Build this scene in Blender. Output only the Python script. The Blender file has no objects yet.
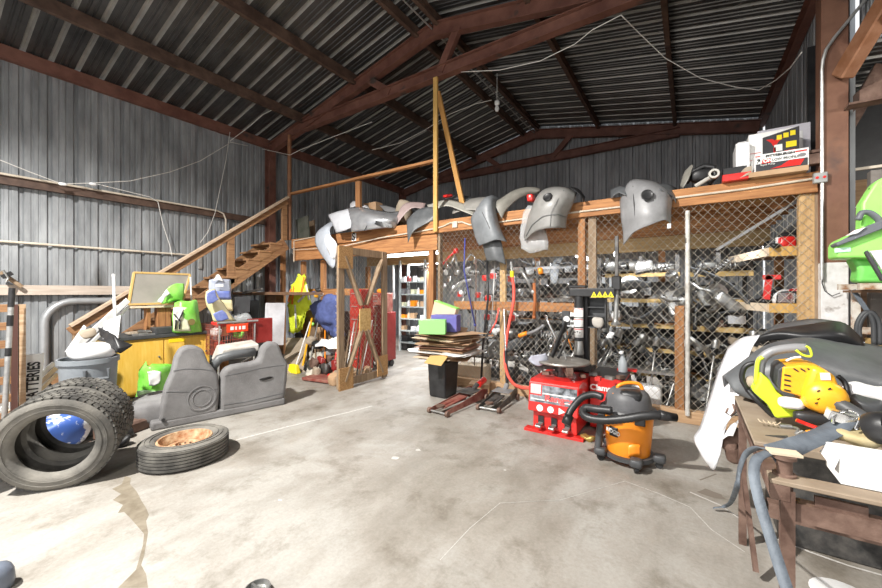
import bpy, bmesh, math, random
from mathutils import Matrix, Vector, noise, Euler
S = bpy.context.scene
COL = S.collection
PI = math.pi
R_ = math.radians
# ---------------------------------------------------------------- camera, sky, big lights, exposure
EYE = 1.5
cam_d = bpy.data.cameras.new('camera'); cam = bpy.data.objects.new('camera', cam_d); COL.objects.link(cam)
cam_d.sensor_width = 36; cam_d.lens = 371 / 882 * 36; cam_d.shift_y = -2 / 882; cam_d.clip_start = .03
cam.location = (0, 0, EYE); cam.rotation_euler = (PI / 2, 0, R_(33.87))
S.camera = cam
S.view_settings.view_transform = 'Standard'; S.view_settings.look = 'None'
S.view_settings.gamma = 1; S.view_settings.exposure = 0.55; S.view_settings.use_curve_mapping = False
W = bpy.data.worlds.new('world'); S.world = W; W.use_nodes = True
bg = W.node_tree.nodes['Background']; bg.inputs[0].default_value = (.95, .97, 1, 1); bg.inputs[1].default_value = .85
def lamp(name, kind, loc, power, color=(1, 1, 1), size=.3, sy=None, aim=None, spot=None):
    d = bpy.data.lights.new(name, kind); d.energy = power; d.color = color
    if kind == 'AREA':
        d.size = size
        if sy: d.shape = 'RECTANGLE'; d.size_y = sy
    else: d.shadow_soft_size = size
    if spot: d.spot_size = R_(spot); d.spot_blend = .4
    o = bpy.data.objects.new(name, d); COL.objects.link(o); o.location = loc
    if aim is not None: o.rotation_euler = (Vector(aim) - Vector(loc)).to_track_quat('-Z', 'Y').to_euler()
    return o
FLOOD = (-3.6, -1.5, 5.6)
lamp('flood_light_beam', 'SPOT', FLOOD, 2750, (1, .97, .92), .1, aim=(-3.3, -.7, 0), spot=148)
lamp('fill_glow', 'POINT', (-.9, -1.2, 3.2), 170, (1, .97, .93), .25)  # added fill that brightens the right side, no fixture stands here
lamp('shed_fill_glow', 'POINT', (2.7, 3.4, 3.0), 70, (1, .95, .88), .12)  # added fill to brighten the shed planks
lamp('tube_glow', 'AREA', (-4.8, 6.05, 2.16), 60, (.95, .98, 1), 1.4, .12, aim=(-4.8, 6.05, 0))
lamp('tube_glow', 'AREA', (-5.6, 7.6, 2.16), 75, (.95, .98, 1), 1.2, .1, aim=(-5.6, 7.6, 0))
lamp('tube_glow', 'AREA', (-1.9, 8.2, 2.16), 110, (.95, .98, 1), .12, 1.2, aim=(-1.9, 8.2, 0))
lamp('tube_glow', 'AREA', (-1.2, 5.5, 2.17), 26, (.95, .98, 1), 3.6, .1, aim=(-1.2, 6.2, 1))

# ---------------------------------------------------------------- pixel ray helpers: a point of the place on a plane of known position
F = (-.5573, .8303); RR = (.8303, .5573)
def ray(px, py):
    u = (px - 441) / 371; return F[0] + u * RR[0], F[1] + u * RR[1], (292 - py) / 371
def at(px, py, y): a, b, v = ray(px, py); d = y / b; return Vector((a * d, y, EYE + v * d))
def atx(px, py, x): a, b, v = ray(px, py); d = x / a; return Vector((x, b * d, EYE + v * d))
def atz(px, py, z=0): a, b, v = ray(px, py); d = (z - EYE) / v; return Vector((a * d, b * d, z))
def atd(px, py, d): a, b, v = ray(px, py); return Vector((a * d, b * d, EYE + v * d))

# ---------------------------------------------------------------- materials
MATS = {}
def mat(name, c, rough=.6, metal=0, c2=None, scale=6, stretch=None, bump=0, bscale=30, detail=4, lo=.35, hi=.65, trans=0, emit=0, alpha=1, spec=None, coords='Object', coat=0, third=None):
    if name in MATS: return MATS[name]
    m = bpy.data.materials.new(name); m.use_nodes = True; nt = m.node_tree; N = nt.nodes; L = nt.links
    p = N['Principled BSDF']; p.inputs['Base Color'].default_value = (*c, 1)
    p.inputs['Roughness'].default_value = rough; p.inputs['Metallic'].default_value = metal
    if spec is not None: p.inputs['Specular IOR Level'].default_value = spec
    if trans: p.inputs['Transmission Weight'].default_value = trans
    if coat: p.inputs['Coat Weight'].default_value = coat
    if alpha < 1: p.inputs['Alpha'].default_value = alpha
    if emit: p.inputs['Emission Color'].default_value = (*c, 1); p.inputs['Emission Strength'].default_value = emit
    tc = N.new('ShaderNodeTexCoord') if coords == 'Object' else N.new('ShaderNodeNewGeometry')
    out = tc.outputs['Object' if coords == 'Object' else 'Position']
    mp = N.new('ShaderNodeMapping'); L.new(out, mp.inputs[0])
    if stretch: mp.inputs['Scale'].default_value = stretch
    if c2 is not None:
        n = N.new('ShaderNodeTexNoise'); n.inputs['Scale'].default_value = scale; n.inputs['Detail'].default_value = detail; n.inputs['Roughness'].default_value = .6
        L.new(mp.outputs[0], n.inputs['Vector'])
        r = N.new('ShaderNodeValToRGB'); r.color_ramp.elements[0].position = lo; r.color_ramp.elements[1].position = hi
        r.color_ramp.elements[0].color = (*c, 1); r.color_ramp.elements[1].color = (*c2, 1)
        L.new(n.outputs[0], r.inputs[0]); last = r.outputs[0]
        if third is not None:
            n2 = N.new('ShaderNodeTexNoise'); n2.inputs['Scale'].default_value = third[1]; n2.inputs['Detail'].default_value = 6; L.new(mp.outputs[0], n2.inputs['Vector'])
            r2 = N.new('ShaderNodeValToRGB'); r2.color_ramp.elements[0].position = third[2]; r2.color_ramp.elements[1].position = third[2] + .1
            L.new(n2.outputs[0], r2.inputs[0])
            mx = N.new('ShaderNodeMixRGB'); L.new(r2.outputs[0], mx.inputs[0]); L.new(last, mx.inputs[1]); mx.inputs[2].default_value = (*third[0], 1); last = mx.outputs[0]
        L.new(last, p.inputs['Base Color'])
    if bump:
        n = N.new('ShaderNodeTexNoise'); n.inputs['Scale'].default_value = bscale; n.inputs['Detail'].default_value = 3
        L.new(mp.outputs[0], n.inputs['Vector'])
        b = N.new('ShaderNodeBump'); b.inputs['Strength'].default_value = min(1, bump); b.inputs['Distance'].default_value = .01
        L.new(n.outputs[0], b.inputs['Height']); L.new(b.outputs[0], p.inputs['Normal'])
    MATS[name] = m; return m
def concrete():
    m = bpy.data.materials.new('concrete'); m.use_nodes = True; nt = m.node_tree; N = nt.nodes; L = nt.links; p = N['Principled BSDF']
    g = N.new('ShaderNodeNewGeometry')
    def nz(s, det=6, rough=.6, dist=0, st=None):
        n = N.new('ShaderNodeTexNoise'); n.inputs['Scale'].default_value = s; n.inputs['Detail'].default_value = det; n.inputs['Roughness'].default_value = rough; n.inputs['Distortion'].default_value = dist
        if st:
            q = N.new('ShaderNodeMapping'); q.inputs['Scale'].default_value = st; q.inputs['Rotation'].default_value = (0, 0, .5); L.new(g.outputs['Position'], q.inputs[0]); L.new(q.outputs[0], n.inputs['Vector'])
        else: L.new(g.outputs['Position'], n.inputs['Vector'])
        return n.outputs[0]
    def ramp(src, stops):
        r = N.new('ShaderNodeValToRGB'); e = r.color_ramp.elements
        e[0].position = stops[0][0]; e[0].color = (*stops[0][1], 1); e[1].position = stops[-1][0]; e[1].color = (*stops[-1][1], 1)
        for s in stops[1:-1]: k = e.new(s[0]); k.color = (*s[1], 1)
        L.new(src, r.inputs[0]); return r.outputs[0]
    def mix(f, a, b, t='MIX'):
        x = N.new('ShaderNodeMixRGB'); x.blend_type = t
        if isinstance(f, float): x.inputs[0].default_value = f
        else: L.new(f, x.inputs[0])
        for i, v in ((1, a), (2, b)):
            if isinstance(v, tuple): x.inputs[i].default_value = (*v, 1)
            else: L.new(v, x.inputs[i])
        return x.outputs[0]
    base = ramp(nz(.7, 8, .62, .6), [(.3, (.24, .215, .18)), (.48, (.335, .31, .275)), (.6, (.41, .395, .365)), (.75, (.36, .325, .275))])
    spots = ramp(nz(2.6, 8, .7, .15), [(.34, (.62, .59, .54)), (.47, (1, 1, 1)), (.62, (1, 1, 1)), (.8, (1.1, 1.06, 1.0))])
    c = mix(.8, base, spots, 'MULTIPLY')
    streak = ramp(nz(1.6, 6, .7, 0, (2.2, .8, 1)), [(.4, (.72, .7, .67)), (.55, (1, 1, 1)), (.8, (1.1, 1.1, 1.1))])
    c = mix(.5, c, streak, 'MULTIPLY')
    fine = ramp(nz(45, 4, .7), [(.3, (.8, .79, .78)), (.7, (1.08, 1.08, 1.08))])
    c = mix(.7, c, fine, 'MULTIPLY')
    oil = ramp(nz(1.15, 4, .6, .3, (1, 1, 1)), [(.2, (.5, .46, .4)), (.3, (1, 1, 1))])
    c = mix(.9, c, oil, 'MULTIPLY')
    L.new(c, p.inputs['Base Color'])
    rr = ramp(nz(2.2), [(.3, (.45, .45, .45)), (.7, (.8, .8, .8))]); L.new(rr, p.inputs['Roughness'])
    b = N.new('ShaderNodeBump'); b.inputs['Strength'].default_value = .25; b.inputs['Distance'].default_value = .01; L.new(nz(18, 8, .7), b.inputs['Height']); L.new(b.outputs[0], p.inputs['Normal'])
    return m
M_FLOOR = concrete()
M_SIDING = mat('galvanised siding', (.18, .19, .20), .5, .35, (.40, .415, .43), 5, (1, 1, .22), .1, 60, lo=.3, hi=.7, coords='P', third=((.12, .115, .11), 2.2, .64))
M_SIDEDK = mat('weathered siding', (.20, .205, .21), .5, .35, (.38, .39, .40), 4, (1, 1, .25), .1, 60, lo=.3, hi=.7, coords='P')
M_ROOFRIB = mat('roof rib lit stripe', (.24, .24, .23), .45, .3, (.42, .41, .39), 3, (.5, 1, 1), coords='P')  # lighter than the flats: light caught by the ribs is put into the colour
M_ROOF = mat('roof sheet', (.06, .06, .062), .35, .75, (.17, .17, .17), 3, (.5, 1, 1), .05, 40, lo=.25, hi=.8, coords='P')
M_STEEL = mat('red oxide steel', (.125, .05, .036), .6, .1, (.20, .09, .065), 4, None, .2, 30, coords='P', third=((.06, .045, .04), 3, .62))
M_PURLIN = mat('brown purlin', (.06, .034, .025), .6, .1, (.13, .08, .058), 5, None, .2, 40, coords='P')
def wood(name, a, b, st=(2, 2, 14), rough=.75, third=None): return mat(name, a, rough, 0, b, 2.2, st, .25, 12, detail=7, lo=.3, hi=.7, coords='P', third=third)
M_WX = wood('pine along x', (.25, .10, .036), (.52, .25, .095), (1.2, 14, 14), third=((.12, .05, .02), 1.4, .62))
M_WY = wood('pine along y', (.19, .09, .04), (.38, .21, .10), (14, 1.2, 14), third=((.12, .06, .03), 1.4, .64))
M_WZ = wood('pine upright', (.21, .085, .03), (.44, .21, .08), (14, 14, 1.2), third=((.13, .07, .04), 1.6, .66))
M_WZY = wood('yellow stud', (.50, .28, .07), (.66, .42, .14), (14, 14, 1.2))
M_WG = wood('grey old lumber', (.19, .125, .075), (.36, .26, .17), (12, 12, 1.4))
M_WGX = wood('grey board', (.30, .24, .18), (.46, .39, .30), (1.4, 12, 12))
M_WSH = wood('shelf edge pine', (.42, .27, .08), (.62, .44, .2), (1.4, 12, 12))
M_WDK = wood('dark lumber', (.10, .055, .03), (.22, .12, .065), (3, 3, 8))
M_OSB = mat('chipboard', (.30, .155, .06), .8, 0, (.50, .30, .13), 45, None, .2, 60, detail=2)
M_GALV = mat('galvanised pipe', (.38, .38, .37), .4, .6, (.56, .56, .55), 12, None)
M_WIRE = mat('fence wire', (.42, .39, .33), .45, .5, (.58, .54, .46), 5)
M_CREAM = mat('cream conduit', (.52, .45, .36), .5, .0, (.65, .58, .48), 8)
M_CABLE = mat('white cable', (.72, .70, .66), .5)
def pl(name, c, rough=.5, v=.18, **k): return mat(name, c, rough, 0, tuple(min(1, x * (1 + v) + .01) for x in c), k.pop('scale', 7), bump=k.pop('bump', .06), bscale=60, **k)
M_WHITE = pl('white paint', (.74, .74, .74), .4)
M_BLACK = pl('black plastic', (.012, .012, .013), .42, .5)
M_DKGREY = pl('dark grey plastic', (.045, .047, .05), .5, .3)
M_BUMP_DK = pl('charcoal bumper', (.085, .09, .095), .45, .35)
M_BUMP = pl('primer grey bumper', (.20, .20, .205), .42, .25)
M_BUMP_TAN = pl('dusty grey bumper', (.27, .26, .24), .4, .25, coat=.2)
M_SILVER = mat('silver car paint', (.34, .345, .36), .25, .5, (.46, .465, .48), 5, coat=.4)
M_RED = pl('red enamel', (.62, .018, .014), .3, .12, coat=.3)
M_REDDK = pl('dark red enamel', (.22, .018, .015), .35, .3)
M_REDBR = mat('worn red steel', (.25, .05, .04), .5, .2, (.36, .17, .13), 9)
M_ORANGE = pl('orange plastic', (.92, .29, .015), .35, .05)
M_YEL = pl('yellow plastic', (.88, .42, .015), .38, .06)
M_LIME = pl('lime plastic', (.62, .80, .03), .4, .08)
M_GREEN = pl('green plastic', (.33, .82, .16), .4, .08)
M_HIVIS = pl('hi vis fabric', (.74, .86, .04), .8, .15, bump=.3)
M_HIOR = pl('orange hi vis fabric', (.9, .24, .02), .8, .15)
M_PLYD = None
M_OAKF = mat('oak frame', (.55, .36, .13), .5)
M_REFL = pl('silver reflective tape', (.6, .6, .58), .35)
M_BLUE = pl('navy cloth', (.055, .075, .20), .85, .5, bump=.3)
M_FABRIC = mat('grey upholstery', (.16, .155, .155), .85, 0, (.25, .245, .245), 3, None, .35, 90)
M_RUBBER = mat('dusty rubber', (.08, .076, .07), .85, 0, (.25, .235, .205), 3.5, None, .3, 60, lo=.35, hi=.75)
M_TREAD = mat('tread rubber', (.045, .043, .04), .85, 0, (.16, .152, .135), 5, None, .3, 60)
M_RUST = mat('flaky rust', (.32, .13, .05), .8, .1, (.62, .45, .28), 14, None, .5, 40, detail=6)
M_RUSTY = mat('rusty steel', (.10, .055, .04), .7, .3, (.24, .155, .12), 8, None, .3, 40, detail=6)
M_METAL = mat('worn steel', (.28, .28, .27), .4, .8, (.5, .5, .49), 10)
M_CHROME = mat('bright steel', (.75, .75, .75), .2, .95)
M_IRON = mat('dark iron', (.06, .06, .06), .5, .6, (.16, .15, .14), 14)
M_CARD = mat('cardboard', (.40, .25, .14), .85, 0, (.50, .33, .20), 3)
M_CARDLT = mat('pale cardboard', (.60, .48, .34), .85, 0, (.68, .56, .42), 3)
M_PAPER = pl('white print', (.82, .82, .80), .6, .05)
M_OAK = wood('honey oak veneer', (.72, .42, .05), (.82, .54, .12), (14, 14, 1.6), .4)
M_TUBE = mat('lit tube', (.96, .98, 1), emit=9)
M_CLEAR = mat('clear film', (.6, .62, .63), .2, 0, alpha=.38)
M_GLASSY = mat('mirror glass', (.36, .34, .30), .22, .35, (.46, .43, .38), 2.5)
M_HOSE_RED = pl('red rubber hose', (.80, .10, .07), .45)
M_STRAP = mat('blue grey webbing', (.085, .10, .12), .7, 0, (.155, .18, .21), 8, None, .25, 120)
M_TEAL = pl('purple card', (.13, .12, .38), .7)
M_YLAB = pl('safety yellow', (.9, .72, .01), .5, .05)
M_TAN = mat('tan panel', (.33, .27, .20), .7, 0, (.42, .35, .27), 4)
M_DIRT = mat('damp stain', (.17, .14, .10), .6, 0, (.27, .235, .18), 9, None, .2, 30, coords='P')
M_CRACK = mat('crack dirt', (.20, .17, .14), .9, coords='P')
M_SCRAPE = mat('chalky scrape', (.62, .60, .57), .8, 0, (.45, .43, .40), 30, coords='P')

# ---------------------------------------------------------------- mesh builder
WM = {}
class MB:
    def __init__(s): s.v = []; s.f = []; s.mi = []; s.mats = []; s.cur = 0; s.T = Matrix()
    def use(s, m):
        if m not in s.mats: s.mats.append(m)
        s.cur = s.mats.index(m); return s
    def add(s, vs, fs, T=None):
        T = s.T @ T if T is not None else s.T
        b = len(s.v); s.v += [T @ Vector(v) for v in vs]; s.f += [tuple(i + b for i in f) for f in fs]; s.mi += [s.cur] * len(fs); return s
    def box(s, c, d, T=None, taper=1):
        x, y, z = d[0] / 2, d[1] / 2, d[2] / 2; t = taper
        vs = [(-x, -y, -z), (x, -y, -z), (x, y, -z), (-x, y, -z), (-x * t, -y * t, z), (x * t, -y * t, z), (x * t, y * t, z), (-x * t, y * t, z)]
        q = Matrix.Translation(c); q = q @ T if T is not None else q
        return s.add(vs, [(3, 2, 1, 0), (4, 5, 6, 7), (0, 1, 5, 4), (1, 2, 6, 5), (2, 3, 7, 6), (3, 0, 4, 7)], q)
    def frame(s, p1, p2, up=(0, 0, 1)):
        p1 = Vector(p1); p2 = Vector(p2); z = (p2 - p1).normalized(); u = Vector(up)
        if abs(z.dot(u)) > .98: u = Vector((0, 1, 0)) if abs(z.y) < .9 else Vector((1, 0, 0))
        x = u.cross(z).normalized(); y = z.cross(x)
        return Matrix(((x.x, y.x, z.x, p1.x), (x.y, y.y, z.y, p1.y), (x.z, y.z, z.z, p1.z), (0, 0, 0, 1))), (p2 - p1).length
    def extr(s, sec, p1, p2, up=(0, 0, 1), closed=True):   # section (x across, y towards up) swept p1 -> p2
        T, l = s.frame(p1, p2, up); n = len(sec)
        vs = [(x, y, 0) for x, y in sec] + [(x, y, l) for x, y in sec]
        fs = [(i, (i + 1) % n, (i + 1) % n + n, i + n) for i in range(n if closed else n - 1)]
        if closed: fs += [tuple(range(n))[::-1], tuple(range(n, 2 * n))]
        return s.add(vs, fs, T)
    def beam(s, p1, p2, w, h, up=(0, 0, 1)):
        return s.extr([(-w / 2, -h / 2), (w / 2, -h / 2), (w / 2, h / 2), (-w / 2, h / 2)], p1, p2, up)
    def chan(s, p1, p2, w, h, t=.012, up=(0, 0, 1), flip=1):  # C section
        w2, h2 = w / 2, h / 2
        sec = [(-w2, -h2), (w2, -h2), (w2, -h2 + t), (-w2 + t, -h2 + t), (-w2 + t, h2 - t), (w2, h2 - t), (w2, h2), (-w2, h2)]
        return s.extr([(x * flip, y) for x, y in sec], p1, p2, up)
    def ib(s, p1, p2, w, h, t=.014, up=(0, 0, 1)):
        a, b, c = w / 2, h / 2, t / 2
        return s.extr([(-a, -b), (a, -b), (a, -b + t), (c, -b + t), (c, b - t), (a, b - t), (a, b), (-a, b), (-a, b - t), (-c, b - t), (-c, -b + t), (-a, -b + t)], p1, p2, up)
    def tube(s, pts, r, n=8, closed=False, flat=1):
        pts = [Vector(p) for p in pts]; k = len(pts); rs = r if isinstance(r, (list, tuple)) else [r] * k
        t0 = (pts[1] - pts[0]).normalized(); u = Vector((0, 0, 1)) if abs(t0.z) < .9 else Vector((1, 0, 0)); nrm = (u - t0 * u.dot(t0)).normalized()
        vs = []; fs = []
        for i, p in enumerate(pts):
            if closed: t = (pts[(i + 1) % k] - pts[i - 1]).normalized()
            else: t = (pts[min(i + 1, k - 1)] - pts[max(i - 1, 0)]).normalized()
            nrm = (nrm - t * nrm.dot(t)); nrm = nrm.normalized() if nrm.length > 1e-6 else t.orthogonal().normalized()
            b = t.cross(nrm)
            for j in range(n):
                a = 2 * PI * j / n; vs.append(p + nrm * math.cos(a) * rs[i] + b * math.sin(a) * rs[i] * flat)
        for i in range(k if closed else k - 1):
            for j in range(n):
                a, b_ = i * n + j, i * n + (j + 1) % n; c, d = ((i + 1) % k) * n + (j + 1) % n, ((i + 1) % k) * n + j; fs.append((a, b_, c, d))
        if not closed: fs += [tuple(range(n))[::-1], tuple(range((k - 1) * n, k * n))]
        return s.add(vs, fs)
    def strap(s, pts, w, side, t=.003):
        sd = Vector(side).normalized(); pts = [Vector(p) for p in pts]; vs = []; fs = []
        for i, p in enumerate(pts):
            tg = (pts[min(i + 1, len(pts) - 1)] - pts[max(i - 1, 0)]).normalized(); x = (sd - tg * sd.dot(tg)).normalized(); nn = x.cross(tg)
            for a, b in ((-1, -1), (1, -1), (1, 1), (-1, 1)): vs.append(p + x * a * w / 2 + nn * b * t / 2)
        for i in range(len(pts) - 1):
            for j in range(4): fs.append((i * 4 + j, i * 4 + (j + 1) % 4, i * 4 + 4 + (j + 1) % 4, i * 4 + 4 + j))
        fs += [(3, 2, 1, 0), tuple(range(len(vs) - 4, len(vs)))]
        return s.add(vs, fs)
    def lathe(s, prof, n=24, T=None, a0=0, a1=2 * PI, cap=True):
        full = abs(a1 - a0 - 2 * PI) < 1e-6; m = n if full else n + 1; vs = []; fs = []
        for r, z in prof:
            for j in range(m):
                a = a0 + (a1 - a0) * j / n; vs.append((r * math.cos(a), r * math.sin(a), z))
        for i in range(len(prof) - 1):
            for j in range(n): fs.append((i * m + j, i * m + (j + 1) % m, (i + 1) * m + (j + 1) % m, (i + 1) * m + j))
        if full and cap:
            if prof[0][0] > 1e-5 and prof[0] != prof[-1]: fs.append(tuple(range(m))[::-1])
            if prof[-1][0] > 1e-5 and prof[0] != prof[-1]: fs.append(tuple(range((len(prof) - 1) * m, len(prof) * m)))
        return s.add(vs, fs, T)
    def cyl(s, p1, p2, r, n=14, r2=None):
        T, l = s.frame(p1, p2); return s.lathe([(r, 0), (r if r2 is None else r2, l)], n, T)
    def prism(s, poly, h, T=None, z0=0):
        n = len(poly); vs = [(x, y, z0) for x, y in poly] + [(x, y, z0 + h) for x, y in poly]
        return s.add(vs, [(i, (i + 1) % n, (i + 1) % n + n, i + n) for i in range(n)] + [tuple(range(n))[::-1], tuple(range(n, 2 * n))], T)
    def surf(s, rows, su=5, sv=5, T=None, noisy=0, nscale=5):
        def cr(a, b, c, d, t): return .5 * ((2 * b) + (c - a) * t + (2 * a - 5 * b + 4 * c - d) * t * t + (3 * b - a - 3 * c + d) * t ** 3)
        def dens(pts, k):
            o = []; n = len(pts)
            for i in range(n - 1):
                a = pts[i - 1] if i else pts[0] * 2 - pts[1]; d = pts[i + 2] if i + 2 < n else pts[-1] * 2 - pts[-2]
                for j in range(k): o.append(cr(a, pts[i], pts[i + 1], d, j / k))
            return o + [pts[-1]]
        g = [dens([Vector(p) for p in r], su) for r in rows]; cols = [dens([g[i][j] for i in range(len(g))], sv) for j in range(len(g[0]))]
        nu, nv = len(cols), len(cols[0]); vs = []
        for c in cols:
            for p in c:
                if noisy: p = p + noise.noise_vector(p * nscale) * noisy
                vs.append(p)
        return s.add(vs, [(i * nv + j, (i + 1) * nv + j, (i + 1) * nv + j + 1, i * nv + j + 1) for i in range(nu - 1) for j in range(nv - 1)], T)
    def blob(s, c, d, e=.5, n=10, lump=0, ls=3, T=None, seed=0):   # rounded box with lumps
        q = Matrix.Translation(c); q = q @ T if T is not None else q
        vs = []; fs = []; m = 2 * n
        def sg(x, p): return math.copysign(abs(x) ** p, x)
        for i in range(n + 1):
            ph = -PI / 2 + PI * i / n
            for j in range(m):
                th = 2 * PI * j / m
                x = sg(math.cos(ph), e) * sg(math.cos(th), e); y = sg(math.cos(ph), e) * sg(math.sin(th), e); z = sg(math.sin(ph), e)
                v = Vector((x * d[0] / 2, y * d[1] / 2, z * d[2] / 2))
                if lump: v += noise.noise_vector(v * ls + Vector((seed * 7.3, seed, 3))) * lump
                vs.append(v)
        for i in range(n):
            for j in range(m): fs.append((i * m + j, i * m + (j + 1) % m, (i + 1) * m + (j + 1) % m, (i + 1) * m + j))
        return s.add(vs, fs, q)
    def build(s, name, m=None, parent=None, bev=0, smooth=False, solid=0, sub=0, tag=None, segs=1):
        me = bpy.data.meshes.new(name); vs = s.v
        if parent is not None:
            inv = WM[parent.name].inverted(); vs = [inv @ v for v in vs]
        me.from_pydata([tuple(v) for v in vs], [], s.f)
        ms = s.mats if s.mats else [m]
        for x in ms: me.materials.append(x)
        if s.mats: me.polygons.foreach_set('material_index', s.mi)
        bm = bmesh.new(); bm.from_mesh(me)
        if solid or smooth: bmesh.ops.remove_doubles(bm, verts=bm.verts, dist=1e-5)
        bmesh.ops.recalc_face_normals(bm, faces=bm.faces); bm.to_mesh(me); bm.free()
        if smooth:
            me.polygons.foreach_set('use_smooth', [True] * len(me.polygons))
            if smooth != 'all': me.set_sharp_from_angle(angle=R_(38 if smooth is True else smooth))
        o = bpy.data.objects.new(name, me); COL.objects.link(o)
        if parent is not None: o.parent = parent; WM[o.name] = WM[parent.name]
        else: WM[o.name] = Matrix()
        if solid: q = o.modifiers.new('s', 'SOLIDIFY'); q.thickness = solid; q.offset = 0
        if sub: q = o.modifiers.new('u', 'SUBSURF'); q.levels = sub; q.render_levels = sub
        if bev: q = o.modifiers.new('b', 'BEVEL'); q.width = bev; q.segments = segs; q.limit_method = 'ANGLE'
        return o
def tag(o, label, cat, group=None, kind=None):
    o['label'] = label; o['category'] = cat
    if group: o['group'] = group
    if kind: o['kind'] = kind
    return o
def thing(name, label, cat, loc=(0, 0, 0), rz=0, group=None, rot=None):
    o = bpy.data.objects.new(name, None); COL.objects.link(o); o.empty_display_size = .1
    e = rot if rot is not None else Euler((0, 0, rz)); M = Matrix.Translation(loc) @ e.to_matrix().to_4x4()
    o.location = loc; o.rotation_euler = e; WM[o.name] = M
    return tag(o, label, cat, group)
def struct(o): o['kind'] = 'structure'; return o
def dup(root, M, label=None, group=None):
    r = root.copy(); COL.objects.link(r); r.matrix_basis = M; WM[r.name] = M.copy()
    if label: r['label'] = label
    if group: r['group'] = group
    for ch in list(root.children):
        c = ch.copy(); COL.objects.link(c); c.parent = r
        for g in ch.children:
            d = g.copy(); COL.objects.link(d); d.parent = c
    return r
def move(root, M): root.matrix_basis = M; WM[root.name] = M.copy(); return root
def text(body, size, M, m, parent, name='lettering', align='CENTER', bold=0, sx=1):
    c = bpy.data.curves.new(name, 'FONT'); c.body = body; c.size = size; c.extrude = .0008; c.align_x = align; c.align_y = 'CENTER'; c.offset = bold
    tmp = bpy.data.objects.new(name, c); COL.objects.link(tmp); dg = bpy.context.evaluated_depsgraph_get(); dg.update()
    me = bpy.data.meshes.new_from_object(tmp.evaluated_get(dg)); bpy.data.objects.remove(tmp); me.materials.clear(); me.materials.append(m)
    o = bpy.data.objects.new(name, me); COL.objects.link(o); o.parent = parent
    o.matrix_basis = WM[parent.name].inverted() @ M @ Matrix.Diagonal((sx, 1, 1, 1)); return o
def facing(p, right, up):   # matrix whose X = right, Y = up, Z = right x up
    r = Vector(right).normalized(); u = Vector(up); u = (u - r * u.dot(r)).normalized(); z = r.cross(u)
    return Matrix(((r.x, u.x, z.x, p[0]), (r.y, u.y, z.y, p[1]), (r.z, u.z, z.z, p[2]), (0, 0, 0, 1)))
def TR(loc=(0, 0, 0), rx=0, ry=0, rz=0, s=1): return Matrix.Translation(loc) @ Euler((rx, ry, rz)).to_matrix().to_4x4() @ Matrix.Scale(s, 4)
def one(mb, name, m, label, cat, group=None, **k):   # a thing that is one mesh, its origin moved to its base
    o = mb.build(name, m, **k); vs = [v.co for v in o.data.vertices]
    c = Vector((sum(v.x for v in vs) / len(vs), sum(v.y for v in vs) / len(vs), min(v.z for v in vs)))
    o.data.transform(Matrix.Translation(-c)); o.location = c; WM[o.name] = Matrix.Translation(c); return tag(o, label, cat, group)
rnd = random.Random(7)
# ================================================================ THE BUILDING
XL, XR, YB, YF = -8.5, 1.3, 10.2, -5.0        # left wall, right wall, back wall, open front
ZE, XRG, ZR = 5.05, -3.6, 6.06                 # eave height, ridge x, ridge height
SL = (ZR - ZE) / (XRG - XL)
def roofz(x): return ZE + SL * (x - XL) if x < XRG else ZR - SL * (x - XRG)
fm = MB(); fm.box((-2, 3, -.05), (26, 24, .1)); struct(fm.build('floor', M_FLOOR))
def ribline(l, per=.305, big=.042, small=.012):   # (along, height) profile of a ribbed sheet
    o = []; k = int(l / per) + 1
    for i in range(k):
        a = i * per
        o += [(a, 0), (a + .018, big), (a + .05, big), (a + .068, 0), (a + .132, 0), (a + .14, small), (a + .158, small), (a + .166, 0), (a + .21, 0), (a + .218, small), (a + .236, small), (a + .244, 0)]
    return [q for q in o if q[0] <= l]
def sheet(name, m, org, along, across, out, l, w):
    b = MB(); o, a, c, n = Vector(org), Vector(along), Vector(across), Vector(out); pr = ribline(l)
    vs = []
    for t, h in pr: p = o + a * t + n * h; vs += [p, p + c * w]
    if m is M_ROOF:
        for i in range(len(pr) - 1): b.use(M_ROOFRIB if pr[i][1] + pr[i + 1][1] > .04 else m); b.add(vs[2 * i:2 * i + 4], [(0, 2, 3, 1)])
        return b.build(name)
    return b.add(vs, [(2 * i, 2 * i + 2, 2 * i + 3, 2 * i + 1) for i in range(len(pr) - 1)]).build(name, m)
struct(sheet('wall_left', M_SIDING, (XL, YF, 0), (0, 1, 0), (0, 0, 1), (-1, 0, 0), YB - YF, ZE))
# back wall: gable of ribs cut to the roof line
b = MB(); pr = ribline(XR - XL); vs = []
for t, h in pr: x = XL + t; vs += [(x, YB + h, 0), (x, YB + h, roofz(x) + .13)]
b.add(vs, [(2 * i, 2 * i + 2, 2 * i + 3, 2 * i + 1) for i in range(len(pr) - 1)]); struct(b.build('wall_back', M_SIDEDK))
struct(sheet('wall_right', M_SIDING, (XR, 5.25, 0), (0, 1, 0), (0, 0, 1), (1, 0, 0), YB - 5.25, ZE))
o = sheet('wall_right_upper', M_SIDING, (XR + .05, -5, 3.75), (0, 1, 0), (0, 0, 1), (1, 0, 0), 10.2, ZE - 3.75); struct(o)
sl = Vector((XRG - XL, 0, ZR - ZE)); 
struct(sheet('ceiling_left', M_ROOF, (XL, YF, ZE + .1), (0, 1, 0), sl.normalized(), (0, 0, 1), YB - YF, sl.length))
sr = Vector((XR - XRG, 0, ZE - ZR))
struct(sheet('ceiling_right', M_ROOF, (XRG, YF, ZR + .1), (0, 1, 0), sr.normalized(), (0, 0, 1), YB - YF, sr.length))
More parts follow.
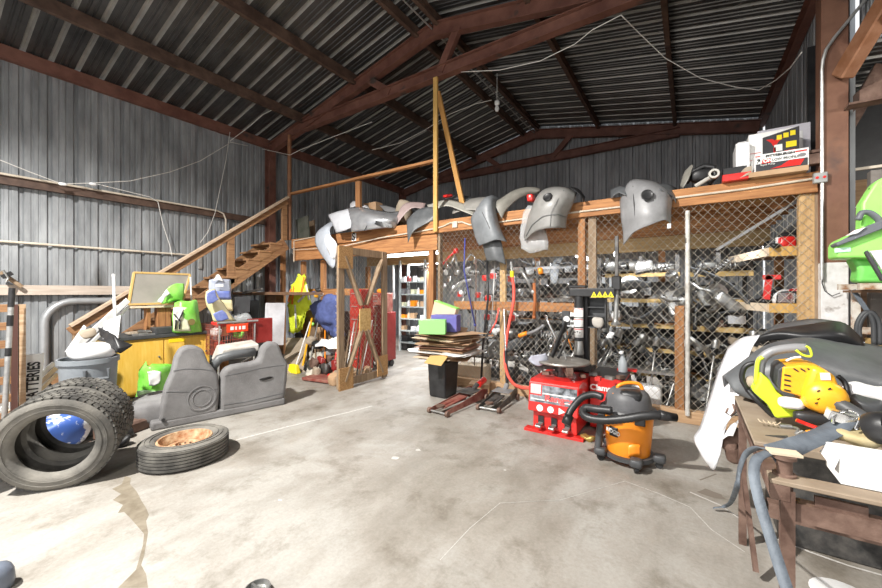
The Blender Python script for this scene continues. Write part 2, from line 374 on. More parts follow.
# purlins run the length of the building
for x, lab in ((-7.12, 'first roof purlin up from the left wall'), (-5.48, 'second roof purlin up from the left wall'), (-3.93, 'roof purlin just left of the ridge conduit'), (-3.5, 'roof purlin just right of the ridge conduit'), (-1.93, 'brown roof purlin on the right slope nearer the ridge'), (-.287, 'brown roof purlin on the right slope nearer the right wall')):
    b = MB(); z = roofz(x); b.chan((x, YF, z), (x, YB, z), .07, .19 if x < -4 else .16, .008, flip=1 if x < XRG else -1)
    tag(b.build('roof_purlin', M_PURLIN), lab, 'roof beam', 'roof purlins', 'structure')
for x, lab in ((XL + .06, 'eave beam along the top of the left wall'), (XR - .06, 'eave beam along the top of the right wall')):
    b = MB(); b.chan((x, YF, ZE), (x, YB, ZE), .1, .2, .01); tag(b.build('eave_beam', M_STEEL), lab, 'beam', None, 'structure')
b = MB(); b.tube([(-3.62, YF, ZR - .12), (-3.62, YB - .1, ZR - .12)], .012); tag(b.build('ridge_conduit', M_GALV), 'thin pale conduit running under the ridge', 'conduit')
# steel trusses
def truss(y, lab, webs):
    t = thing('roof_truss', lab, 'roof truss', (XRG, y, 0)); t['kind'] = 'structure'
    for x in (XL + .1, XR - .1):
        b = MB(); b.ib((x, y, ZE - .12), (XRG, y, ZR - .16), .12, .24, .014, up=(0, 0, 1)); b.build('rafter', M_STEEL, t)
    b = MB(); zc = 5.15; b.ib((-7.05, y - .01, zc), (-.2, y - .01, zc), .13, .2, .016, up=(0, 0, 1)); b.build('bottom_chord', M_STEEL, t)
    for x1, x2 in webs:
        b = MB(); b.beam((x1, y, roofz(x1) - .2), (x2, y, zc), .09, .13); b.build('web', M_STEEL, t)
    return t
truss(5.12, 'near red oxide roof truss above the timber loft', ((-5.1, -4.55), (-3.1, -3.45)))
truss(10.05, 'far roof truss against the back gable wall', ((-5.1, -4.6), (-2.6, -3.1)))
truss(-2.2, 'roof truss behind the camera', ((-5.1, -4.55), (-3.1, -3.45)))
for (x, y, z, lab) in ((XL + .12, 5.12, ZE - .05, 'rusty steel column on the left wall behind the stairs'), (XL + .12, 10.05, ZE - .05, 'steel column in the far left corner'), (XL + .12, -2.2, ZE - .05, 'steel column on the left wall behind the camera')):
    b = MB(); b.ib((x, y, 0), (x, y, z), .16, .2, .014, up=(1, 0, 0)); tag(b.build('steel_column', M_STEEL), lab, 'column', None, 'structure')
t = thing('steel_column', 'broad red brown steel column at the right end of the loft, white below', 'column', (1.14, 5.1, 0)); t['kind'] = 'structure'
b = MB(); b.box((1.14, 5.1, (1.78 + 5.0) / 2), (.185, .2, 5.0 - 1.78)); b.build('shaft', mat('brown column steel', (.16, .072, .045), .6, .1, (.24, .12, .075), 4, None, .15, 30, coords='P', third=((.1, .06, .05), 3, .6)), t, bev=.006)
b = MB(); b.box((1.14, 5.1, .89), (.185, .2, 1.78)); b.build('painted_foot', mat('peeled white paint', (.62, .60, .58), .6, 0, (.80, .80, .80), 9, third=((.2, .15, .12), 7, .6), coords='P'), t, bev=.006)
# wall girts, conduits and rails on the left wall
def wallrun(name, pts, r, m, lab, cat='conduit', box=None):
    b = MB(); b.tube(pts, r) if not box else b.beam(pts[0], pts[-1], *box)
    return tag(b.build(name, m, smooth=not box), lab, cat)
g = MB(); g.beam((XL + .07, -3, atx(0, 180, XL + .07).z), (XL + .07, 5.0, atx(200, 213, XL).z + .02), .07, .13); tag(g.build('wall_girt', M_PURLIN), 'upper steel girt across the left wall', 'wall beam', None, 'structure')
zg = atx(60, 190, XL + .13).z
wallrun('wall_conduit', [(XL + .14, -3, zg + .1), (XL + .14, 3.9, zg + .1), (XL + .14, 4.03, zg + .06), (XL + .14, 4.08, zg - .06), (XL + .14, 4.08, zg - .5)], .018, M_CREAM, 'cream conduit along the upper girt bending down by the stairs')
z2 = atx(0, 241, XL + .05).z
wallrun('wall_conduit', [(XL + .04, -3, z2), (XL + .04, 3.55, z2)], .018, M_CREAM, 'thin cream conduit halfway up the left wall')
b = MB(); b.box((XL + .02, 3.62, z2 - .12), (.05, .07, .3)); one(b, 'switch_box', M_GALV, 'small grey switch box where the wall conduit ends', 'switch box', bev=.004)
b = MB(); z3 = 1.53; b.beam((XL + .09, -2.5, z3), (XL + .09, 2.6, z3), .06, .15); tag(b.build('wall_girt', wood('plank girt', (.40, .33, .27), (.58, .50, .43), (14, 1, 14))), 'long pale wooden girt at eye height on the left wall', 'wall beam', None, 'structure')
b = MB(); b.tube([atx(0, 272, -8.3), atx(22, 287, -8.3)], .03); one(b, 'wooden_pole', M_WG, 'short wooden pole sloping above the girt at the far left', 'pole', smooth=True)
# big bent grey conduit pipe
p = [(XL + .1, 1.36, .02)] + [(XL + .1, 1.36, 1.0)] + [(XL + .1, 1.36 + .35 * (1 - math.cos(a)), 1.0 + .35 * math.sin(a)) for a in [PI / 2 * i / 8 for i in range(1, 9)]] + [(XL + .1, 2.6, 1.35)]
b = MB(); b.tube(p, .055, 12); one(b, 'bent_pipe', mat('grey pipe', (.33, .34, .35), .4, .4, (.42, .43, .44), 5), 'fat grey pipe rising up the left wall and bending right', 'pipe', smooth=True)

# ================================================================ LOFT
t = thing('storage_loft', 'long timber storage loft on posts with car bumpers piled along its edge', 'loft', (-3.1, 5.2, 0)); LOFT = t
ZD = 2.68
b = MB(); b.box(((-7.45 + 1.04) / 2, 5.08, ZD - .1), (8.49, .045, .2)); b.build('edge_beam', M_WX, t, bev=.004)
b = MB(); b.box(((-7.45 - 3.5) / 2, 5.12, ZD - .34), (3.95, .045, .27)); b.build('header_beam', M_WX, t, bev=.004)
b = MB()
for i in range(18):
    y = 5.2 + i * .275; b.box((-3.2, y, ZD - .012), (8.5, .27, .022))
b.build('deck', M_WX, t)
for i in range(12):
    y = 5.36 + i * .4; b = MB(); b.box((-3.2, y, ZD - .125), (8.4, .045, .2)); b.build('joist', M_WX, t)
for (y, z, m) in ((7.4, 2.33, M_WX),):
    b = MB(); b.box((-3.2, y, z), (8.4, .09, .24)); b.build('girder', wood('pale girder', (.36, .23, .10), (.52, .36, .17), (1.2, 14, 14)), t, bev=.004)
posts = [(432, .1, .09, 0, ZD - .2, M_WZ), (440, .045, .09, 0, ZD - .2, M_WG), (582, .095, .09, 0, ZD - .2, M_WZ), (592.5, .1, .06, 0, ZD - .2, M_WG), (806, .12, .09, 0, ZD - .2, wood('amber post', (.42, .25, .1), (.6, .4, .2), (14, 14, 1.2))), (816.5, .05, .09, 0, ZD - .2, M_WG)]
for px, w, dpt, z0, z1, m in posts:
    c = at(px, 300, 5.14); b = MB(); b.box((c.x, 5.15, (z0 + z1) / 2), (w, dpt, z1 - z0)); b.build('post', m, t, bev=.004)
for px, z0, z1 in ((283, 0, ZD), (303.5, 0, 2.2), (323.5, 0, 2.2), (257, 0, 1.5)):
    c = at(px, 300, 5.3); b = MB(); b.box((c.x, 5.3, (z0 + z1) / 2), (.1, .09, z1 - z0)); b.build('post', M_WZ, t, bev=.004)
for x in (-7.4, -5.4, -2.6, -.4, 1.1):
    b = MB(); b.box((x, 7.4, 1.1), (.1, .1, 2.2)); b.build('post', M_WZ, t)
b = MB(); b.box((-6.3, 5.28, 1.5), (2.3, .045, .14)); b.build('mid_rail', M_WX, t, bev=.003)
b = MB(); b.box((-6.3, 5.33, .55), (2.2, .03, 1.1)); b.build('low_panel', wood('low plywood', (.16, .1, .06), (.27, .18, .11), (8, 8, 2)), t)
# loft guard rail
t = thing('loft_railing', 'wooden guard rail along the left part of the loft edge', 'railing', (-5.5, 5.1, ZD))
b = MB(); b.beam(at(291, 194, 5.12), at(435, 161, 5.12), .09, .045, up=(0, 0, 1)); b.build('top_rail', M_WX, t, bev=.003)
c = at(358.5, 200, 5.12); b = MB(); b.box((c.x, 5.12, (ZD + 3.66) / 2), (.12, .06, 3.66 - ZD)); b.build('post', M_WZ, t, bev=.003)
b = MB(); c = at(289.5, 200, 5.08); b.cyl((c.x, 5.08, ZD + .0), (c.x, 5.08, 5.06), .045, 14); one(b, 'steel_post', mat('rust brown pipe', (.22, .10, .05), .6, .2, (.33, .16, .08), 6), 'rust brown pipe from the loft corner up to the roof truss', 'post', smooth=True)
b = MB(); c = at(435, 200, 5.0); b.box((c.x, 5.02, (2.5 + 5.02) / 2), (.075, .045, 2.54)); one(b, 'timber_stud', M_WZY, 'tall straight yellow stud from the loft edge to the truss chord', 'timber', bev=.003)
b = MB(); b.beam(at(438, 92, 5.3), at(463, 206, 5.45), .085, .045, up=(0, 1, 0)); one(b, 'timber_stud', wood('amber stud', (.5, .24, .06), (.62, .34, .11), (9, 9, 1.2)), 'leaning amber stud beside the tall straight stud', 'timber', bev=.003)

# ================================================================ STAIRS along the left wall
t = thing('staircase', 'open wooden staircase climbing along the left wall to the loft', 'staircase', (-7.9, 1.5, 0))
SX, y0, y1 = -7.5, 1.5, 4.95; n = 14
tw = XL + .14
def spt(f): return (y0 + (y1 - y0) * f, ZD * f)
for x in (SX, XL + .25):
    b = MB(); ya, za = y0, 0; 
    b.beam((x, y0 - .05, .02), (x, y1, ZD - .1), .045, .26, up=(0, 0, 1)); b.build('stringer', M_WY, t, bev=.003)
for i in range(1, n):
    y, z = spt(i / n); b = MB(); b.box(((SX + XL + .25) / 2 + .02, y, z + .06), (SX - XL - .2, .27, .04)); b.build('tread', M_WY, t, bev=.004)
    if i > 8:
        b = MB(); b.prism([(-.14, -.16), (.13, -.02), (.13, .04), (-.14, .04)], .05, facing((SX - .02, y, z), (0, 1, 0), (0, 0, 1))); b.build('tread_block', M_WY, t)
def hr(px, py): return atx(px, py, SX + .05)
a, c = hr(70, 326), hr(288, 197)
b = MB(); b.beam(a, c, .09, .045); b.build('handrail', wood('worn rail', (.42, .30, .2), (.6, .47, .35), (9, 1.4, 9)), t, bev=.003)
b = MB(); b.beam(a - Vector((0.03, 0, .09)), c - Vector((0.03, 0, .09)), .035, .13); b.build('handrail_board', M_WY, t, bev=.003)
for px, top, bot, w in ((232, 231, 288, .13), (78, 323, 352, .1), (285.5, 200, 240, .12)):
    p1, p2 = hr(px, top), hr(px, bot); b = MB(); b.box((p1.x - .05, p1.y, (p1.z + p2.z) / 2), (.06, w, p1.z - p2.z)); b.build('post', M_WY if w > .11 else M_WG, t, bev=.003)
b = MB(); b.box((SX + .02, 3.62, .75), (.1, .12, 1.5)); b.build('post', M_WZ, t)

# ================================================================ CHAIN LINK
def chain(b, x0, x1, z0, z1, P, r=.0021, pitch=.085, hp=.1):
    # two families of straight diagonals clipped to a rectangle; P(u, z, side) -> 3D
    for sgn in (1, -1):
        u = x0 - (z1 - z0) * pitch / hp if sgn > 0 else x0
        end = x1 if sgn > 0 else x1 + (z1 - z0) * pitch / hp
        while u < end:
            k = sgn * pitch / hp                      # du/dz
            za, zb = z0, z1; ua, ub = u, u + k * (z1 - z0)
            if ua < x0: za = z0 + (x0 - u) / k; ua = x0
            if ua > x1: za = z0 + (x1 - u) / k; ua = x1
            if ub > x1: zb = z0 + (x1 - u) / k; ub = x1
            if ub < x0: zb = z0 + (x0 - u) / k; ub = x0
            if zb - za > .02: b.tube([P(ua, za, sgn), P(ub, zb, sgn)], r, 4)
            u += pitch
t = thing('chain_link_fence', 'rusty chain-link fence closing the parts cage under the loft', 'fence', (-1.2, 5.06, 0)); FENCE = t
b = MB(); chain(b, -3.5, 1.0, .1, ZD - .2, lambda u, z, s: (u, 5.085 + s * .003, z)); b.build('wire_mesh', M_WIRE, t)
b = MB(); b.box((-1.25, 5.13, .07), (4.6, .12, .14)); b.build('bottom_board', wood('bottom sill', (.35, .2, .1), (.55, .37, .22), (1.4, 12, 12)), t, bev=.004)
xa, xb = at(455, 300, 5.13).x, at(575, 300, 5.13).x
b = MB(); b.box(((xa + xb) / 2, 5.12, 1.29), (xb - xa, .05, .13)); b.build('middle_rail', M_WX, t, bev=.004)
c = at(503, 300, 5.12); b = MB(); b.box((c.x, 5.13, 1.0), (.09, .05, 1.95)); b.build('post', wood('scuffed post', (.40, .24, .1), (.6, .42, .22), (14, 14, 1.2)), t, bev=.003)
c = at(679.5, 380, 5.12); b = MB(); b.box((c.x, 5.13, .67), (.095, .05, 1.34)); b.build('post', M_WZ, t, bev=.003)
c = at(687.5, 300, 5.03); b = MB(); b.cyl((c.x, 5.05, .1), (c.x, 5.05, 2.42), .024); b.build('pipe_post', mat('flaking pipe', (.42, .40, .36), .6, .3, (.7, .68, .64), 14), t, smooth=True)
# ================================================================ GATE
GX = -4.42
t = thing('chain_link_gate', 'open timber framed chain-link gate with X brace', 'gate', (GX, 4.9, 0))
ya, yb, zt = 3.78, 4.86, 2.17
for y in (ya + .06, yb - .05):
    b = MB(); b.box((GX, y, zt / 2 + .02), (.045, .12, zt)); b.build('stile', M_WG, t, bev=.004)
for z in (.1, zt - .03): b = MB(); b.box((GX - .02, (ya + yb) / 2, z), (.045, yb - ya - .02, .12)); b.build('rail', M_WG, t, bev=.004)
for s in (1, -1):
    for h in (0, 1):
        yc = (ya + yb) / 2; b = MB(); e = (GX + .005, ya + .12 if s * (1 if h else -1) > 0 else yb - .12, .12 if not h else zt - .12)
        b.beam(e, (GX + .005, yc + (.05 if e[1] > yc else -.05), 1.09 + (.2 if h else -.2)), .04, .09, up=(1, 0, 0)); b.build('brace', M_WG, t, bev=.003)
b = MB(); b.box((GX + .035, (ya + yb) / 2, 1.05), (.02, .24, .36)); b.build('centre_plate', mat('yellowed chipboard', (.45, .27, .09), .8, 0, (.65, .45, .2), 30), t)
for y, z, w, h in ((ya + .14, .17, .28, .34), (yb - .13, .24, .25, .34), (ya + .13, zt - .14, .28, .34)):
    b = MB(); b.box((GX + .035, y, z), (.02, w, h)); b.build('corner_plate', M_OSB, t)
b = MB(); chain(b, ya, yb, .1, zt, lambda u, z, s: (GX - .05 + s * .003, u, z), .0018); b.build('wire_mesh', M_WIRE, t)
# ================================================================ LOFT EDGE CARGO
def P(px, py, y=4.98): return at(px, py, y)
def G(pts): return [[at(*q) for q in r] for r in pts]     # rows of (px, py, y)
def shell(name, rows, m, label, cat, thick=.006, group=None, noisy=.002, su=5, sv=5, extra=None, ns=6):
    t = thing(name, label, cat, sum((at(*r[0]) for r in rows), Vector()) / len(rows), group=group)
    b = MB(); b.surf(G(rows), su, sv, noisy=noisy, nscale=ns); b.build('cover', m, t, smooth='all', solid=thick)
    if extra: extra(t)
    return t
def ring_at(b, c, nrm, r, d, m1=None, n=20, hole=.7):
    T, _ = b.frame(c, Vector(c) + Vector(nrm)); b.lathe([(r, -.004), (r, .008), (r * .9, .012), (r * .82, .009), (r * hole, .005), (0, .005)], n, T, cap=False)
# grey bumper with one round hole, hanging in front of the post (right)
def ex(t):
    c = at(647, 195, 4.715); b = MB(); ring_at(b, c, (.25, -1, .18), .062, .035); b.build('fog_light_hole', M_BLACK, t, smooth=True)
    b = MB(); b.tube([at(633, 186, 4.86), at(634, 205, 4.765), at(635, 218, 4.765), at(636, 227, 4.775)], .004, 6); b.build('seam', M_BLACK, t)
    b = MB(); b.surf(G([[(611, 199, 5.0), (618, 193, 4.9), (626, 196, 4.85)], [(610, 190, 5.15), (620, 186, 5.05), (628, 188, 4.95)]]), 4, 4); b.build('side_flap', M_BUMP_DK, t, smooth='all', solid=.006)
    b = MB(); b.surf(G([[(660, 190, 4.8), (672, 196, 4.95), (676, 203, 5.0)], [(658, 184, 5.0), (668, 184, 5.1), (676, 188, 5.2)]]), 4, 4); b.build('side_flap', M_BUMP_DK, t, smooth='all', solid=.006)
    b = MB(); b.box(at(669, 226, 4.77), (.035, .01, .05)); b.build('sticker', M_WHITE, t)
shell('bumper_cover', [[(621, 198, 5.2), (630, 181, 5.2), (648, 180, 5.2), (664, 186, 5.2), (671, 192, 5.3)],
                       [(620, 202, 4.96), (630, 185, 4.9), (648, 185, 4.85), (664, 190, 4.88), (672, 199, 4.98)],
                       [(621, 217, 4.9), (632, 210, 4.79), (650, 208, 4.73), (665, 206, 4.79), (671, 211, 4.93)],
                       [(623, 232, 4.88), (633, 226, 4.78), (650, 221, 4.73), (665, 216, 4.79), (671, 221, 4.92)],
                       [(623.5, 245, 4.87), (633, 233, 4.78), (650, 225, 4.74), (665, 220, 4.79), (671, 225, 4.92)]],
      M_BUMP, 'grey bumper cover with round hole hanging over the loft right of the twin posts', 'car bumper', .008, extra=ex)
def ex(t):
    c = at(547.5, 197, 4.70); b = MB(); ring_at(b, c, (-.15, -1, .45), .06, .035); b.build('fog_light_hole', M_BLACK, t, smooth=True)
    b = MB(); b.tube([at(564, 190, 4.77), at(556, 203, 4.68), at(551, 213, 4.68), at(550, 227, 4.69)], .003, 6); b.build('seam', M_BUMP_DK, t)
    b = MB(); b.tube([at(526, 236, 4.82), at(532, 225, 4.73), at(543, 216, 4.68), at(556, 214, 4.69), at(566, 217, 4.86)], .004, 6); b.build('seam', M_BUMP_DK, t)
    b = MB(); b.surf(G([[(574, 189, 4.85), (582, 197, 4.9), (584, 202, 5.)], [(568, 187, 5.1), (578, 189, 5.1), (585, 197, 5.15)]]), 4, 4); b.build('inner_bracket', M_BLACK, t, smooth='all', solid=.01)
shell('bumper_cover', [[(532, 208, 5.2), (541, 192, 5.2), (553, 187, 5.2), (566, 188, 5.2), (577, 193, 5.2)],
                       [(529, 214, 4.95), (538, 196, 4.84), (551, 190, 4.8), (565, 190, 4.8), (576, 196, 4.92)],
                       [(526, 227, 4.88), (534, 210, 4.76), (546, 203, 4.70), (560, 202, 4.72), (571, 208, 4.9)],
                       [(524, 236, 4.87), (532, 224, 4.75), (543, 216, 4.70), (556, 214, 4.72), (567, 217, 4.9)],
                       [(525, 241, 4.87), (533, 233, 4.76), (543, 229, 4.71), (555, 228, 4.72), (566, 228, 4.9)]],
      pl('dusty grey cover', (.205, .2, .19), .42, .2), 'pale dusty bumper cover with a round hole, draped over the middle of the loft edge', 'car bumper', .008, extra=ex)
shell('plastic_liner', [[(524, 212, 4.97), (530, 206, 4.94), (538, 208, 4.93), (544, 214, 4.96)], [(520, 232, 4.94), (529, 232, 4.9), (540, 230, 4.91), (546, 230, 4.95)], [(521, 248, 4.95), (530, 253, 4.91), (542, 250, 4.92), (549, 251, 4.96)]],
      M_CLEAR, 'translucent plastic liner hanging below the pale dusty bumper cover', 'plastic liner', .003, noisy=.03, ns=9)
b = MB(); b.blob(at(531, 198, 5.05), (.09, .12, .1), .35, lump=.01); one(b, 'tail_light', M_RED, 'small red tail light wedged behind the pale dusty bumper cover', 'tail light', smooth='all')
# charcoal bumper end hanging, dark inner piece below
def ex(t):
    b = MB(); b.tube([at(482, 212, 4.755), at(487, 222, 4.735), at(490, 229, 4.74)], .004, 6); b.build('crease', M_BLACK, t)
shell('bumper_cover', [[(486, 197, 5.3), (492, 195, 5.3), (497, 197, 5.3), (502, 200, 5.3)], [(474, 213, 4.93), (483, 200, 4.85), (491, 200, 4.86), (496, 208, 4.98)], [(471, 221, 4.86), (481, 216, 4.76), (491, 217, 4.77), (500, 227, 4.92)],
                       [(476, 239, 4.86), (485, 237, 4.76), (495, 234, 4.76), (505, 238, 4.9)], [(479, 246, 4.86), (487, 243, 4.77), (496, 240, 4.77), (507, 242, 4.9)]],
      pl('slate bumper', (.155, .165, .175), .45, .3), 'slate grey bumper end drooping over the fence left of the pale dusty one', 'car bumper', .008, extra=ex)
shell('wheel_liner', [[(482, 242, 4.90), (490, 240, 4.86), (501, 240, 4.93)], [(485, 254, 4.92), (493, 252, 4.86), (504, 254, 4.93)], [(487, 261, 4.93), (496, 261, 4.88), (506, 265, 4.94)]],
      M_BUMP_DK, 'dark wheel liner sticking out below the slate grey bumper end', 'wheel liner', .006)
shell('bumper_cover', [[(489, 206, 5.05), (500, 199, 5.1), (515, 190, 5.25), (530, 187, 5.4), (541, 189, 5.5)], [(495, 207, 4.95), (503, 202, 5.0), (516, 194, 5.15), (530, 190, 5.3), (540, 191, 5.4)], [(502, 219, 4.97), (506, 211, 5.02), (517, 200, 5.15), (528, 195, 5.3), (538, 193, 5.4)]],
      pl('olive grey bumper', (.2, .19, .165), .5, .3), 'arched grey bumper strip lying on the loft behind the slate grey one', 'car bumper', .008)
shell('bumper_cover', [[(459, 203, 5.6), (470, 199, 5.6), (484, 197, 5.6), (496, 199, 5.6)], [(455, 207, 5.4), (468, 203, 5.4), (482, 202, 5.4), (496, 204, 5.4)], [(452, 214, 5.3), (466, 210, 5.3), (480, 211, 5.3), (492, 212, 5.3)]],
      M_BUMP_TAN, 'low dusty bumper piece behind the slate grey drooping end', 'car bumper', .008)
for i, (rows, m, lab, nm, cat) in enumerate([
    ([[(427, 205, 5.3), (445, 200, 5.35), (462, 203, 5.4), (476, 211, 5.4)], [(430, 212, 5.15), (446, 206, 5.2), (462, 211, 5.25), (474, 216, 5.25)]], pl('beige trim', (.36, .35, .31), .5), 'long beige trim panel lying right of the tall yellow stud', 'trim_panel', 'car panel'),
    ([[(444, 197, 5.7), (460, 195, 5.7), (476, 199, 5.7), (484, 203, 5.7)], [(446, 200, 5.5), (460, 199, 5.5), (474, 203, 5.5), (482, 207, 5.5)]], M_BUMP_DK, 'dark curved panel on top of the beige trim panel', 'trim_panel', 'car panel'),
    ([[(407, 220, 5.0), (417, 210, 5.1), (430, 207, 5.15), (438, 209, 5.2)], [(407, 227, 4.93), (415, 220, 4.97), (426, 218, 5.05), (437, 213, 5.1)], [(408, 243, 4.90), (413, 232, 4.9), (424, 225, 5.0), (436, 219, 5.1)]], M_BUMP_DK, 'charcoal bumper corner with its tip pointing down left of the tall stud', 'bumper_cover', 'car bumper'),
    ([[(397, 217, 5.1), (402, 206, 5.2), (411, 202, 5.3), (426, 203, 5.4)], [(397, 224, 5.05), (406, 213, 5.15), (413, 208, 5.2), (424, 209, 5.3)]], pl('pinkish fender', (.33, .25, .24), .5), 'dusty pinkish fender arch between the silver bumper and the charcoal corner', 'fender', 'car panel'),
    ([[(396, 227, 5.5), (406, 224, 5.5), (416, 222, 5.5)], [(398, 216, 5.7), (407, 212, 5.7), (418, 211, 5.7)]], M_BLACK, 'black inner liner lying inside the pinkish fender arch', 'wheel_liner', 'wheel liner')]):
    shell(nm, rows, m, lab, cat)
b = MB(); b.blob(at(404, 206, 5.5) + Vector((0, 0, -.1)), (.3, .25, .5), .8, lump=.06, ls=6); one(b, 'burlap_sack', M_TAN, 'brown burlap bundle on the loft behind the pinkish fender arch', 'sack', smooth='all')
b = MB(); b.box(at(372, 213, 5.5) + Vector((0, 0, -.06)), (.4, .2, .5)); one(b, 'cardboard_box', M_CARD, 'cardboard box on the loft behind the silver bumper', 'box', bev=.004)
b = MB(); b.blob(at(448, 196, 5.45), (.18, .08, .05), .5); one(b, 'tail_light', M_RED, 'flat red lamp on the dark curved panel by the leaning stud', 'tail light', smooth='all')
# silver bumper lying on the loft with mirrored highlights, and the drooping end left
def ex(t):
    b = MB(); b.surf(G([[(371, 220, 4.79), (382, 222, 4.83), (392, 225, 4.9)], [(374, 224, 4.80), (384, 227, 4.83), (392, 228, 4.9)]]), 4, 3); b.build('grille_slot', M_BLACK, t, solid=.01)
    b = MB(); b.tube([at(364, 231, 4.75), at(368, 224, 4.77)], .006, 6); b.build('tow_clip', M_BLACK, t)
shell('bumper_cover', [[(346, 208, 5.0), (360, 207, 5.0), (375, 210, 5.05), (390, 212, 5.15), (399, 211, 5.25)], [(349, 214, 4.84), (360, 213, 4.8), (374, 215, 4.84), (390, 218, 4.93), (398, 218, 5.1)],
                       [(351, 222, 4.78), (361, 221, 4.74), (375, 221, 4.8), (388, 223, 4.9), (397, 224, 5.05)], [(351, 232, 4.8), (361, 231, 4.77), (375, 229, 4.82), (386, 228, 4.92), (395, 228, 5.05)]],
      M_SILVER, 'shiny silver bumper cover lying on the left part of the loft edge', 'car bumper', .008, extra=ex)
shell('fender', [[(328, 215, 4.95), (336, 212, 4.9), (348, 209, 4.88)], [(333, 225, 4.84), (341, 223, 4.78), (351, 221, 4.78)], [(336, 233, 4.84), (343, 231, 4.77), (351, 228, 4.78)]], pl('bright silver', (.52, .53, .56), .35, .12), 'pale silver bumper corner between the drooping fender and the shiny bumper', 'car bumper', .008)
def ex(t):
    b = MB(); b.surf(G([[(320, 237, 4.83), (326, 235, 4.80), (329, 234, 4.80)], [(328, 251, 4.81), (333, 249, 4.77), (337, 245, 4.79)], [(332, 260, 4.83), (335, 258, 4.79), (335, 263, 4.83)]]), 4, 4); b.build('raised_strip', M_WHITE, t, smooth='all', solid=.006)
shell('fender', [[(335, 219, 5.2), (337, 220, 5.2), (339, 222, 5.2)], [(319, 230, 4.88), (325, 228, 4.83), (330, 229, 4.84)], [(315, 240, 4.86), (322, 242, 4.81), (333, 243, 4.83)], [(319, 251, 4.86), (326, 253, 4.81), (337, 249, 4.83)], [(331, 268, 4.85), (333, 268, 4.82), (335, 266, 4.84)]],
      pl('bluish silver', (.40, .43, .48), .35, .2), 'silver blue fender drooping to a point below the loft edge', 'car panel', .008, extra=ex)
shell('trim_panel', [[(350, 204, 5.3), (355, 201, 5.3), (368, 206, 5.3)], [(350, 208, 5.15), (358, 206, 5.15), (370, 209, 5.2)]], pl('light silver', (.6, .6, .62), .35), 'narrow light silver flap standing behind the shiny silver bumper', 'car panel')
shell('trim_panel', [[(379, 205, 5.5), (388, 206, 5.5), (398, 209, 5.5)], [(385, 211, 5.35), (392, 213, 5.35), (400, 216, 5.35)]], M_BUMP, 'grey leaf shaped panel behind the right end of the shiny silver bumper', 'car panel')
for px0, px1, y0_, y1_, yy, lab in ((297, 309, 201, 241, 5.4, 'dark green board leaning on the loft by the stairs'), (306, 315, 201, 240, 5.8, 'narrow streaked grey board leaning beside the dark green one')):
    a, c = at(px0, y1_, yy), at(px1, y0_, yy); b = MB(); b.box(((a.x + c.x) / 2, yy, ZD + .28), (c.x - a.x, .03, .56), Matrix.Rotation(R_(-7), 4, 'Y')); one(b, 'leaning_board', mat('greenish board', (.06, .07, .05), .7, 0, (.12, .12, .1), 5) if px0 == 297 else M_WG, lab, 'board')
# S sticker on the beam
t = thing('house_letter', 'white sticker with a black letter S on the loft beam', 'sticker', at(354, 237, 5.05))
b = MB(); b.box(at(354, 237, 5.05), (.12, .006, .15)); b.build('plate', M_PAPER, t); text('S', .2, facing(at(353.5, 237, 5.044), (1, 0, 0), (0, 0, 1)), M_BLACK, t, bold=.004)
# parts pile and jack boxes at the right end
RB = thing('parts_heap', 'black plastic car parts bundle beside the boxes on the loft', 'car parts', (at(700, 180, 5.2).x, 5.2, ZD))
b = MB(); b.surf(G([[(680, 186, 5.1), (684, 173, 5.15), (692, 164, 5.2)], [(683, 188, 5.05), (689, 178, 5.05), (693, 166, 5.15)]]), 5, 4); b.build('liner_fin', pl('olive grey bumper', (.2, .19, .165)), RB, smooth='all', solid=.006)
b = MB(); b.tube([at(686, 183, 5.15), at(692, 172, 5.15), at(704, 166, 5.15), at(714, 167, 5.15), at(716, 176, 5.15), at(708, 184, 5.15)], .03, 8); b.build('hose', M_BLACK, RB, smooth='all')
b = MB(); b.blob(at(702, 176, 5.2), (.22, .2, .15), .6, lump=.04, ls=9); b.build('housing', M_BLACK, RB, smooth='all')
b = MB(); q = at(714, 174, 5.03); b.lathe([(.03, -.03), (.05, -.03), (.055, 0), (.05, .03), (.03, .03), (.03, -.03)], 16, facing(q, (1, 0, .2), (0, 0, 1))); b.tube([q + Vector((-.04, .02, -.03)), q + Vector((-.17, .03, -.1))], .022); b.build('flange', mat('cast alloy', (.5, .48, .44), .5, .3), RB, smooth=True)
b = MB(); q = at(731, 172, 5.04); b.box((q.x + .03, q.y + .03, q.z - .01), (.2, .12, .1)); o = one(b, 'carton', M_BLACK, 'small dark printed carton half hidden left of the long jack box', 'box', bev=.003)
BXN = thing('cardboard_flap', 'torn red and tan carton lying at the front left of the jack box', 'box', (at(733, 182, 5.02).x, 5.02, ZD))
b = MB(); a = at(722, 184, 5.02); c = at(751, 178, 5.0); b.box(((a.x + c.x) / 2, 5.03, ZD + .035), (c.x - a.x, .12, .07)); b.build('body', M_RED, BXN, bev=.003)
b = MB(); b.surf(G([[(738, 176, 5.0), (745, 168, 5.0), (752, 166, 5.0)], [(740, 178, 4.97), (748, 175, 4.96), (752, 173, 4.97)]]), 4, 3); b.build('flap', M_TAN, BXN, solid=.004)
def facebox(name, label, pxl, pxr, zt_, zb_, y, depth, m, parts=None, tilt=0):
    a, c = at(pxl, 170, y), at(pxr, 170, y); t = thing(name, label, 'box', ((a.x + c.x) / 2, y, zb_))
    b = MB(); b.box(((a.x + c.x) / 2, y + depth / 2, (zt_ + zb_) / 2), (c.x - a.x, depth, zt_ - zb_)); b.build('carton', m, t, bev=.003)
    return t, a.x, c.x
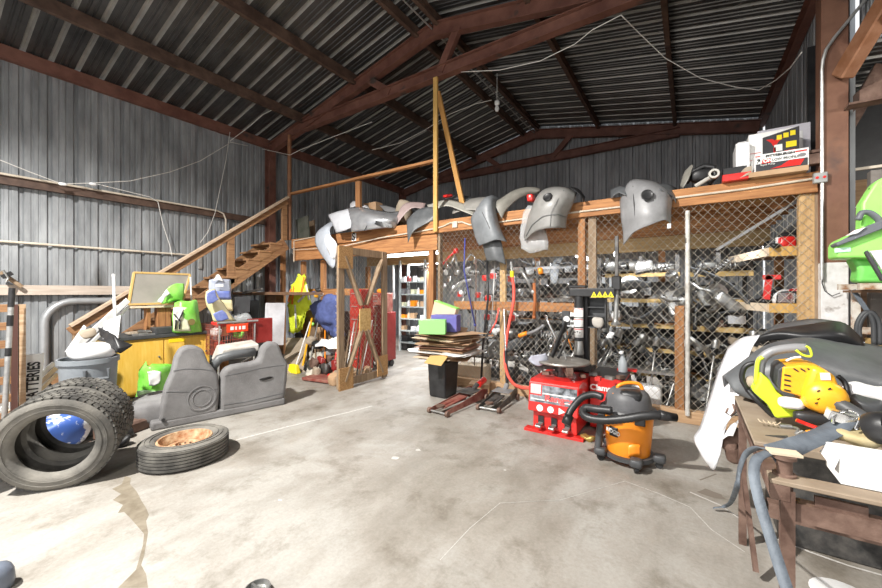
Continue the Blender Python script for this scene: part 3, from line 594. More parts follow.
# long jack box
t, xa, xb = facebox('jack_box', 'long white and red low profile jack box at the front of the loft right end', 754.5, 809, ZD + .23, ZD + .05, 4.99, .3, M_PAPER)
w = xb - xa; y = 4.986
b = MB(); b.box(((xa + xb) / 2 - .0, y, ZD + .095), (w - .02, .003, .075)); b.build('dark_print', pl('print black', (.03, .03, .035)), t)
b = MB(); b.prism([(0, 0), (w * .55, 0), (w * .62, .055), (w * .35, .062), (w * .2, .02)], .002, facing((xa + w * .3, y - .003, ZD + .068), (1, 0, 0), (0, 0, 1))); b.build('red_print', M_RED, t)
b = MB(); b.box((xa + w * .86, y - .001, ZD + .205), (w * .2, .003, .012)); b.box((xa + w * .06, y - .001, ZD + .212), (w * .1, .003, .008)); b.box((xa + w * .22, y - .001, ZD + .155), (w * .17, .003, .045)); b.build('red_band', M_RED, t)
fx = lambda f, z: facing((xa + w * f, y - .003, z), (1, 0, 0), (0, 0, 1))
text('PITTSBURGH', .033, fx(.48, ZD + .201), M_BLACK, t, sx=1.15, bold=.001)
text('3', .06, fx(.08, ZD + .158), M_BLACK, t, bold=.003); text('TON', .045, fx(.22, ZD + .155), M_PAPER, t, sx=1.0, bold=.002)
text('LOW PROFILE', .038, fx(.58, ZD + .157), M_BLACK, t, sx=.85)
text('Rapid Pump', .024, fx(.25, ZD + .118), M_PAPER, t)
b = MB(); b.lathe([(.028, 0), (.028, .002)], 20, fx(.88, ZD + .165) @ Matrix.Diagonal((1, .6, 1, 1))); b.build('oval_mark', M_BUMP, t)
b = MB(); b.box(((xa + xb) / 2 - .03, 5.13, ZD + .025), (w + .04, .36, .05)); one(b, 'cardboard_sheet', M_CARD, 'folded brown cardboard lying under the long jack box', 'cardboard')
# black printed tool box on top / behind
t, xa, xb = facebox('tool_box_carton', 'black and white carton with yellow icons standing behind the long jack box', 748.5, 799, ZD + .56, ZD, 5.32, .25, M_PAPER)
w = xb - xa; y = 5.316
b = MB(); b.prism([(.29 * w, .0), (w, 0), (w, .56), (.29 * w, .50)], .002, facing((xa, y, ZD), (1, 0, 0), (0, 0, 1))); b.build('black_print', pl('print black', (.03, .03, .035)), t)
b = MB(); b.box((xb + .001, 5.44, ZD + .28), (.004, .24, .56)); b.build('side_print', mat('red flame print', (.5, .03, .02), .5, 0, (.05, .02, .02), 6), t)
for k in range(3):
    b = MB(); b.box((xa + w * (.62 + .13 * k), y - .004, ZD + .475 + .012 * k), (w * .1, .003, .05)); b.build('icon', M_YLAB, t)
b = MB(); b.box((xa + w * .6, y - .004, ZD + .365), (w * .16, .003, .07)); b.build('icon', M_PAPER, t)
b = MB(); b.box((xa + w * .85, y - .004, ZD + .385), (w * .2, .003, .06)); b.build('icon', M_YLAB, t)
b = MB(); b.box((xa + w * .83, y - .004, ZD + .29), (w * .22, .003, .07)); b.build('icon', M_RED, t)
b = MB(); b.prism([(0, .1), (.04, .06), (.07, .0), (.1, .06), (.14, .1), (.09, .1), (.07, .08), (.05, .1)], .002, facing((xa + w * .36, y - .003, ZD + .37), (1, 0, 0), (0, 0, 1))); b.box((xa + w * .36 + .07, y - .004, ZD + .33), (.018, .003, .09)); b.build('red_emblem', M_RED, t)
for k in range(4): b = MB(); b.box((xa + w * .14, y - .004, ZD + .12 + k * .075), (w * .22, .003, .004)); b.build('printed_line', M_RED, t)
b = MB(); b.box((at(742, 150, 5.3).x, 5.4, ZD + .24), (.12, .35, .44)); one(b, 'white_box', M_WHITE, 'plain white box at the left of the black printed carton', 'box', bev=.004)
b = MB(); a, c = at(744, 140, 5.68), at(800, 130, 5.68); b.box(((a.x + c.x) / 2 - .02, 5.68, ZD + .3), (c.x - a.x + .08, .12, .6), Matrix.Rotation(R_(-1), 4, 'Y')); one(b, 'white_box', M_WHITE, 'white carton standing behind the black printed carton', 'box', bev=.004)
b = MB(); a, c = at(759, 130, 5.9), at(812, 120, 5.9); b.box(((a.x + c.x) / 2 - .02, 5.9, ZD + .38), (c.x - a.x, .1, .76)); one(b, 'white_box', pl('lilac white card', (.68, .66, .72)), 'tall white flat carton at the very back of the box stack', 'box', bev=.004)
b = MB(); b.box(at(813, 160, 5.06), (.1, .1, .1)); b.box(at(812, 152, 5.06), (.13, .05, .03)); one(b, 'metal_bracket', M_RUSTY, 'rusty bracket at the right of the long jack box', 'bracket', bev=.004)
# conduit on the loft edge
t = thing('edge_conduit', 'pale conduit running along the loft edge with a junction box', 'conduit', (-2, 5.04, 2.45))
def cz(px, py): return at(px, py, 5.045)
b = MB(); b.tube([cz(294, 262), cz(294, 241), cz(318, 236), cz(318, 236.5)], .011); b.build('riser', M_CREAM, t, smooth=True)
b = MB(); b.tube([cz(340, 247), cz(380, 238), cz(416, 232), cz(436, 228.5), cz(444, 226), cz(450, 223), cz(462, 222), cz(470, 225), cz(500, 222), cz(560, 214), cz(620, 207), cz(674, 198), cz(745, 189), cz(812, 179)], .012); b.build('pipe', M_CREAM, t, smooth=True)
b = MB(); b.box(cz(455, 224.5), (.09, .03, .1)); b.build('junction_box', M_CREAM, t, bev=.004)
b = MB(); b.tube([cz(294, 250), cz(326, 248)], .007); b.build('cable', M_CREAM, t)
# galvanised riser on the big column
t = thing('column_conduit', 'galvanised conduit rising up the right column to a bend', 'conduit', (1.06, 4.97, 1.5))
def cc(px, py): return at(px, py, 4.97)
b = MB(); b.tube([cc(822, 280), cc(822, 190), cc(822, 70), cc(823, 60), cc(826, 50), cc(834, 38), cc(862, 4), cc(875, -12)], .014); b.build('pipe', M_GALV, t, smooth=True)
b = MB(); b.box(cc(820, 178), (.1, .05, .1)); b.build('junction_box', M_GALV, t, bev=.006)
for dx in (-.025, .025): b = MB(); b.cyl(cc(820, 178) + Vector((dx, -.02, .0)), cc(820, 178) + Vector((dx, -.032, .0)), .012); b.build('red_plug', M_RED, t)
b = MB(); b.tube([cc(823, 270), cc(822, 283), cc(825, 291), cc(832, 296), cc(840, 293)], .004, 6); b.build('wire', M_BLACK, t)
# hanging cables and bulbs
def cable(pts, lab, m=M_CABLE, r=.006, sag=0):
    b = MB(); o = []
    for i in range(len(pts) - 1):
        for k in range(5): o.append(pts[i].lerp(pts[i + 1], k / 5))
    o.append(pts[-1]); b.tube(o, r, 6); return one(b, 'hanging_cable', m, lab, 'cable', smooth='all')
cable([at(461, 72, 5.0), at(500, 70, 5.0), at(540, 61, 5.0), at(575, 44, 5.0), at(592, 30, 5.0), at(621, 15, 5.02)], 'white cable looping below the near truss chord to the right')
cable([at(621, 15, 5.1), at(640, 34, 5.6), at(665, 58, 6.0), at(700, 78, 6.3), at(735, 87, 6.5), at(759, 90, 6.6), at(776, 80, 6.2), at(790, 68, 5.6), at(802, 52, 5.2)], 'white cable drooping across the right roof slope')
cable([at(372, 150, 5.6), at(400, 143, 6.0), at(425, 130, 6.3), at(450, 114, 6.4), at(475, 104, 6.5), at(492, 100, 6.6)], 'white cable running up to the bare bulb below the ridge')
cable([atx(0, 160, -8.25), atx(30, 172, -8.25), atx(62, 184, -8.25), atx(93, 183, -8.25), atx(130, 181, -8.25), atx(170, 172, -8.25), atx(200, 161, -8.25), atx(230, 143, -8.25)], 'slack white cable swagged across the left wall')
cable([atx(97, 184, -8.3), atx(150, 197, -8.3), atx(158, 202, -8.3), atx(163, 225, -8.3), atx(170, 246, -8.3), atx(172, 256, -8.3)], 'thin cable dropping down the left wall to the lower conduit')
cable([atx(230, 132, -8.3), atx(226, 160, -8.3), atx(215, 213, -8.3), atx(208, 232, -8.3), atx(200, 243, -8.3)], 'white cable slanting down from the eave to the handrail')
cable([atx(230, 142, -8.2), at(258, 148, 5.0), at(290, 155, 5.0), at(300, 150, 5.05), at(330, 138, 5.3), at(372, 122, 5.6)], 'cable crossing from the left eave corner into the dark roof')
cable([atx(230, 141, -8.2), atx(250, 126, -8.0), atx(262, 115, -7.6), atx(272, 110, -7.2)], 'short cable tied up to the first roof purlin')
for px, pxy, y, lab in ((497, 103, 6.6, 'bare white bulb on a bracket below the ridge'),):
    q = at(px, pxy, y); t = thing('light_bulb', lab, 'bulb', q); b = MB(); b.blob(q, (.1, .08, .1), .8); b.build('socket', M_WHITE, t, smooth='all')
    b = MB(); b.cyl(q + Vector((0, 0, .02)), (q.x, q.y, 5.75), .006); b.lathe([(.0, -.17), (.03, -.16), (.045, -.12), (.035, -.08), (.02, -.04)], 14, Matrix.Translation(q)); b.build('bulb', M_WHITE, t, smooth=True)
t = thing('wire_knot', 'two white insulators where the swagged wall cable is tied', 'insulator', atx(63, 184, -8.25))
for px in (63, 93): b = MB(); b.blob(atx(px, 184, -8.22), (.07, .1, .05), .7, lump=.01); b.build('insulator', M_WHITE, t, smooth='all')
# strip lights under the loft
for a, c, lab in (((-5.5, 6.05, 2.29), (-4.08, 6.05, 2.29), 'bright fluorescent strip light under the loft above the doorway'), ((-6.1, 7.6, 2.24), (-5.2, 7.6, 2.24), 'small lit strip light deep under the loft behind the gate'), ((-1.9, 7.8, 2.24), (-1.9, 8.7, 2.24), 'lit strip light over the back of the parts cage')):
    t = thing('strip_light', lab, 'ceiling light', ((a[0] + c[0]) / 2, (a[1] + c[1]) / 2, a[2]))
    b = MB(); b.beam((a[0], a[1], a[2] + .05), (c[0], c[1], c[2] + .05), .14, .07); b.build('housing', M_WHITE, t, bev=.005)
    b = MB(); b.tube([a, c], .042, 10); b.build('tube', M_TUBE, t, smooth=True)
q = at(616, 254, 7.0); t = thing('light_bulb', 'glowing round bulb hanging inside the parts cage', 'bulb', q); b = MB(); b.blob(q, (.08, .08, .1), 1); b.build('globe', M_TUBE, t, smooth='all'); b = MB(); b.cyl(q, q + Vector((0, 0, .2)), .012); b.build('cord', M_BLACK, t)
# working lamps of the hall, behind the camera
t = thing('flood_light', 'flood lamp hanging behind the camera', 'lamp', FLOOD)
b = MB(); b.box((FLOOD[0], FLOOD[1] - .1, FLOOD[2] + .16), (.3, .08, .2)); b.build('housing', M_BLACK, t); b = MB(); b.cyl((FLOOD[0], FLOOD[1] - .1, FLOOD[2] + .25), (FLOOD[0], FLOOD[1] - .1, 6.05), .01); b.build('cord', M_BLACK, t)

# ================================================================ THE PARTS CAGE: racks and stock
def rack(name, label, x0, x1, y0, y1, levels, m=M_WSH, th=.07, posts=True):
    t = thing(name, label, 'shelf rack', ((x0 + x1) / 2, (y0 + y1) / 2, 0))
    for z in levels:
        b = MB(); b.box(((x0 + x1) / 2, (y0 + y1) / 2, z - .012), (x1 - x0, y1 - y0, .02)); b.build('shelf', M_WX if m != M_WHITE else m, t)
        b = MB(); b.box(((x0 + x1) / 2, y0 + .012, z - th / 2), (x1 - x0, .024, th)); b.build('edge_board', m, t)
    if posts:
        for x in (x0 + .03, (x0 + x1) / 2, x1 - .03):
            for y in (y0 + .04, y1 - .04): b = MB(); b.box((x, y, (levels[-1] + .25) / 2), (.05, .05, levels[-1] + .25)); b.build('post', M_IRON, t)
    return t
SH = (.32, .68, 1.03, 1.4, 1.78)
rack('storage_rack', 'dark steel rack full of car parts behind the left cage bays', -3.2, -1.15, 6.2, 6.9, SH, M_IRON, .05)
rack('storage_rack', 'timber edged rack of car parts behind the bay right of the twin posts', -1.1, -.12, 6.2, 6.9, SH, M_WSH, .055)
rack('storage_rack', 'timber edged rack of car parts right of the galvanised pipe in the cage', -.05, .68, 6.2, 6.9, SH)
t = thing('storage_rack', 'deep side rack with timber shelves at the right wall of the cage', 'shelf rack', (.85, 5.8, 0))
for z in (.4, .85, 1.33, 1.93):
    b = MB(); b.prism([(.71, 5.27), (1.15, 5.27), (1.15, 6.4), (.45, 6.4)], .03, z0=z - .015); b.build('shelf', M_WY, t)
    b = MB(); b.box((.93, 5.27, z), (.45, .03, .1)); b.build('front_board', M_WZY, t); b = MB(); b.beam((.70, 5.27, z), (.44, 6.4, z), .025, .09); b.build('side_board', M_CARDLT, t)
b = MB(); b.beam((.25, 5.28, 1.98), (1.0, 5.3, 2.5), .06, .03); one(b, 'angle_iron', M_BUMP, 'grey angle iron leaning diagonally above the side rack', 'metal bar')
for x in (-3.2, -2.3): b = MB(); b.box((x + .45, 5.62, .42), (.85, .3, .03)); one(b, 'metal_shelf', M_IRON, 'low black shelf just inside the fence, %s' % ('behind the cardboard' if x < -3 else 'behind the jack handles'), 'shelf')
# prototypes of stock
def pr_shock():
    t = thing('shock_absorber', 'x', 'shock absorber'); b = MB(); b.lathe([(.0, 0), (.03, 0), (.03, .28), (.012, .29), (.012, .48), (.0, .48)], 10); b.build('body', M_IRON, t, smooth=True)
    b = MB(); b.tube([(.05 * math.cos(a), .05 * math.sin(a), .2 + .22 * a / 31) for a in [i * .55 for i in range(57)]], .007, 5); b.build('spring', M_METAL, t, smooth='all')
    return t
def pr_disc():
    t = thing('brake_disc', 'x', 'brake disc'); b = MB(); b.lathe([(.035, .05), (.07, .05), (.075, .02), (.14, .02), (.14, 0), (.06, 0), (.055, .03), (.035, .03), (.035, .05)], 20); b.build('rotor', M_METAL, t, smooth=True); return t
def pr_arm():
    t = thing('control_arm', 'x', 'suspension arm'); b = MB(); b.tube([(-.2, 0, .04), (-.05, .03, .05), (.1, .12, .03), (.2, .16, .03)], .018, 8); b.tube([(-.05, .03, .05), (.1, -.08, .03), (.2, -.12, .03)], .016, 8); b.build('arm', M_IRON, t, smooth='all')
    for p in ((-.2, 0), (.2, .16), (.2, -.12)): b = MB(); b.lathe([(.0, 0), (.032, 0), (.032, .07), (0, .07)], 10, Matrix.Translation((p[0], p[1], 0))); b.build('bushing', M_BLACK, t, smooth=True)
    return t
def pr_alt():
    t = thing('alternator', 'x', 'alternator'); b = MB(); b.lathe([(0, 0), (.06, 0), (.07, .015), (.07, .05), (.065, .055), (.065, .065), (.07, .07), (.07, .11), (.055, .125), (0, .125)], 14, Matrix.Rotation(PI / 2, 4, 'X') @ Matrix.Translation((0, .07, -.06))); b.box((0, 0, .015), (.05, .08, .03)); b.build('housing', M_METAL, t, smooth=True)
    b = MB(); b.lathe([(0, 0), (.035, 0), (.025, .012), (.035, .024), (0, .024)], 12, Matrix.Rotation(PI / 2, 4, 'X') @ Matrix.Translation((0, .07, .065))); b.build('pulley', M_IRON, t, smooth=True); return t
def pr_mirror():
    t = thing('wing_mirror', 'x', 'car mirror'); b = MB(); b.blob((0, 0, .08), (.24, .1, .15), .6, 8); b.box((-.1, .02, .03), (.08, .05, .05)); b.build('shell', M_BLACK, t, smooth='all')
    b = MB(); b.box((.01, -.052, .085), (.17, .006, .1)); b.build('glass', M_CHROME, t, bev=.003); return t
def pr_tail():
    t = thing('tail_light', 'x', 'tail light'); b = MB(); b.blob((0, 0, .08), (.16, .1, .16), .45, 8); b.build('lens', M_RED, t, smooth='all'); b = MB(); b.box((0, .04, .08), (.17, .05, .16)); b.build('backing', M_WHITE, t, bev=.006); return t
def pr_head():
    t = thing('headlight', 'x', 'headlight'); b = MB(); b.blob((0, 0, .08), (.3, .14, .15), .5, 8); b.build('housing', M_DKGREY, t, smooth='all'); b = MB(); b.blob((.0, -.045, .08), (.26, .08, .12), .6, 8); b.build('lens', M_METAL, t, smooth='all'); return t
def pr_exh():
    t = thing('exhaust_pipe', 'x', 'exhaust'); b = MB(); b.tube([(-.4, 0, .04), (-.2, .0, .05), (-.1, .05, .09), (.0, .08, .09)], .022, 8); b.build('pipe', M_METAL, t, smooth='all'); b = MB(); b.blob((.18, .08, .085), (.38, .16, .14), .4, 8); b.build('muffler', M_METAL, t, smooth='all'); return t
def pr_hose():
    t = thing('radiator_hose', 'x', 'hose'); b = MB(); b.tube([(-.2, 0, .03), (-.1, .02, .03), (0, .1, .05), (.04, .1, .12), (.1, .02, .16), (.2, .0, .1)], .022, 8); b.build('hose', M_BLACK, t, smooth='all'); return t
def pr_bits():
    t = thing('door_trim', 'x', 'car panel'); b = MB(); b.surf([[(-.35, .0, 0), (-.1, .05, .02), (.15, .04, .0), (.35, -.02, .02)], [(-.36, .02, .14), (-.1, .07, .18), (.15, .07, .17), (.36, .0, .1)]], 4, 3); b.build('panel', M_BUMP_DK, t, smooth='all', solid=.012); return t
def pr_hub():
    t = thing('wheel_hub', 'x', 'wheel hub'); b = MB(); b.lathe([(0, 0), (.06, 0), (.06, .015), (.03, .02), (.03, .07), (.0, .07)], 12); 
    for k in range(5): b.cyl((.045 * math.cos(k * 1.257), .045 * math.sin(k * 1.257), .0), (.045 * math.cos(k * 1.257), .045 * math.sin(k * 1.257), .045), .006, 6)
    b.build('flange', M_RUSTY, t, smooth=True); return t
def pr_bag():
    t = thing('parts_bag', 'x', 'plastic bag'); b = MB(); b.blob((0, 0, .08), (.2, .16, .16), .8, 9, lump=.035, ls=12); b.build('bag', M_WHITE, t, smooth='all'); return t
def pr_bin():
    t = thing('parts_tray', 'x', 'tray'); b = MB(); b.box((0, 0, .05), (.3, .2, .1), taper=1.08); b.build('tray', M_IRON, t, bev=.01)
    b = MB(); 
    for k in range(9): b.box((rnd.uniform(-.11, .11), rnd.uniform(-.06, .06), .12), (.07, .05, .04), TR(rx=rnd.random() * 3, ry=rnd.random() * 3, rz=rnd.random() * 3))
    b.build('loose_bits', M_METAL, t); return t
KIN = dict(shock=(pr_shock, 'dark shock absorber', 'shock absorbers'), disc=(pr_disc, 'steel brake disc', 'brake discs'), arm=(pr_arm, 'black forked suspension arm', 'suspension arms'), alt=(pr_alt, 'grey alternator', 'alternators'),
           mirror=(pr_mirror, 'black wing mirror', 'wing mirrors'), tail=(pr_tail, 'red tail light', 'tail lights'), head=(pr_head, 'silver headlight', 'headlights'), exh=(pr_exh, 'steel exhaust muffler', 'exhaust pipes'),
           hose=(pr_hose, 'bent black radiator hose', 'radiator hoses'), bits=(pr_bits, 'dark curved trim strip', 'trim strips'), hub=(pr_hub, 'rusty wheel hub', 'wheel hubs'), bag=(pr_bag, 'white plastic parcel', 'white parcels'), bin=(pr_bin, 'tray of metal bits', 'trays of bits'))
PRO = {}
def put(k, M, where):
    fn, lab, grp = KIN[k]
    lb, gp = lab + ' ' + where, grp + ' ' + where
    if k not in PRO: PRO[k] = fn(); t = move(PRO[k], M); t['label'] = lb; t['group'] = gp
    else: t = dup(PRO[k], M, lb, gp)
    return t
LV = ['on the bottom shelf', 'on the second shelf up', 'on the middle shelf', 'on the fourth shelf up', 'on the top shelf']
keys = ['disc', 'arm', 'alt', 'mirror', 'head', 'hose', 'hub', 'bag', 'bin', 'bits', 'exh', 'shock']
wts = [2, 3, 4, 3, 2, 3, 2, 2, 3, 3, 2, 3]
def fillrow(x0, x1, y, zs, names, where, step=.21):
    for z, nm in zip(zs, names):
        x = x0 + .12
        while x < x1 - .1:
            k = rnd.choices(keys, wts)[0]; rx = 0
            lying = k == 'shock'; M = TR((x, y + rnd.uniform(-.12, .12), z + .006 + (.06 if lying else 0)), rx=(PI / 2 * rnd.choice([1, .85]) if lying else rnd.uniform(-.05, .05)), rz=rnd.uniform(-PI, PI) if k not in ('head', 'mirror') else rnd.uniform(-.4, .4), s=rnd.uniform(.9, 1.25))
            put(k, M, nm + ' ' + where); x += step * rnd.uniform(.7, 1.15)
fillrow(-3.2, -1.15, 6.36, SH, LV, 'of the dark left rack', .16)
fillrow(-1.1, -.12, 6.36, SH, LV, 'of the timber edged middle rack', .15)
fillrow(-.05, .68, 6.36, SH, LV, 'of the rack right of the pipe', .15)
for rk, (xa, xb) in (('dark left rack', (-3.15, -1.2)), ('middle rack', (-1.05, -.17)), ('right rack', (0, .63))):  # dark boxes standing in for dense stock, added to cut light behind the shelves
    for z, nm in zip(SH, ('bottom', 'second', 'middle', 'fourth', 'top')):
        x = xa
        while x < xb - .1:
            w = rnd.uniform(.22, .42); h = rnd.uniform(.2, .31) if z < 1.7 else rnd.uniform(.05, .12); w = min(w, xb - x); b = MB(); b.box((x + w / 2, 6.72, z + h / 2), (w - .02, .3, h)); one(b, 'filler_crate', rnd.choice([M_BLACK, M_IRON, M_DKGREY, M_BUMP_DK, M_TREAD]), 'dark filler crate at the back of the %s shelf of the %s' % (nm, rk), 'crate', 'dark filler crates on the %s shelf of the %s' % (nm, rk), bev=.015); x += w
for z, nm in zip((.4, .85, 1.33, 1.93), ('lowest', 'second', 'third', 'top')):
    for k in range(5):
        kk = rnd.choice(['alt', 'mirror', 'bag', 'hose', 'head', 'bin', 'tail'] if nm != 'top' else ['head', 'mirror', 'hose', 'alt'])
        put(kk, TR((.86 - .04 * k + rnd.uniform(0, .2), 5.38 + k * .22, z + .02), rz=rnd.uniform(-1, 1), s=rnd.uniform(1, 1.3)), 'on the %s shelf of the side rack' % nm)
put('tail', TR((.86, 5.36, 1.95), rz=.2, s=.9), 'at the front of the top side shelf')
# loose stock on the cage floor: big leaning pieces
for i in range(26):
    x = -3.2 + i * .165 + rnd.uniform(-.05, .05); k = rnd.choice(['shock', 'exh', 'arm', 'bits', 'hose', 'disc', 'shock'])
    put(k, TR((x, 5.75 + rnd.uniform(-.15, .2), .02 if k != 'exh' else .1), rx=rnd.uniform(-.25, .1), rz=rnd.uniform(-2, 2), s=1.25), 'standing on the cage floor behind the fence')
def axle(M, where, c=M_METAL):
    t = thing('drive_shaft', 'long steel drive shaft ' + where, 'drive shaft', group='drive shafts ' + where); b = MB(); b.lathe([(0, 0), (.025, 0), (.03, .05), (.014, .08), (.014, .42), (.02, .45), (.02, .5), (.014, .52), (.014, .78), (.04, .83), (.045, .93), (.01, .96), (0, .98)], 10); b.build('shaft', c, t, smooth=True); b = MB(); b.lathe([(.02, .74), (.035, .77), (.028, .785), (.042, .8), (.036, .815), (.048, .83)], 10); b.build('boot', M_BLACK, t, smooth=True); return move(t, M)
ax0 = axle(TR((-1.55, 5.5, .02), rx=-.3, ry=.25), 'leaning in the cage behind the tyre changer')
for i in range(13): dup(ax0, TR((-1.95 + i * .085, 5.42 + (i % 3) * .09, .02), rx=-.2 - .15 * rnd.random(), ry=rnd.uniform(.25, .6), s=rnd.uniform(.95, 1.25)))
ax1 = axle(TR((-.5, 5.5, .02), rx=-.2, ry=-.5), 'leaning in the cage right of the tall post')
for i in range(6): dup(ax1, TR((-.45 + i * .2, 5.42 + (i % 3) * .09, .02), rx=-.2 - .15 * rnd.random(), ry=rnd.uniform(-.6, .3), s=rnd.uniform(.95, 1.2)), 'long steel drive shaft leaning in the cage right of the tall post', 'drive shafts leaning in the cage right of the tall post')
# parts hung on the inner side of the fence at the left
def hung(pts, r, m, nm, lab, cat, ends=None):
    t = thing(nm, lab, cat, pts[0]); b = MB(); b.tube(pts, r, 8); b.build('bar', m, t, smooth='all')
    if ends:
        b = MB(); b.blob(pts[-1], (ends, ends, ends), .7); b.build('end', m, t, smooth='all')
    return t
H = lambda px, py, y=5.3: at(px, py, y)
hung([H(451, 292), H(456, 287), H(464, 281), H(471, 281)], .035, M_SILVER, 'muffler_pipe', 'fat silver pipe hung slanting behind the fence left', 'pipe')
hung([H(464, 266), H(467, 259), H(471, 254), H(475, 257), H(474, 264)], .02, M_CHROME, 'hook_pipe', 'bent silver hooked pipe hung near the fence top left', 'pipe')
hung([H(451, 264), H(453, 260), H(455, 255), H(458, 270)], .02, M_METAL, 'hook_pipe', 'short grey hooked pipe hung by the left fence post', 'pipe')
for i, (px, py, c) in enumerate([(446, 272, M_WHITE), (449, 279, M_CHROME), (445, 285, M_SILVER), (452, 298, M_METAL), (457, 272, M_METAL), (461, 292, M_WHITE), (468, 270, M_SILVER), (447, 265, M_CHROME), (463, 300, M_METAL), (454, 288, M_WHITE)]):
    b = MB(); b.blob(H(px, py, 5.34 + .02 * (i % 3)), (.07, .05, .09), .6, 7, lump=.03, ls=14, seed=i); one(b, 'metal_fitting', c, 'bright metal fitting hung in the cluster behind the left fence bay', 'fitting', 'fittings hung behind the left fence bay', smooth='all')
for px, py in ((485, 277), (493, 275), (460, 293), (478, 294), (488, 297), (511, 278), (487, 316), (512, 317)):
    put('tail', TR(H(px, py + 4, 5.42), s=.6), 'hung behind the left bay of the fence')
for i in range(34): put(rnd.choice(['alt', 'arm', 'hose', 'hub', 'bits', 'shock', 'disc']), TR(H(rnd.uniform(442, 575), rnd.uniform(262, 385), 5.55 + rnd.random() * .4), rx=rnd.uniform(-2, 2), ry=rnd.uniform(-1, 1), rz=rnd.uniform(-2, 2), s=rnd.uniform(.7, 1.15)), 'hung inside the cage left of the tyre changer')
hung([H(443, 264), H(450, 256), H(456, 251)], .02, M_RED, 'red_handle_tool', 'red handled tool hung at the top left fence corner', 'tool', .09)
hung([H(465, 238, 5.03), H(464, 270, 5.03), H(475, 325, 5.03)], .012, pl('blue bar', (.05, .06, .25)), 'blue_bar', 'long blue bar hanging on the fence left', 'bar', .04)
hung([H(476, 258, 5.25), H(476, 300, 5.25), H(474, 380, 5.25)], .01, M_RUSTY, 'hanging_rod', 'thin rusty rod hanging inside the left fence bay', 'rod')
hung([H(487, 258, 5.02), H(488, 300, 5.02), H(483, 345, 5.02), H(481, 384, 5.02)], .018, M_BLACK, 'jack_bar', 'long black bar hanging on the fence beside the scuffed post', 'bar')
hung([H(495, 262, 5.02), H(493, 300, 5.02), H(491, 335, 5.02)], .009, M_GALV, 'hanging_rod', 'thin bright rod hanging left of the scuffed post', 'rod')
hung([H(499, 308, 4.99), H(496, 322, 4.99), H(490, 333, 4.99)], .012, M_HOSE_RED, 'red_strap', 'short red rod hanging left of the scuffed post', 'rod')
hung([H(520, 268, 5.02), H(526, 278, 5.02), H(533, 292, 5.02)], .02, M_METAL, 'air_tool', 'silver air wrench hanging right of the scuffed post', 'tool', .06)
hung([H(534, 283, 5.02), H(535, 300, 5.02), H(534, 317, 5.02)], .022, mat('orange rust', (.4, .13, .04), .7), 'chain_hoist', 'rusty orange chain hanging on the middle rail', 'chain', .05)
hung([H(540, 268, 5.03), H(541, 274, 5.03)], .035, M_ORANGE, 'orange_hook', 'orange hook at the fence near the upper cage shelf', 'hook')
t = hung([H(527, 334, 5.0), H(535, 331, 5.0), H(543, 326, 5.0)], .022, M_BUMP, 'long_hammer', 'hammer like tool with orange grip hung on the fence', 'tool', .05); b = MB(); b.tube([H(519, 336, 5.0), H(527, 333, 5.0)], .03, 8); b.build('orange_grip', M_ORANGE, t, smooth='all')
hung([H(545, 315, 5.0), H(550, 326, 5.0), H(556, 338, 5.0), H(550, 352, 5.0), H(551, 345, 5.0)], .018, M_CHROME, 'hook_pipe', 'silver bent rod hung right of the orange grip tool', 'pipe')
b = MB(); b.box((-1.75, 5.92, at(545, 268, 5.9).z), (1.0, .15, .02)); b.box((-1.75, 5.85, at(545, 268, 5.9).z - .0), (1.0, .01, .04)); one(b, 'white_shelf', M_BUMP, 'white metal shelf high in the cage above the middle rail', 'shelf')
for i in range(46): put(rnd.choice(['arm', 'hose', 'shock', 'bits', 'hose', 'exh', 'alt', 'disc']), TR(H(rnd.uniform(598, 745), rnd.uniform(268, 400), 5.62 + rnd.random() * .45), rx=rnd.uniform(-2, 2), ry=rnd.uniform(-1, 1), rz=rnd.uniform(-2, 2), s=rnd.uniform(.7, 1.2)), 'jammed into the cage right of the tyre changer')
t = thing('pressure_gauge', 'grey box with a round white gauge hung left of the tyre changer column', 'gauge', H(567, 320, 5.02))
b = MB(); b.box(H(566, 318, 5.02), (.1, .04, .19)); b.build('body', M_DKGREY, t, bev=.005); b = MB(); b.cyl(H(566.5, 319, 5.0), H(566.5, 319, 4.985), .04, 20); b.build('dial', M_PAPER, t)
shelf_t = thing('cage_bench', 'pale steel bench low in the cage behind the vacuum', 'bench', (-.7, 5.6, 0)); b = MB(); b.box((-.75, 5.6, .47), (1.5, .35, .03)); b.build('top', M_METAL, shelf_t)
for x in (-1.4, -.1): b = MB(); b.box((x, 5.6, .23), (.04, .3, .46)); b.build('leg', M_IRON, shelf_t)
for i, (px, py, w, h) in enumerate(((648, 392, .32, .3), (625, 395, .24, .25))):
    b = MB(); q = at(px, py, 5.5); b.blob((q.x, 5.5, h / 2), (w, .25, h), .35, 8); one(b, 'white_jug', M_WHITE, 'white plastic %s on the cage floor behind the vacuum' % ('drum' if i == 0 else 'jug'), 'container', smooth='all')
b = MB(); q = at(785, 287, 5.25); b.box((at(768, 290, 5.3).x, 5.32, 1.55), (.06, .03, .26), Matrix.Rotation(.1, 4, 'Y')); b.box((at(772, 282, 5.3).x, 5.32, 1.66), (.15, .03, .05)); one(b, 'red_packet', M_RED, 'bright red packet standing on the third side shelf', 'packet')
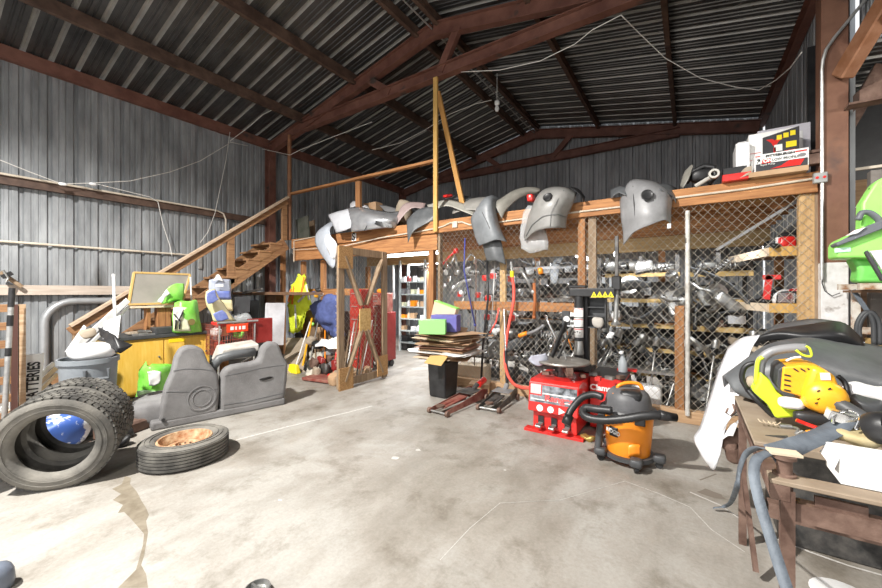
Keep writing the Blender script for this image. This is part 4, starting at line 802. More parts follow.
# ================================================================ TYRES
def tyre(name, label, R, r, w, M, group=None, rim=False):
    t = thing(name, label, 'tyre', group=group); h = w / 2
    b = MB(); b.lathe([(r, -h * .62), (r + .012, -h * .8), (r + .03, -h * .92), ((R + r) / 2, -h), (R - .035, -h * .94), (R - .035, -h * .95), (R - .012, -h * .84), (R - .02, -h * .8), (R - .02, h * .8), (R - .012, h * .84), (R - .035, h * .95), ((R + r) / 2, h), (r + .03, h * .92), (r + .012, h * .8), (r, h * .62), (r + .03, h * .55), (R - .045, h * .75), (R - .045, -h * .75), (r + .03, -h * .55), (r, -h * .62)], 56)
    for z in (-h - .001, h + .001):
        s = 1 if z > 0 else -1
        for rr in (r + .05, R - .055): b.lathe([(rr, z - s * .003), (rr, z + s * .0025), (rr + .006, z + s * .0025), (rr + .006, z - s * .003)], 56, cap=False)
    b.build('sidewall', M_RUBBER, t, smooth=True)
    b = MB(); n = 0 if rim else 46; c = 5
    for k in range(6 if rim else 0): zz = (k - 2.5) * w * .82 / 6; b.lathe([(R - .022, zz - .011), (R + .0, zz - .010), (R + .0, zz + .010), (R - .022, zz + .011), (R - .022, zz - .011)], 56)
    for i in range(n):
        for j in range(c):
            a = 2 * PI * (i + (.5 if j % 2 else 0)) / n; z = (j - (c - 1) / 2) * w * .82 / c
            b.box((0, 0, 0), (.022, 2 * PI * R / n * .8, w * .82 / c * .8), Matrix.Rotation(a, 4, 'Z') @ Matrix.Translation((R - .011, 0, z)) @ Matrix.Rotation(.25 * (1 if j % 2 else -1), 4, 'X'))
    b.build('tread', M_TREAD, t)
    if rim:
        b = MB(); b.lathe([(r + .012, h * .75), (r + .004, h * .86), (r - .006, h * .84), (r - .012, h * .55), (r - .03, h * .3), (r - .035, -h * .3), (r - .01, -h * .6), (r + .01, -h * .75), (r + .01, -h * .7), (r - .04, -h * .25), (r - .045, h * .05), (r - .075, h * .1), (.09, h * .32), (.075, h * .3), (.07, h * .1), (.0, h * .08)], 40, cap=False); b.build('rusty_rim', M_RUST, t, smooth=True)['label'] = 'rust covered steel rim'
        b = MB()
        for k in range(8): a = k * PI / 4; b.cyl((.055 * math.cos(a), .055 * math.sin(a), h * .08), (.055 * math.cos(a), .055 * math.sin(a), h * .2), .008, 6)
        b.build('wheel_bolts', M_RUSTY, t)
    return move(t, M)
def tyre_M(c, ax, lean=0):
    z = Vector(ax).normalized(); x = z.cross(Vector((0, 0, 1))).normalized(); y = z.cross(x)
    return Matrix(((x.x, y.x, z.x, c[0]), (x.y, y.y, z.y, c[1]), (x.z, y.z, z.z, c[2]), (0, 0, 0, 1)))
axv = Vector((.86, -.50, -.10)).normalized()
c1 = Vector((-4.06, .75, .362)); c2 = c1 - axv * .27; c3 = c2 - axv * .2
tyre('tyre', 'large worn truck tyre standing upright nearest the camera at the left', .365, .226, .26, tyre_M(c1, axv), 'standing tyres')
tyre('tyre', 'chunky tread tyre standing directly behind the nearest upright tyre', .362, .226, .25, tyre_M(c2 + Vector((0, 0, .01)), (.84, -.54, -.1)), 'standing tyres')
tyre('tyre', 'tyre at the left frame edge of which only a sliver of tread shows', .36, .23, .25, tyre_M((-4.55, .18, .36), (.3, -.95, 0)), 'standing tyres')
tyre('wheel', 'mounted tyre with a rusty steel rim lying flat on the floor', .345, .205, .2, TR((-3.80, 1.50, .1), rz=.4), rim=True)
# ================================================================ BENCH SEAT (seen from behind)
A_, B_ = Vector((-4.80, 1.58, 0)), Vector((-4.47, 2.98, 0)); ud = (B_ - A_).normalized(); nd = Vector((ud.y, -ud.x, 0))   # nd points to the camera side
SW = thing('bench_seat', 'torn grey pickup truck bench seat standing on the floor, seen from behind', 'car seat', (A_ + B_) / 2)
def onp(px, py, off=0):
    a, b_, v = ray(px, py); q = A_ + nd * off; d = q.dot(nd) / (a * nd.x + b_ * nd.y); p = Vector((a * d, b_ * d, EYE + v * d)); return (p - A_).dot(ud), p.z
def seatslab(nm, outl, d0, d1, m=M_FABRIC, bev=.05):
    T = facing(A_ + nd * d0, ud, (0, 0, 1)); poly = [onp(*q) for q in outl]; b = MB(); b.prism(poly, d1 - d0 if False else (d0 - d1), T, z0=-(d0 - d1)); return b.build(nm, m, SW, bev=bev, segs=5, smooth=60)
lb = [(159, 424), (162, 405), (165.5, 388), (172, 373), (175.4, 358), (180, 349.5), (187, 346), (197, 346), (204, 350), (208, 361), (213.5, 367.5), (218.6, 375), (220.3, 390), (218, 413), (190, 419)]
rb = [(220.5, 413), (220.5, 390), (221.5, 376), (225, 369), (233, 365.5), (250, 363), (259, 360.5), (262.7, 347.5), (270, 341.5), (279, 343), (284, 356), (288.8, 363), (288, 380), (286, 394), (284.2, 400), (252, 407.5)]
seatslab('backrest', lb, .0, -.17); seatslab('backrest', rb, 0, -.17)
T = facing(A_, ud, (0, 0, 1)); b = MB(); b.box((.70, .045, -.1), (1.42, .1, .2), None); b.v = [T @ v for v in b.v]; b.build('base_strip', M_FABRIC, SW, bev=.025, segs=3, smooth=60)
b = MB(); b.blob((0.65, .16, -.42), (1.6, .26, .66), .35, 14, lump=.015, ls=4); b.v = [T @ v for v in b.v]; b.build('seat_cushion', M_FABRIC, SW, smooth='all')
u, z = onp(202, 398); b = MB(); b.lathe([(.145, -.002), (.15, .006), (.135, .008), (.13, .002), (.1, .001), (.098, .006), (.09, .006), (.088, 0)], 36, T @ Matrix.Translation((u, z, 0)), cap=False); b.build('round_emboss', M_FABRIC, SW, smooth=True)
u, z = onp(266, 378.5); b = MB(); b.prism([(-.085, 0), (-.05, .012), (.05, .018), (.085, .008), (.05, -.01), (-.04, -.02)], .012, T @ Matrix.Translation((u, z, -.002))); b.build('handle_slot', M_BLACK, SW)['label'] = 'dark torn slot'
for q in ([(173, 371), (185, 369), (200, 369), (213, 371)], [(225, 376), (245, 372), (262, 368), (284, 365)], [(166, 392), (190, 392), (218, 389)], [(224, 405), (245, 402), (262, 398), (284, 393)]):
    b = MB(); b.tube([T @ Vector((*onp(*p_), .001)) for p_ in q], .003, 5); b.build('seam', M_BUMP_DK, SW)
u, z = onp(162, 420); b = MB(); b.cyl(T @ Vector((u + .01, z, 0)), T @ Vector((u + .01, z, .02)), .018, 14); b.build('bolt', M_BLACK, SW)
b = MB()
uu = [onp(213, 371), onp(222, 360), onp(236, 356), onp(258, 353)]
b.tube([T @ Vector((u, z, -.13)) for u, z in uu], .055, 10); b.build('console_roll', M_BUMP_DK, SW, smooth='all')
q1, q2, q3, q4 = [T @ Vector((*onp(*q, -.1), -.13)) for q in ((217, 365), (223, 350), (260, 344), (260, 351))]
b = MB(); w = -nd * .3 + Vector((0, 0, .03)); vs = [q1, q2, q3, q4, q1 + w, q2 + w, q3 + w, q4 + w]; b.add(vs, [(3, 2, 1, 0), (4, 5, 6, 7), (0, 1, 5, 4), (1, 2, 6, 5), (2, 3, 7, 6), (3, 0, 4, 7)]); b.build('folded_armrest', mat('worn beige vinyl', (.40, .37, .33), .6, 0, (.56, .53, .49), 8), SW, bev=.02, segs=3)['label'] = 'beige folded centre armrest'
for u in (.02, 1.38): b = MB(); b.box(T @ Vector((u, .02, -.2)), (.05, .3, .04), Matrix.Rotation(math.atan2(nd.y, nd.x) + PI / 2, 4, 'Z')); b.build('bracket', M_IRON, SW)
# ================================================================ LEFT WALL CLUTTER
CX = -6.5
t = thing('wooden_cabinet', 'honey yellow wooden base cabinet with a dark worktop', 'cabinet', (-6.85, 2.28, 0))
b = MB(); b.box((-6.85, 2.3, .42), (.66, 1.26, .8)); b.build('body', M_OAK, t, bev=.004)
b = MB(); b.box((-6.84, 2.3, .85), (.74, 1.34, .05)); b.build('worktop', M_DKGREY, t, bev=.006)
for y, w in ((1.98, .6), (2.605, .62)):
    b = MB(); b.box((CX - .008, y, .42), (.022, w, .74)); o = b.build('door', M_OAK, t, bev=.004); b = MB(); b.cyl((CX, y + w / 2 - .06, .55), (CX + .03, y + w / 2 - .06, .55), .012); b.build('knob', M_METAL, o)
b = MB(); a, c = atx(169, 341, CX + .01), atx(185, 341, CX + .01); b.box((CX + .006, (a.y + c.y) / 2, a.z), (.004, c.y - a.y, .055)); b.build('yellow_label', mat('yellow tape', (.9, .62, .01)), t)
t = thing('framed_mirror', 'slanted oak framed mirror propped on the stand above the yellow cabinet', 'mirror', atx(157, 304, -6.75))
cs = [atx(128.5, 304.5, -6.7), atx(134, 272.5, -6.85), atx(190, 274.5, -6.85), atx(182, 303, -6.7)]
b = MB(); b.add(cs, [(0, 1, 2, 3)]); b.build('glass', M_GLASSY, t, solid=.008)
for i in range(4): b = MB(); b.beam(cs[i], cs[(i + 1) % 4], .03, .035, up=(1, 0, 0)); b.build('frame_bar', M_OAKF, t, bev=.003)
zc = .875
t = thing('wooden_stand', 'rough wooden stand on the yellow cabinet carrying the mirror', 'stand', (-6.8, 2.1, zc))
a, c = atx(130, 306, -6.7), atx(184, 306, -6.7)
b = MB(); b.box((-6.75, (a.y + c.y) / 2, a.z - .02), (.22, c.y - a.y, .03)); b.build('top_board', M_CARDLT, t, bev=.003)
for px, w in ((160.5, .1), (167.5, .07), (148, .05)):
    q = atx(px, 320, -6.72); b = MB(); b.box((-6.75, q.y, (a.z - .03 + zc) / 2), (.12, w, a.z - .03 - zc)); b.build('upright', M_WZ, t, bev=.003)
a, c = atx(128, 332, -6.7), atx(158, 332, -6.7); b = MB(); b.box((-6.75, (a.y + c.y) / 2, zc + .03), (.2, c.y - a.y, .025)); b.build('base_board', M_WGX, t)
def bagp(rows, thick, nm, label, mats, cat='bag', loc=None, noisy=.012, extra=None):
    # a filled bag: front and back skins that meet at the rim
    n, m_ = len(rows), len(rows[0]); fr = rows; t = thing(nm, label, cat, fr[0][0])
    view = Vector((.9, -.35, .1)).normalized()
    def puff(s):
        return [[p + view * (s * thick * math.sin(PI * min(max(j / (m_ - 1), .0), 1)) ** .6 * math.sin(PI * (i + .35) / (n - .3)) ** .5) if 0 < j < m_ - 1 else p for j, p in enumerate(r)] for i, r in enumerate(fr)]
    b = MB(); b.surf(puff(.5), 5, 5, noisy=noisy, nscale=9)
    b.surf([r for r in puff(-.5)], 5, 5, noisy=noisy, nscale=9); b.build('sack', mats, t, smooth='all', solid=.004)
    if extra: extra(t, puff)
    return t
def gx(rows, X): return [[atx(px, py, X) for px, py in r] for r in rows]
M_GBAG = mat('green printed bag', (.16, .58, .05), .35, 0, (.32, .78, .14), 5, bump=.2, bscale=12)
M_CREAMBAG = mat('cream print', (.72, .74, .45), .4, 0, (.82, .83, .66), 5)
def ex(t, puff):
    b = MB(); b.surf(gx([[(173.5, 308), (179, 307), (187, 307.5)], [(173, 319), (180, 319), (188, 319)], [(173.5, 331), (182, 331.5), (191, 331)]], -6.355), 4, 4, noisy=.006, nscale=9); b.build('cream_panel', M_CREAMBAG, t, smooth='all', solid=.003)
    b = MB(); b.surf(gx([[(174.5, 310), (179, 309), (183, 309)], [(175, 316), (178, 316), (182, 315)], [(177, 321), (179, 321), (181, 320)]], -6.345), 4, 4, noisy=.012, nscale=14); b.build('printed_white_patch', M_PAPER, t, smooth='all', solid=.003)
    b = MB()
    for px in (176, 180): b.tube([atx(px, 320, -6.34), atx(px - .5, 329, -6.34)], .012, 6)
    b.tube([atx(174, 314, -6.335), atx(179, 320, -6.335), atx(183, 312, -6.335)], .013, 6); b.build('printed_dark_figure', M_BLACK, t, smooth='all')
    b = MB(); b.lathe([(0, 0), (.05, 0), (.05, .004), (0, .004)], 20, facing(atx(191.5, 322, -6.34), (0, 1, 0), (0, 0, 1))); b.build('round_print', mat('brown print', (.2, .15, .05)), t)
bagp(gx([[(175, 303), (181, 301), (188, 302), (193, 301), (197, 300)], [(173, 310), (180, 309), (188, 309), (194, 308), (198, 307)], [(172.5, 320), (180, 320), (188, 320), (196, 320), (200, 320)], [(172.5, 332), (180, 333), (188, 333), (196, 332.5), (202, 332)]], -6.48), .28, 'feed_bag', 'upright green and cream pet food bag standing on the cabinet end', M_GBAG, extra=ex)
bagp(gx([[(163, 296), (168, 288), (176, 284), (184, 284)], [(161, 300), (169, 294), (177, 291), (184, 291)], [(162, 304), (170, 302), (177, 301), (183, 302)]], -6.6), .1, 'feed_bag', 'crumpled green and white bag lying in front of the mirror', M_GBAG, extra=lambda t, p: MB().surf(gx([[(158, 301), (162, 295), (167, 289)], [(161, 303), (166, 298), (171, 293)]], -6.52), 4, 4, noisy=.02, nscale=11).build('white_corner', M_PAPER, t, smooth='all', solid=.004))
def ex(t, puff):
    b = MB(); b.surf(gx([[(147, 372), (153, 371), (161, 372)], [(149, 378), (155, 380), (160, 378)], [(149, 385), (155, 385), (159, 383)]], -5.80), 4, 4, noisy=.015, nscale=12); b.build('white_label', M_PAPER, t, smooth='all', solid=.003)
    b = MB(); b.surf(gx([[(137, 391), (145, 390), (156, 391)], [(137, 396), (145, 395), (156, 396)]], -5.80), 4, 3); b.build('pale_stripe', mat('pale green', (.55, .8, .45)), t, smooth='all', solid=.003)
bagp(gx([[(146, 361), (147, 366), (149, 366), (152, 364)], [(139, 371), (150, 368), (162, 366), (174, 365)], [(138, 379), (150, 379), (162, 378), (173, 377)], [(137, 392), (148, 392), (160, 392), (170, 391)], [(134, 405), (146, 406), (158, 405), (168, 403)]], -5.98), .34, 'soil_bag', 'bright green plastic sack slumped on the floor behind the bench seat', M_GBAG, extra=ex)
b = MB(); q = atx(163, 331, -6.6); b.box((-6.6, q.y, zc + .05), (.2, .24, .1), taper=1.12); one(b, 'plastic_tray', M_DKGREY, 'dark plastic tray on the cabinet beside the pet food bag', 'tray', bev=.008)
b = MB(); b.beam(atx(138, 331, -6.6) , atx(150, 331, -6.6), .05, .03); b.beam(atx(132, 335, -6.55), atx(155, 334, -6.55), .03, .025); b.box(atx(143, 334, -6.6), (.08, .1, .04)); one(b, 'hand_tool', M_METAL, 'grey hand tools lying on the left end of the yellow cabinet', 'tool')
b = MB(); q = atx(192, 262, -6.9); b.cyl(atx(191.5, 302, -6.75), atx(190.5, 277, -6.75), .012); one(b, 'white_rod', M_WHITE, 'short white rod standing behind the pet food bag', 'rod')
# bins
tcl = Vector((-5.35, 1.20, 0)); t = thing('trash_can', 'round grey plastic trash can overflowing with scrap left of the yellow cabinet', 'trash can', tcl)
b = MB(); b.lathe([(0, .01), (.2, .01), (.205, .03), (.235, .75), (.252, .75), (.252, .8), (.235, .8), (.232, .77), (.2, .06), (0, .05)], 36, Matrix.Translation(tcl)); b.build('body', pl('bin grey', (.20, .22, .24), .5), t, smooth=True)
v = (-tcl + Vector((0, 0, 0))).normalized(); sd = Vector((-v.y, v.x, 0))
hc = tcl + v * .255 + sd * 0.06
b = MB(); b.tube([hc + sd * -.09 + Vector((0, 0, .70)), hc + sd * -.09 + Vector((0, 0, .6)), hc + sd * .09 + Vector((0, 0, .6)), hc + sd * .09 + Vector((0, 0, .70))], .018, 8); b.build('handle', pl('handle grey', (.1, .11, .12)), t, smooth=True)
hd = atd(86, 349, 3.9); b = MB(); b.blob((tcl.x + .02, tcl.y + .02, .86), (.4, .38, .2), .9, 12, lump=.02); one(b, 'white_cover', M_WHITE, 'white domed cover sitting in the grey trash can', 'cover', smooth='all')
def quadp(pts, nm, m, lab, cat, th=.008, group=None, sm=False, noisy=0):
    b = MB()
    if len(pts) == 4 and not noisy: b.add(pts, [(0, 1, 2, 3)])
    elif noisy: b.surf([[pts[0], pts[0].lerp(pts[1], .5), pts[1]], [pts[0].lerp(pts[3], .5), (pts[0] + pts[1] + pts[2] + pts[3]) / 4, pts[1].lerp(pts[2], .5)], [pts[3], pts[3].lerp(pts[2], .5), pts[2]]], 6, 6, noisy=noisy, nscale=7)
    else: b.add(pts, [tuple(range(len(pts)))])
    return one(b, nm, m, lab, cat, group, solid=th, smooth='all' if noisy else False)
D4 = lambda px, py, d=4.3: atd(px, py, d)
quadp([D4(65, 352, 4.5), D4(84, 325, 4.5), D4(86, 327, 4.5), D4(74, 352, 4.4)], 'white_board', M_WHITE, 'white board poking out of the trash can at its left', 'board')
quadp([D4(103, 339, 4.5), D4(104, 322, 4.5), D4(121, 315, 4.5), D4(118, 341, 4.5)], 'white_board', M_WHITE, 'white square panel sticking up at the right of the trash can', 'board')
b = MB(); b.tube([D4(113.5, 274, 4.55), D4(116, 345, 4.55)], .016); one(b, 'white_rod', M_WHITE, 'thin white vertical pole rising from the trash can', 'pole', smooth=True)
for i, (a, c, w) in enumerate((((76, 347), (128, 300), .07), ((84, 350), (129, 306), .04), ((70, 350), (118, 306), .03))):
    b = MB(); b.beam(D4(*a, 4.55 + i * .05), D4(*c, 5.1 + i * .05), .012, w); one(b, 'white_trim_strip', M_WHITE, ['wide white trim strip slanting up from the trash can', 'narrow white trim strip just below the wide slanting one', 'thin white trim strip above the wide slanting one'][i], 'trim strip')
t = bagp([[D4(100, 328, 4.2), D4(108, 330, 4.15), D4(114, 336, 4.1), D4(122, 340, 4.1)], [D4(101, 336, 4.15), D4(110, 340, 4.1), D4(118, 344, 4.0), D4(131, 345, 4.1)], [D4(105, 344, 4.1), D4(112, 349, 4.0), D4(120, 353, 4.0), D4(127, 350, 4.05)]], .08, 'black_cloth', 'black crumpled jacket thrown over the trash can rim', M_BLACK, 'cloth', noisy=.04)
b = MB(); b.blob(D4(95, 349, 4.15), (.1, .2, .16), .5, lump=.02); one(b, 'grey_case', pl('case grey', (.12, .13, .14)), 'dark grey case jammed in the trash can under the black jacket', 'case', smooth='all')
b = MB(); b.blob(D4(88, 333, 4.3), (.1, .14, .1), .7, lump=.03, ls=9); one(b, 'brown_rag', M_TAN, 'tan rag on the white cover in the trash can', 'rag', smooth='all')
b = MB(); q = atx(119, 345, -5.9); b.box((-5.95, q.y - .2, .43), (.3, .3, .84)); one(b, 'grey_bin', pl('bin grey2', (.16, .17, .18)), 'tall square grey bin between the trash can and the yellow cabinet', 'bin', bev=.02)
# battery sign
t = thing('battery_sign', 'white sign with black BATTERIES lettering turned on end', 'sign', atx(32, 400, -6.5))
pa, pb = atx(23, 357.5, -6.5), atx(42, 355.5, -6.5); w = pb.y - pa.y; yc = (pa.y + pb.y) / 2
b = MB(); b.box((-6.5, yc, .42), (.02, w, .68), Matrix.Rotation(-.05, 4, 'X')); b.build('panel', M_PAPER, t, bev=.003)
text('BATTERIES', w * .93, facing((-6.486, yc + .002, .43), (0, .05, 1), (0, -1, .05)), M_BLACK, t, sx=.7, bold=.004)
# scrap at far left
t = thing('wooden_rack', 'brown slatted wooden rack at the far left edge', 'rack', atd(8, 415, 4.4)); 
p0, p1 = atx(-14, 318, -6.3), atx(14, 318, -6.3)
for k in range(7): z = .12 + k * .2; b = MB(); b.box((-6.3, (p0.y + p1.y) / 2, z), (.05, p1.y - p0.y, .085)); b.build('slat', M_WY, t, bev=.003)
for y in (p1.y, p1.y + .06): b = MB(); b.box((-6.3, y, .68), (.07, .05, 1.36)); b.build('upright', mat('maroon post', (.10, .045, .035), .6) if y == p1.y else wood('split post', (.35, .2, .1), (.6, .45, .3)), t)
pa, pb = atx(4, 425, -6.1), atx(12, 288, -6.1); t = thing('striped_pole', 'silver pole with black bands leaning on the slatted rack', 'pole', pa)
b = MB(); b.cyl(pa, pb, .024); b.build('tube', M_GALV, t, smooth=True)
for f, g_ in ((.5, .56), (.72, .8), (.86, 1)): b = MB(); b.cyl(pa.lerp(pb, f), pa.lerp(pb, g_), .026); b.build('black_band', M_BLACK, t, smooth=True)
t = thing('clamp_lamp', 'black clamp on the tip of the slanting wooden pole', 'clamp', atx(6, 275, -8.2)); b = MB(); b.box(atx(7, 275, -8.2), (.06, .12, .06), Matrix.Rotation(.6, 4, 'X')); b.build('jaw', M_BLACK, t, bev=.006); b = MB(); b.tube([atx(3, 270, -8.18), atx(8, 278, -8.18), atx(6, 282, -8.18)], .015); b.build('lever', M_METAL, t)
for i, (a, c, w) in enumerate((((0, 411), (54, 363), .05), ((8, 414), (56, 368), .05), ((16, 413), (57, 374), .04))):
    b = MB(); b.beam(atd(*a, 4.3), atd(*c, 4.75), .02, w); one(b, 'trim_plank', M_WHITE if i == 0 else M_CARDLT, ['white plank slanting up from the floor to the trash can', 'cream plank right below the white slanting plank', 'lowest cream plank of the slanting bundle'][i], 'plank')
b = MB(); b.blob(atz(38, 400, .12), (.35, .5, .24), .7, 12, lump=.06, ls=6); one(b, 'white_sack', mat('white poly', (.6, .62, .66), .5, 0, (.8, .8, .82), 6, bump=.4, bscale=14), 'crumpled white plastic heap behind the standing tyres', 'plastic', smooth='all')
b = MB(); b.blob(atd(60, 431, 3.62) , (.34, .4, .32), .6, 12, lump=.05, ls=7); one(b, 'blue_bag', mat('blue white sack', (.05, .12, .42), .5, 0, (.75, .77, .8), 7, lo=.5, hi=.56), 'blue and white sack seen through the standing tyre', 'bag', smooth='all')
b = MB(); b.box((-5.0, 1.42, .06), (.25, .5, .12), Matrix.Rotation(.4, 4, 'Z')); one(b, 'rusty_block', M_RUSTY, 'rusty metal block on the floor between tyre and bench seat', 'block', bev=.02)
for i, (px, py) in enumerate(((126, 436), (131, 430), (122, 444), (117, 428))):
    b = MB(); b.blob(atz(px, py, .05) + Vector((-.1, 0, 0)), (.14, .16, .1), .6, lump=.03, ls=11, seed=i); one(b, 'scrap_lump', M_RUSTY if i % 2 else M_BLACK, 'small dark scrap piece between the tyres and the bench seat', 'scrap', 'scrap pieces between the tyres and the seat', smooth='all')
b = MB(); b.box((-5.6, .55, .05), (.9, 1.3, .1), Matrix.Rotation(.3, 4, 'Z')); one(b, 'brown_plank', M_WDK, 'dark board lying on the floor behind the upright tyres', 'plank')
# ================================================================ SHOPPING CART
t = thing('shopping_cart', 'red wire shopping cart with a red sign parked behind the bench seat', 'shopping cart', (-6.3, 3.15, 0))
X0, X1, Y0, Y1 = -6.75, -6.05, 2.86, 3.42; z0, z1 = .5, .98; M_CW = mat('cart wire', (.38, .10, .07), .4, .3)
b = MB()
def wallg(p, q, n, mz=6):
    for i in range(n + 1):
        a = Vector(p).lerp(Vector(q), i / n); b.tube([(a.x, a.y, z0), (a.x, a.y, z1)], .004, 4)
    for k in range(mz + 1): z = z0 + (z1 - z0) * k / mz; b.tube([(p[0], p[1], z), (q[0], q[1], z)], .004, 4)
wallg((X1, Y0, 0), (X1, Y1, 0), 14); wallg((X0, Y0, 0), (X0, Y1, 0), 14); wallg((X0, Y0, 0), (X1, Y0, 0), 16); wallg((X0, Y1, 0), (X1, Y1, 0), 16)
for i in range(15): b.tube([(X0, Y0 + .04 * i, z0), (X1, Y0 + .04 * i, z0)], .004, 4)
b.build('wire_basket', M_CW, t)
b = MB(); b.tube([(X1 + .02, Y0 - .04, z1 + .04), (X1 + .02, Y1 + .04, z1 + .04)], .018, 8); b.build('handle', M_GALV, t, smooth=True)
for y in (Y0, Y1): b = MB(); b.tube([(X1, y, z1), (X1 - .02, y, .45), (X0 + .1, y, .2), (X0 + .1, y, .12)], .014, 8); b.tube([(X1 - .02, y, .45), (X1 - .05, y, .12)], .014, 8); b.build('leg', M_GALV, t)
for x in (X0 + .1, X1 - .05):
    for y in (Y0, Y1): b = MB(); b.cyl((x, y - .015, .06), (x, y + .015, .06), .06, 16); b.build('caster', M_BLACK, t)
b = MB(); b.box((X1 + .03, (Y0 + Y1) / 2 - .02, .925), (.012, .34, .13)); sg = b.build('sign_plate', mat('orange red sign', (.8, .07, .02), .4), t, bev=.003)
b = MB()
for k, w in enumerate((.05, .022, .03, .05)): b.box((X1 + .038, (Y0 + Y1) / 2 - .11 + k * .062, .925), (.004, w, .055))
b.build('white_blocks', M_PAPER, sg)
M_BY = mat('cream and blue sack', (.80, .72, .42), .5, 0, (.74, .66, .38), 6)
def ex(t, puff):
    b = MB(); b.surf(gx([[(207, 293), (211, 291), (215, 290)], [(206.5, 300), (211, 299), (217, 297)], [(208, 304), (213, 303), (219, 299)]], -6.12), 4, 4); b.build('blue_top', mat('blue print', (.12, .17, .5), .5, 0, (.25, .3, .6), 8), t, smooth='all', solid=.004)
    b = MB(); b.surf(gx([[(213, 314), (217, 312), (222, 310)], [(215, 318), (220, 316), (226, 313)], [(217, 321), (222, 321), (229, 319)]], -6.10), 4, 4); b.build('blue_panel', MATS['blue print'], t, smooth='all', solid=.004)
bagp(gx([[(206, 292), (210, 290), (215, 289)], [(206, 301), (212, 300), (219, 297)], [(210, 312), (217, 309), (226, 307)], [(214, 322), (223, 322), (235, 321)]], -6.25), .14, 'seed_sack', 'cream sack with blue print leaning out of the shopping cart', M_BY, extra=ex)
def ex(t, puff):
    b = MB(); b.surf(gx([[(209, 291), (220, 291), (230, 291)], [(210, 299), (220, 299), (231, 299)]], -6.52), 4, 3); b.build('blue_band', MATS['blue print'], t, smooth='all', solid=.004)
    b = MB(); b.surf(gx([[(218, 300), (225, 300), (232, 300)], [(221, 311), (227, 311), (233, 311)]], -6.5), 4, 3); b.build('cream_panel', M_BY, t, smooth='all', solid=.004)
    b = MB(); b.surf(gx([[(214, 279), (218, 274), (222, 279)], [(213, 281), (218, 280), (223, 281)]], -6.55), 4, 3); b.build('white_tip', M_PAPER, t, solid=.004)
    b = MB(); b.box(atx(219.5, 285.5, -6.5), (.01, .12, .04)); b.build('label', M_PAPER, t)
bagp(gx([[(209, 280), (219, 279), (231, 280)], [(209, 292), (219, 292), (231, 292)], [(210, 310), (222, 312), (233, 312)], [(214, 321), (222, 321), (234, 321)]], -6.62), .12, 'hanging_bag', 'greyish clear bag with blue band standing upright behind the cream sack', mat('greyblue film', (.32, .35, .44), .3, 0, (.45, .48, .56), 5), extra=ex)
quadp([atx(235, 297, -6.6), atx(250, 296, -6.6), atx(249, 312, -6.6), atx(233, 314, -6.6)], 'dark_case', M_DKGREY, 'dark grey flat case leaning in the back of the shopping cart', 'case', .05)
b = MB(); b.blob(atx(243, 318, -6.2), (.2, .24, .12), .8, 12, lump=.05, ls=9); one(b, 'clear_bag', M_CLEAR, 'crumpled clear plastic bag on top of the cart contents', 'bag', smooth='all')
b = MB(); b.blob(atx(222, 323, -6.4), (.3, .3, .1), .8, lump=.03); one(b, 'red_bundle', M_RED, 'red cloth bundle under the cream sack in the cart', 'cloth', smooth='all')
for i, (px, py, c) in enumerate(((216, 332, M_WHITE), (226, 340, M_BLACK), (238, 334, M_GREEN), (233, 345, M_DKGREY), (219, 346, M_REDDK))):
    b = MB(); b.blob(atx(px, py, -6.35), (.2, .13, .13), .7, lump=.03, ls=9, seed=i); one(b, 'cart_item', c, ['white', 'black', 'green', 'dark grey', 'dark red'][i] + ' bundle inside the shopping cart basket', 'bundle', smooth='all')
b = MB(); q0, q1 = atx(247.5, 340, -6.1), atx(272, 340, -6.1); b.box((-6.1, (q0.y + q1.y) / 2, .84), (.05, q1.y - q0.y, .42)); one(b, 'red_sheet', M_REDDK, 'dark red metal panel standing right of the shopping cart', 'panel', bev=.01)
quadp([atx(264, 345, -6.6), atx(266, 303, -6.75), atx(285, 303, -6.75), atx(283, 345, -6.6)], 'white_board', pl('grey white board', (.62, .62, .64)), 'grey white board leaning upright right of the red panel', 'board', .03)
b = MB(); b.beam(at(243, 293, 4.2), at(262, 289, 4.2), .05, .04); b.blob(at(247, 292, 4.2), (.1, .1, .06), .8); one(b, 'greasy_shaft', M_IRON, 'greasy metal shaft lying on the timber ledge beneath the stairs', 'metal bar')
b = MB(); a, c = at(198, 290, 4.3), at(292, 290, 4.3); b.box(((a.x + c.x) / 2 + .2, 4.6, 1.47), (c.x - a.x - .1, .6, .06)); o = one(b, 'under_stair_shelf', M_WDK, 'dark timber ledge under the top of the stairs', 'shelf', bev=.004)
for i, (px, pt, pb, w, c) in enumerate(((222, 262, 285, .3, M_WX), (252, 300, 350, .25, M_BLACK), (240, 298, 330, .35, M_DKGREY), (257, 270, 350, .12, M_BLACK), (275, 295, 305, .35, M_WDK), (205, 300, 345, .3, M_DKGREY))):
    a = at(px, pt, 4.75); zb = at(px, pb, 4.75).z; zb = max(0, zb) if pt > 290 else zb; b = MB(); b.box((a.x, 4.75, (a.z + (zb if zb > 1.5 else 0)) / 2), (w, .2, a.z - (zb if zb > 1.5 else 0))); 
    if a.z < 1.46 and i not in (0,): one(b, 'stored_crate', c, ['', 'narrow black crate stack below the ledge right of the cart', 'dark grey crate behind the cart bag', '', 'brown crate below the ledge by the white board', 'dark grey crate behind the pet food bag'][i] or 'crate', 'crate', bev=.01)
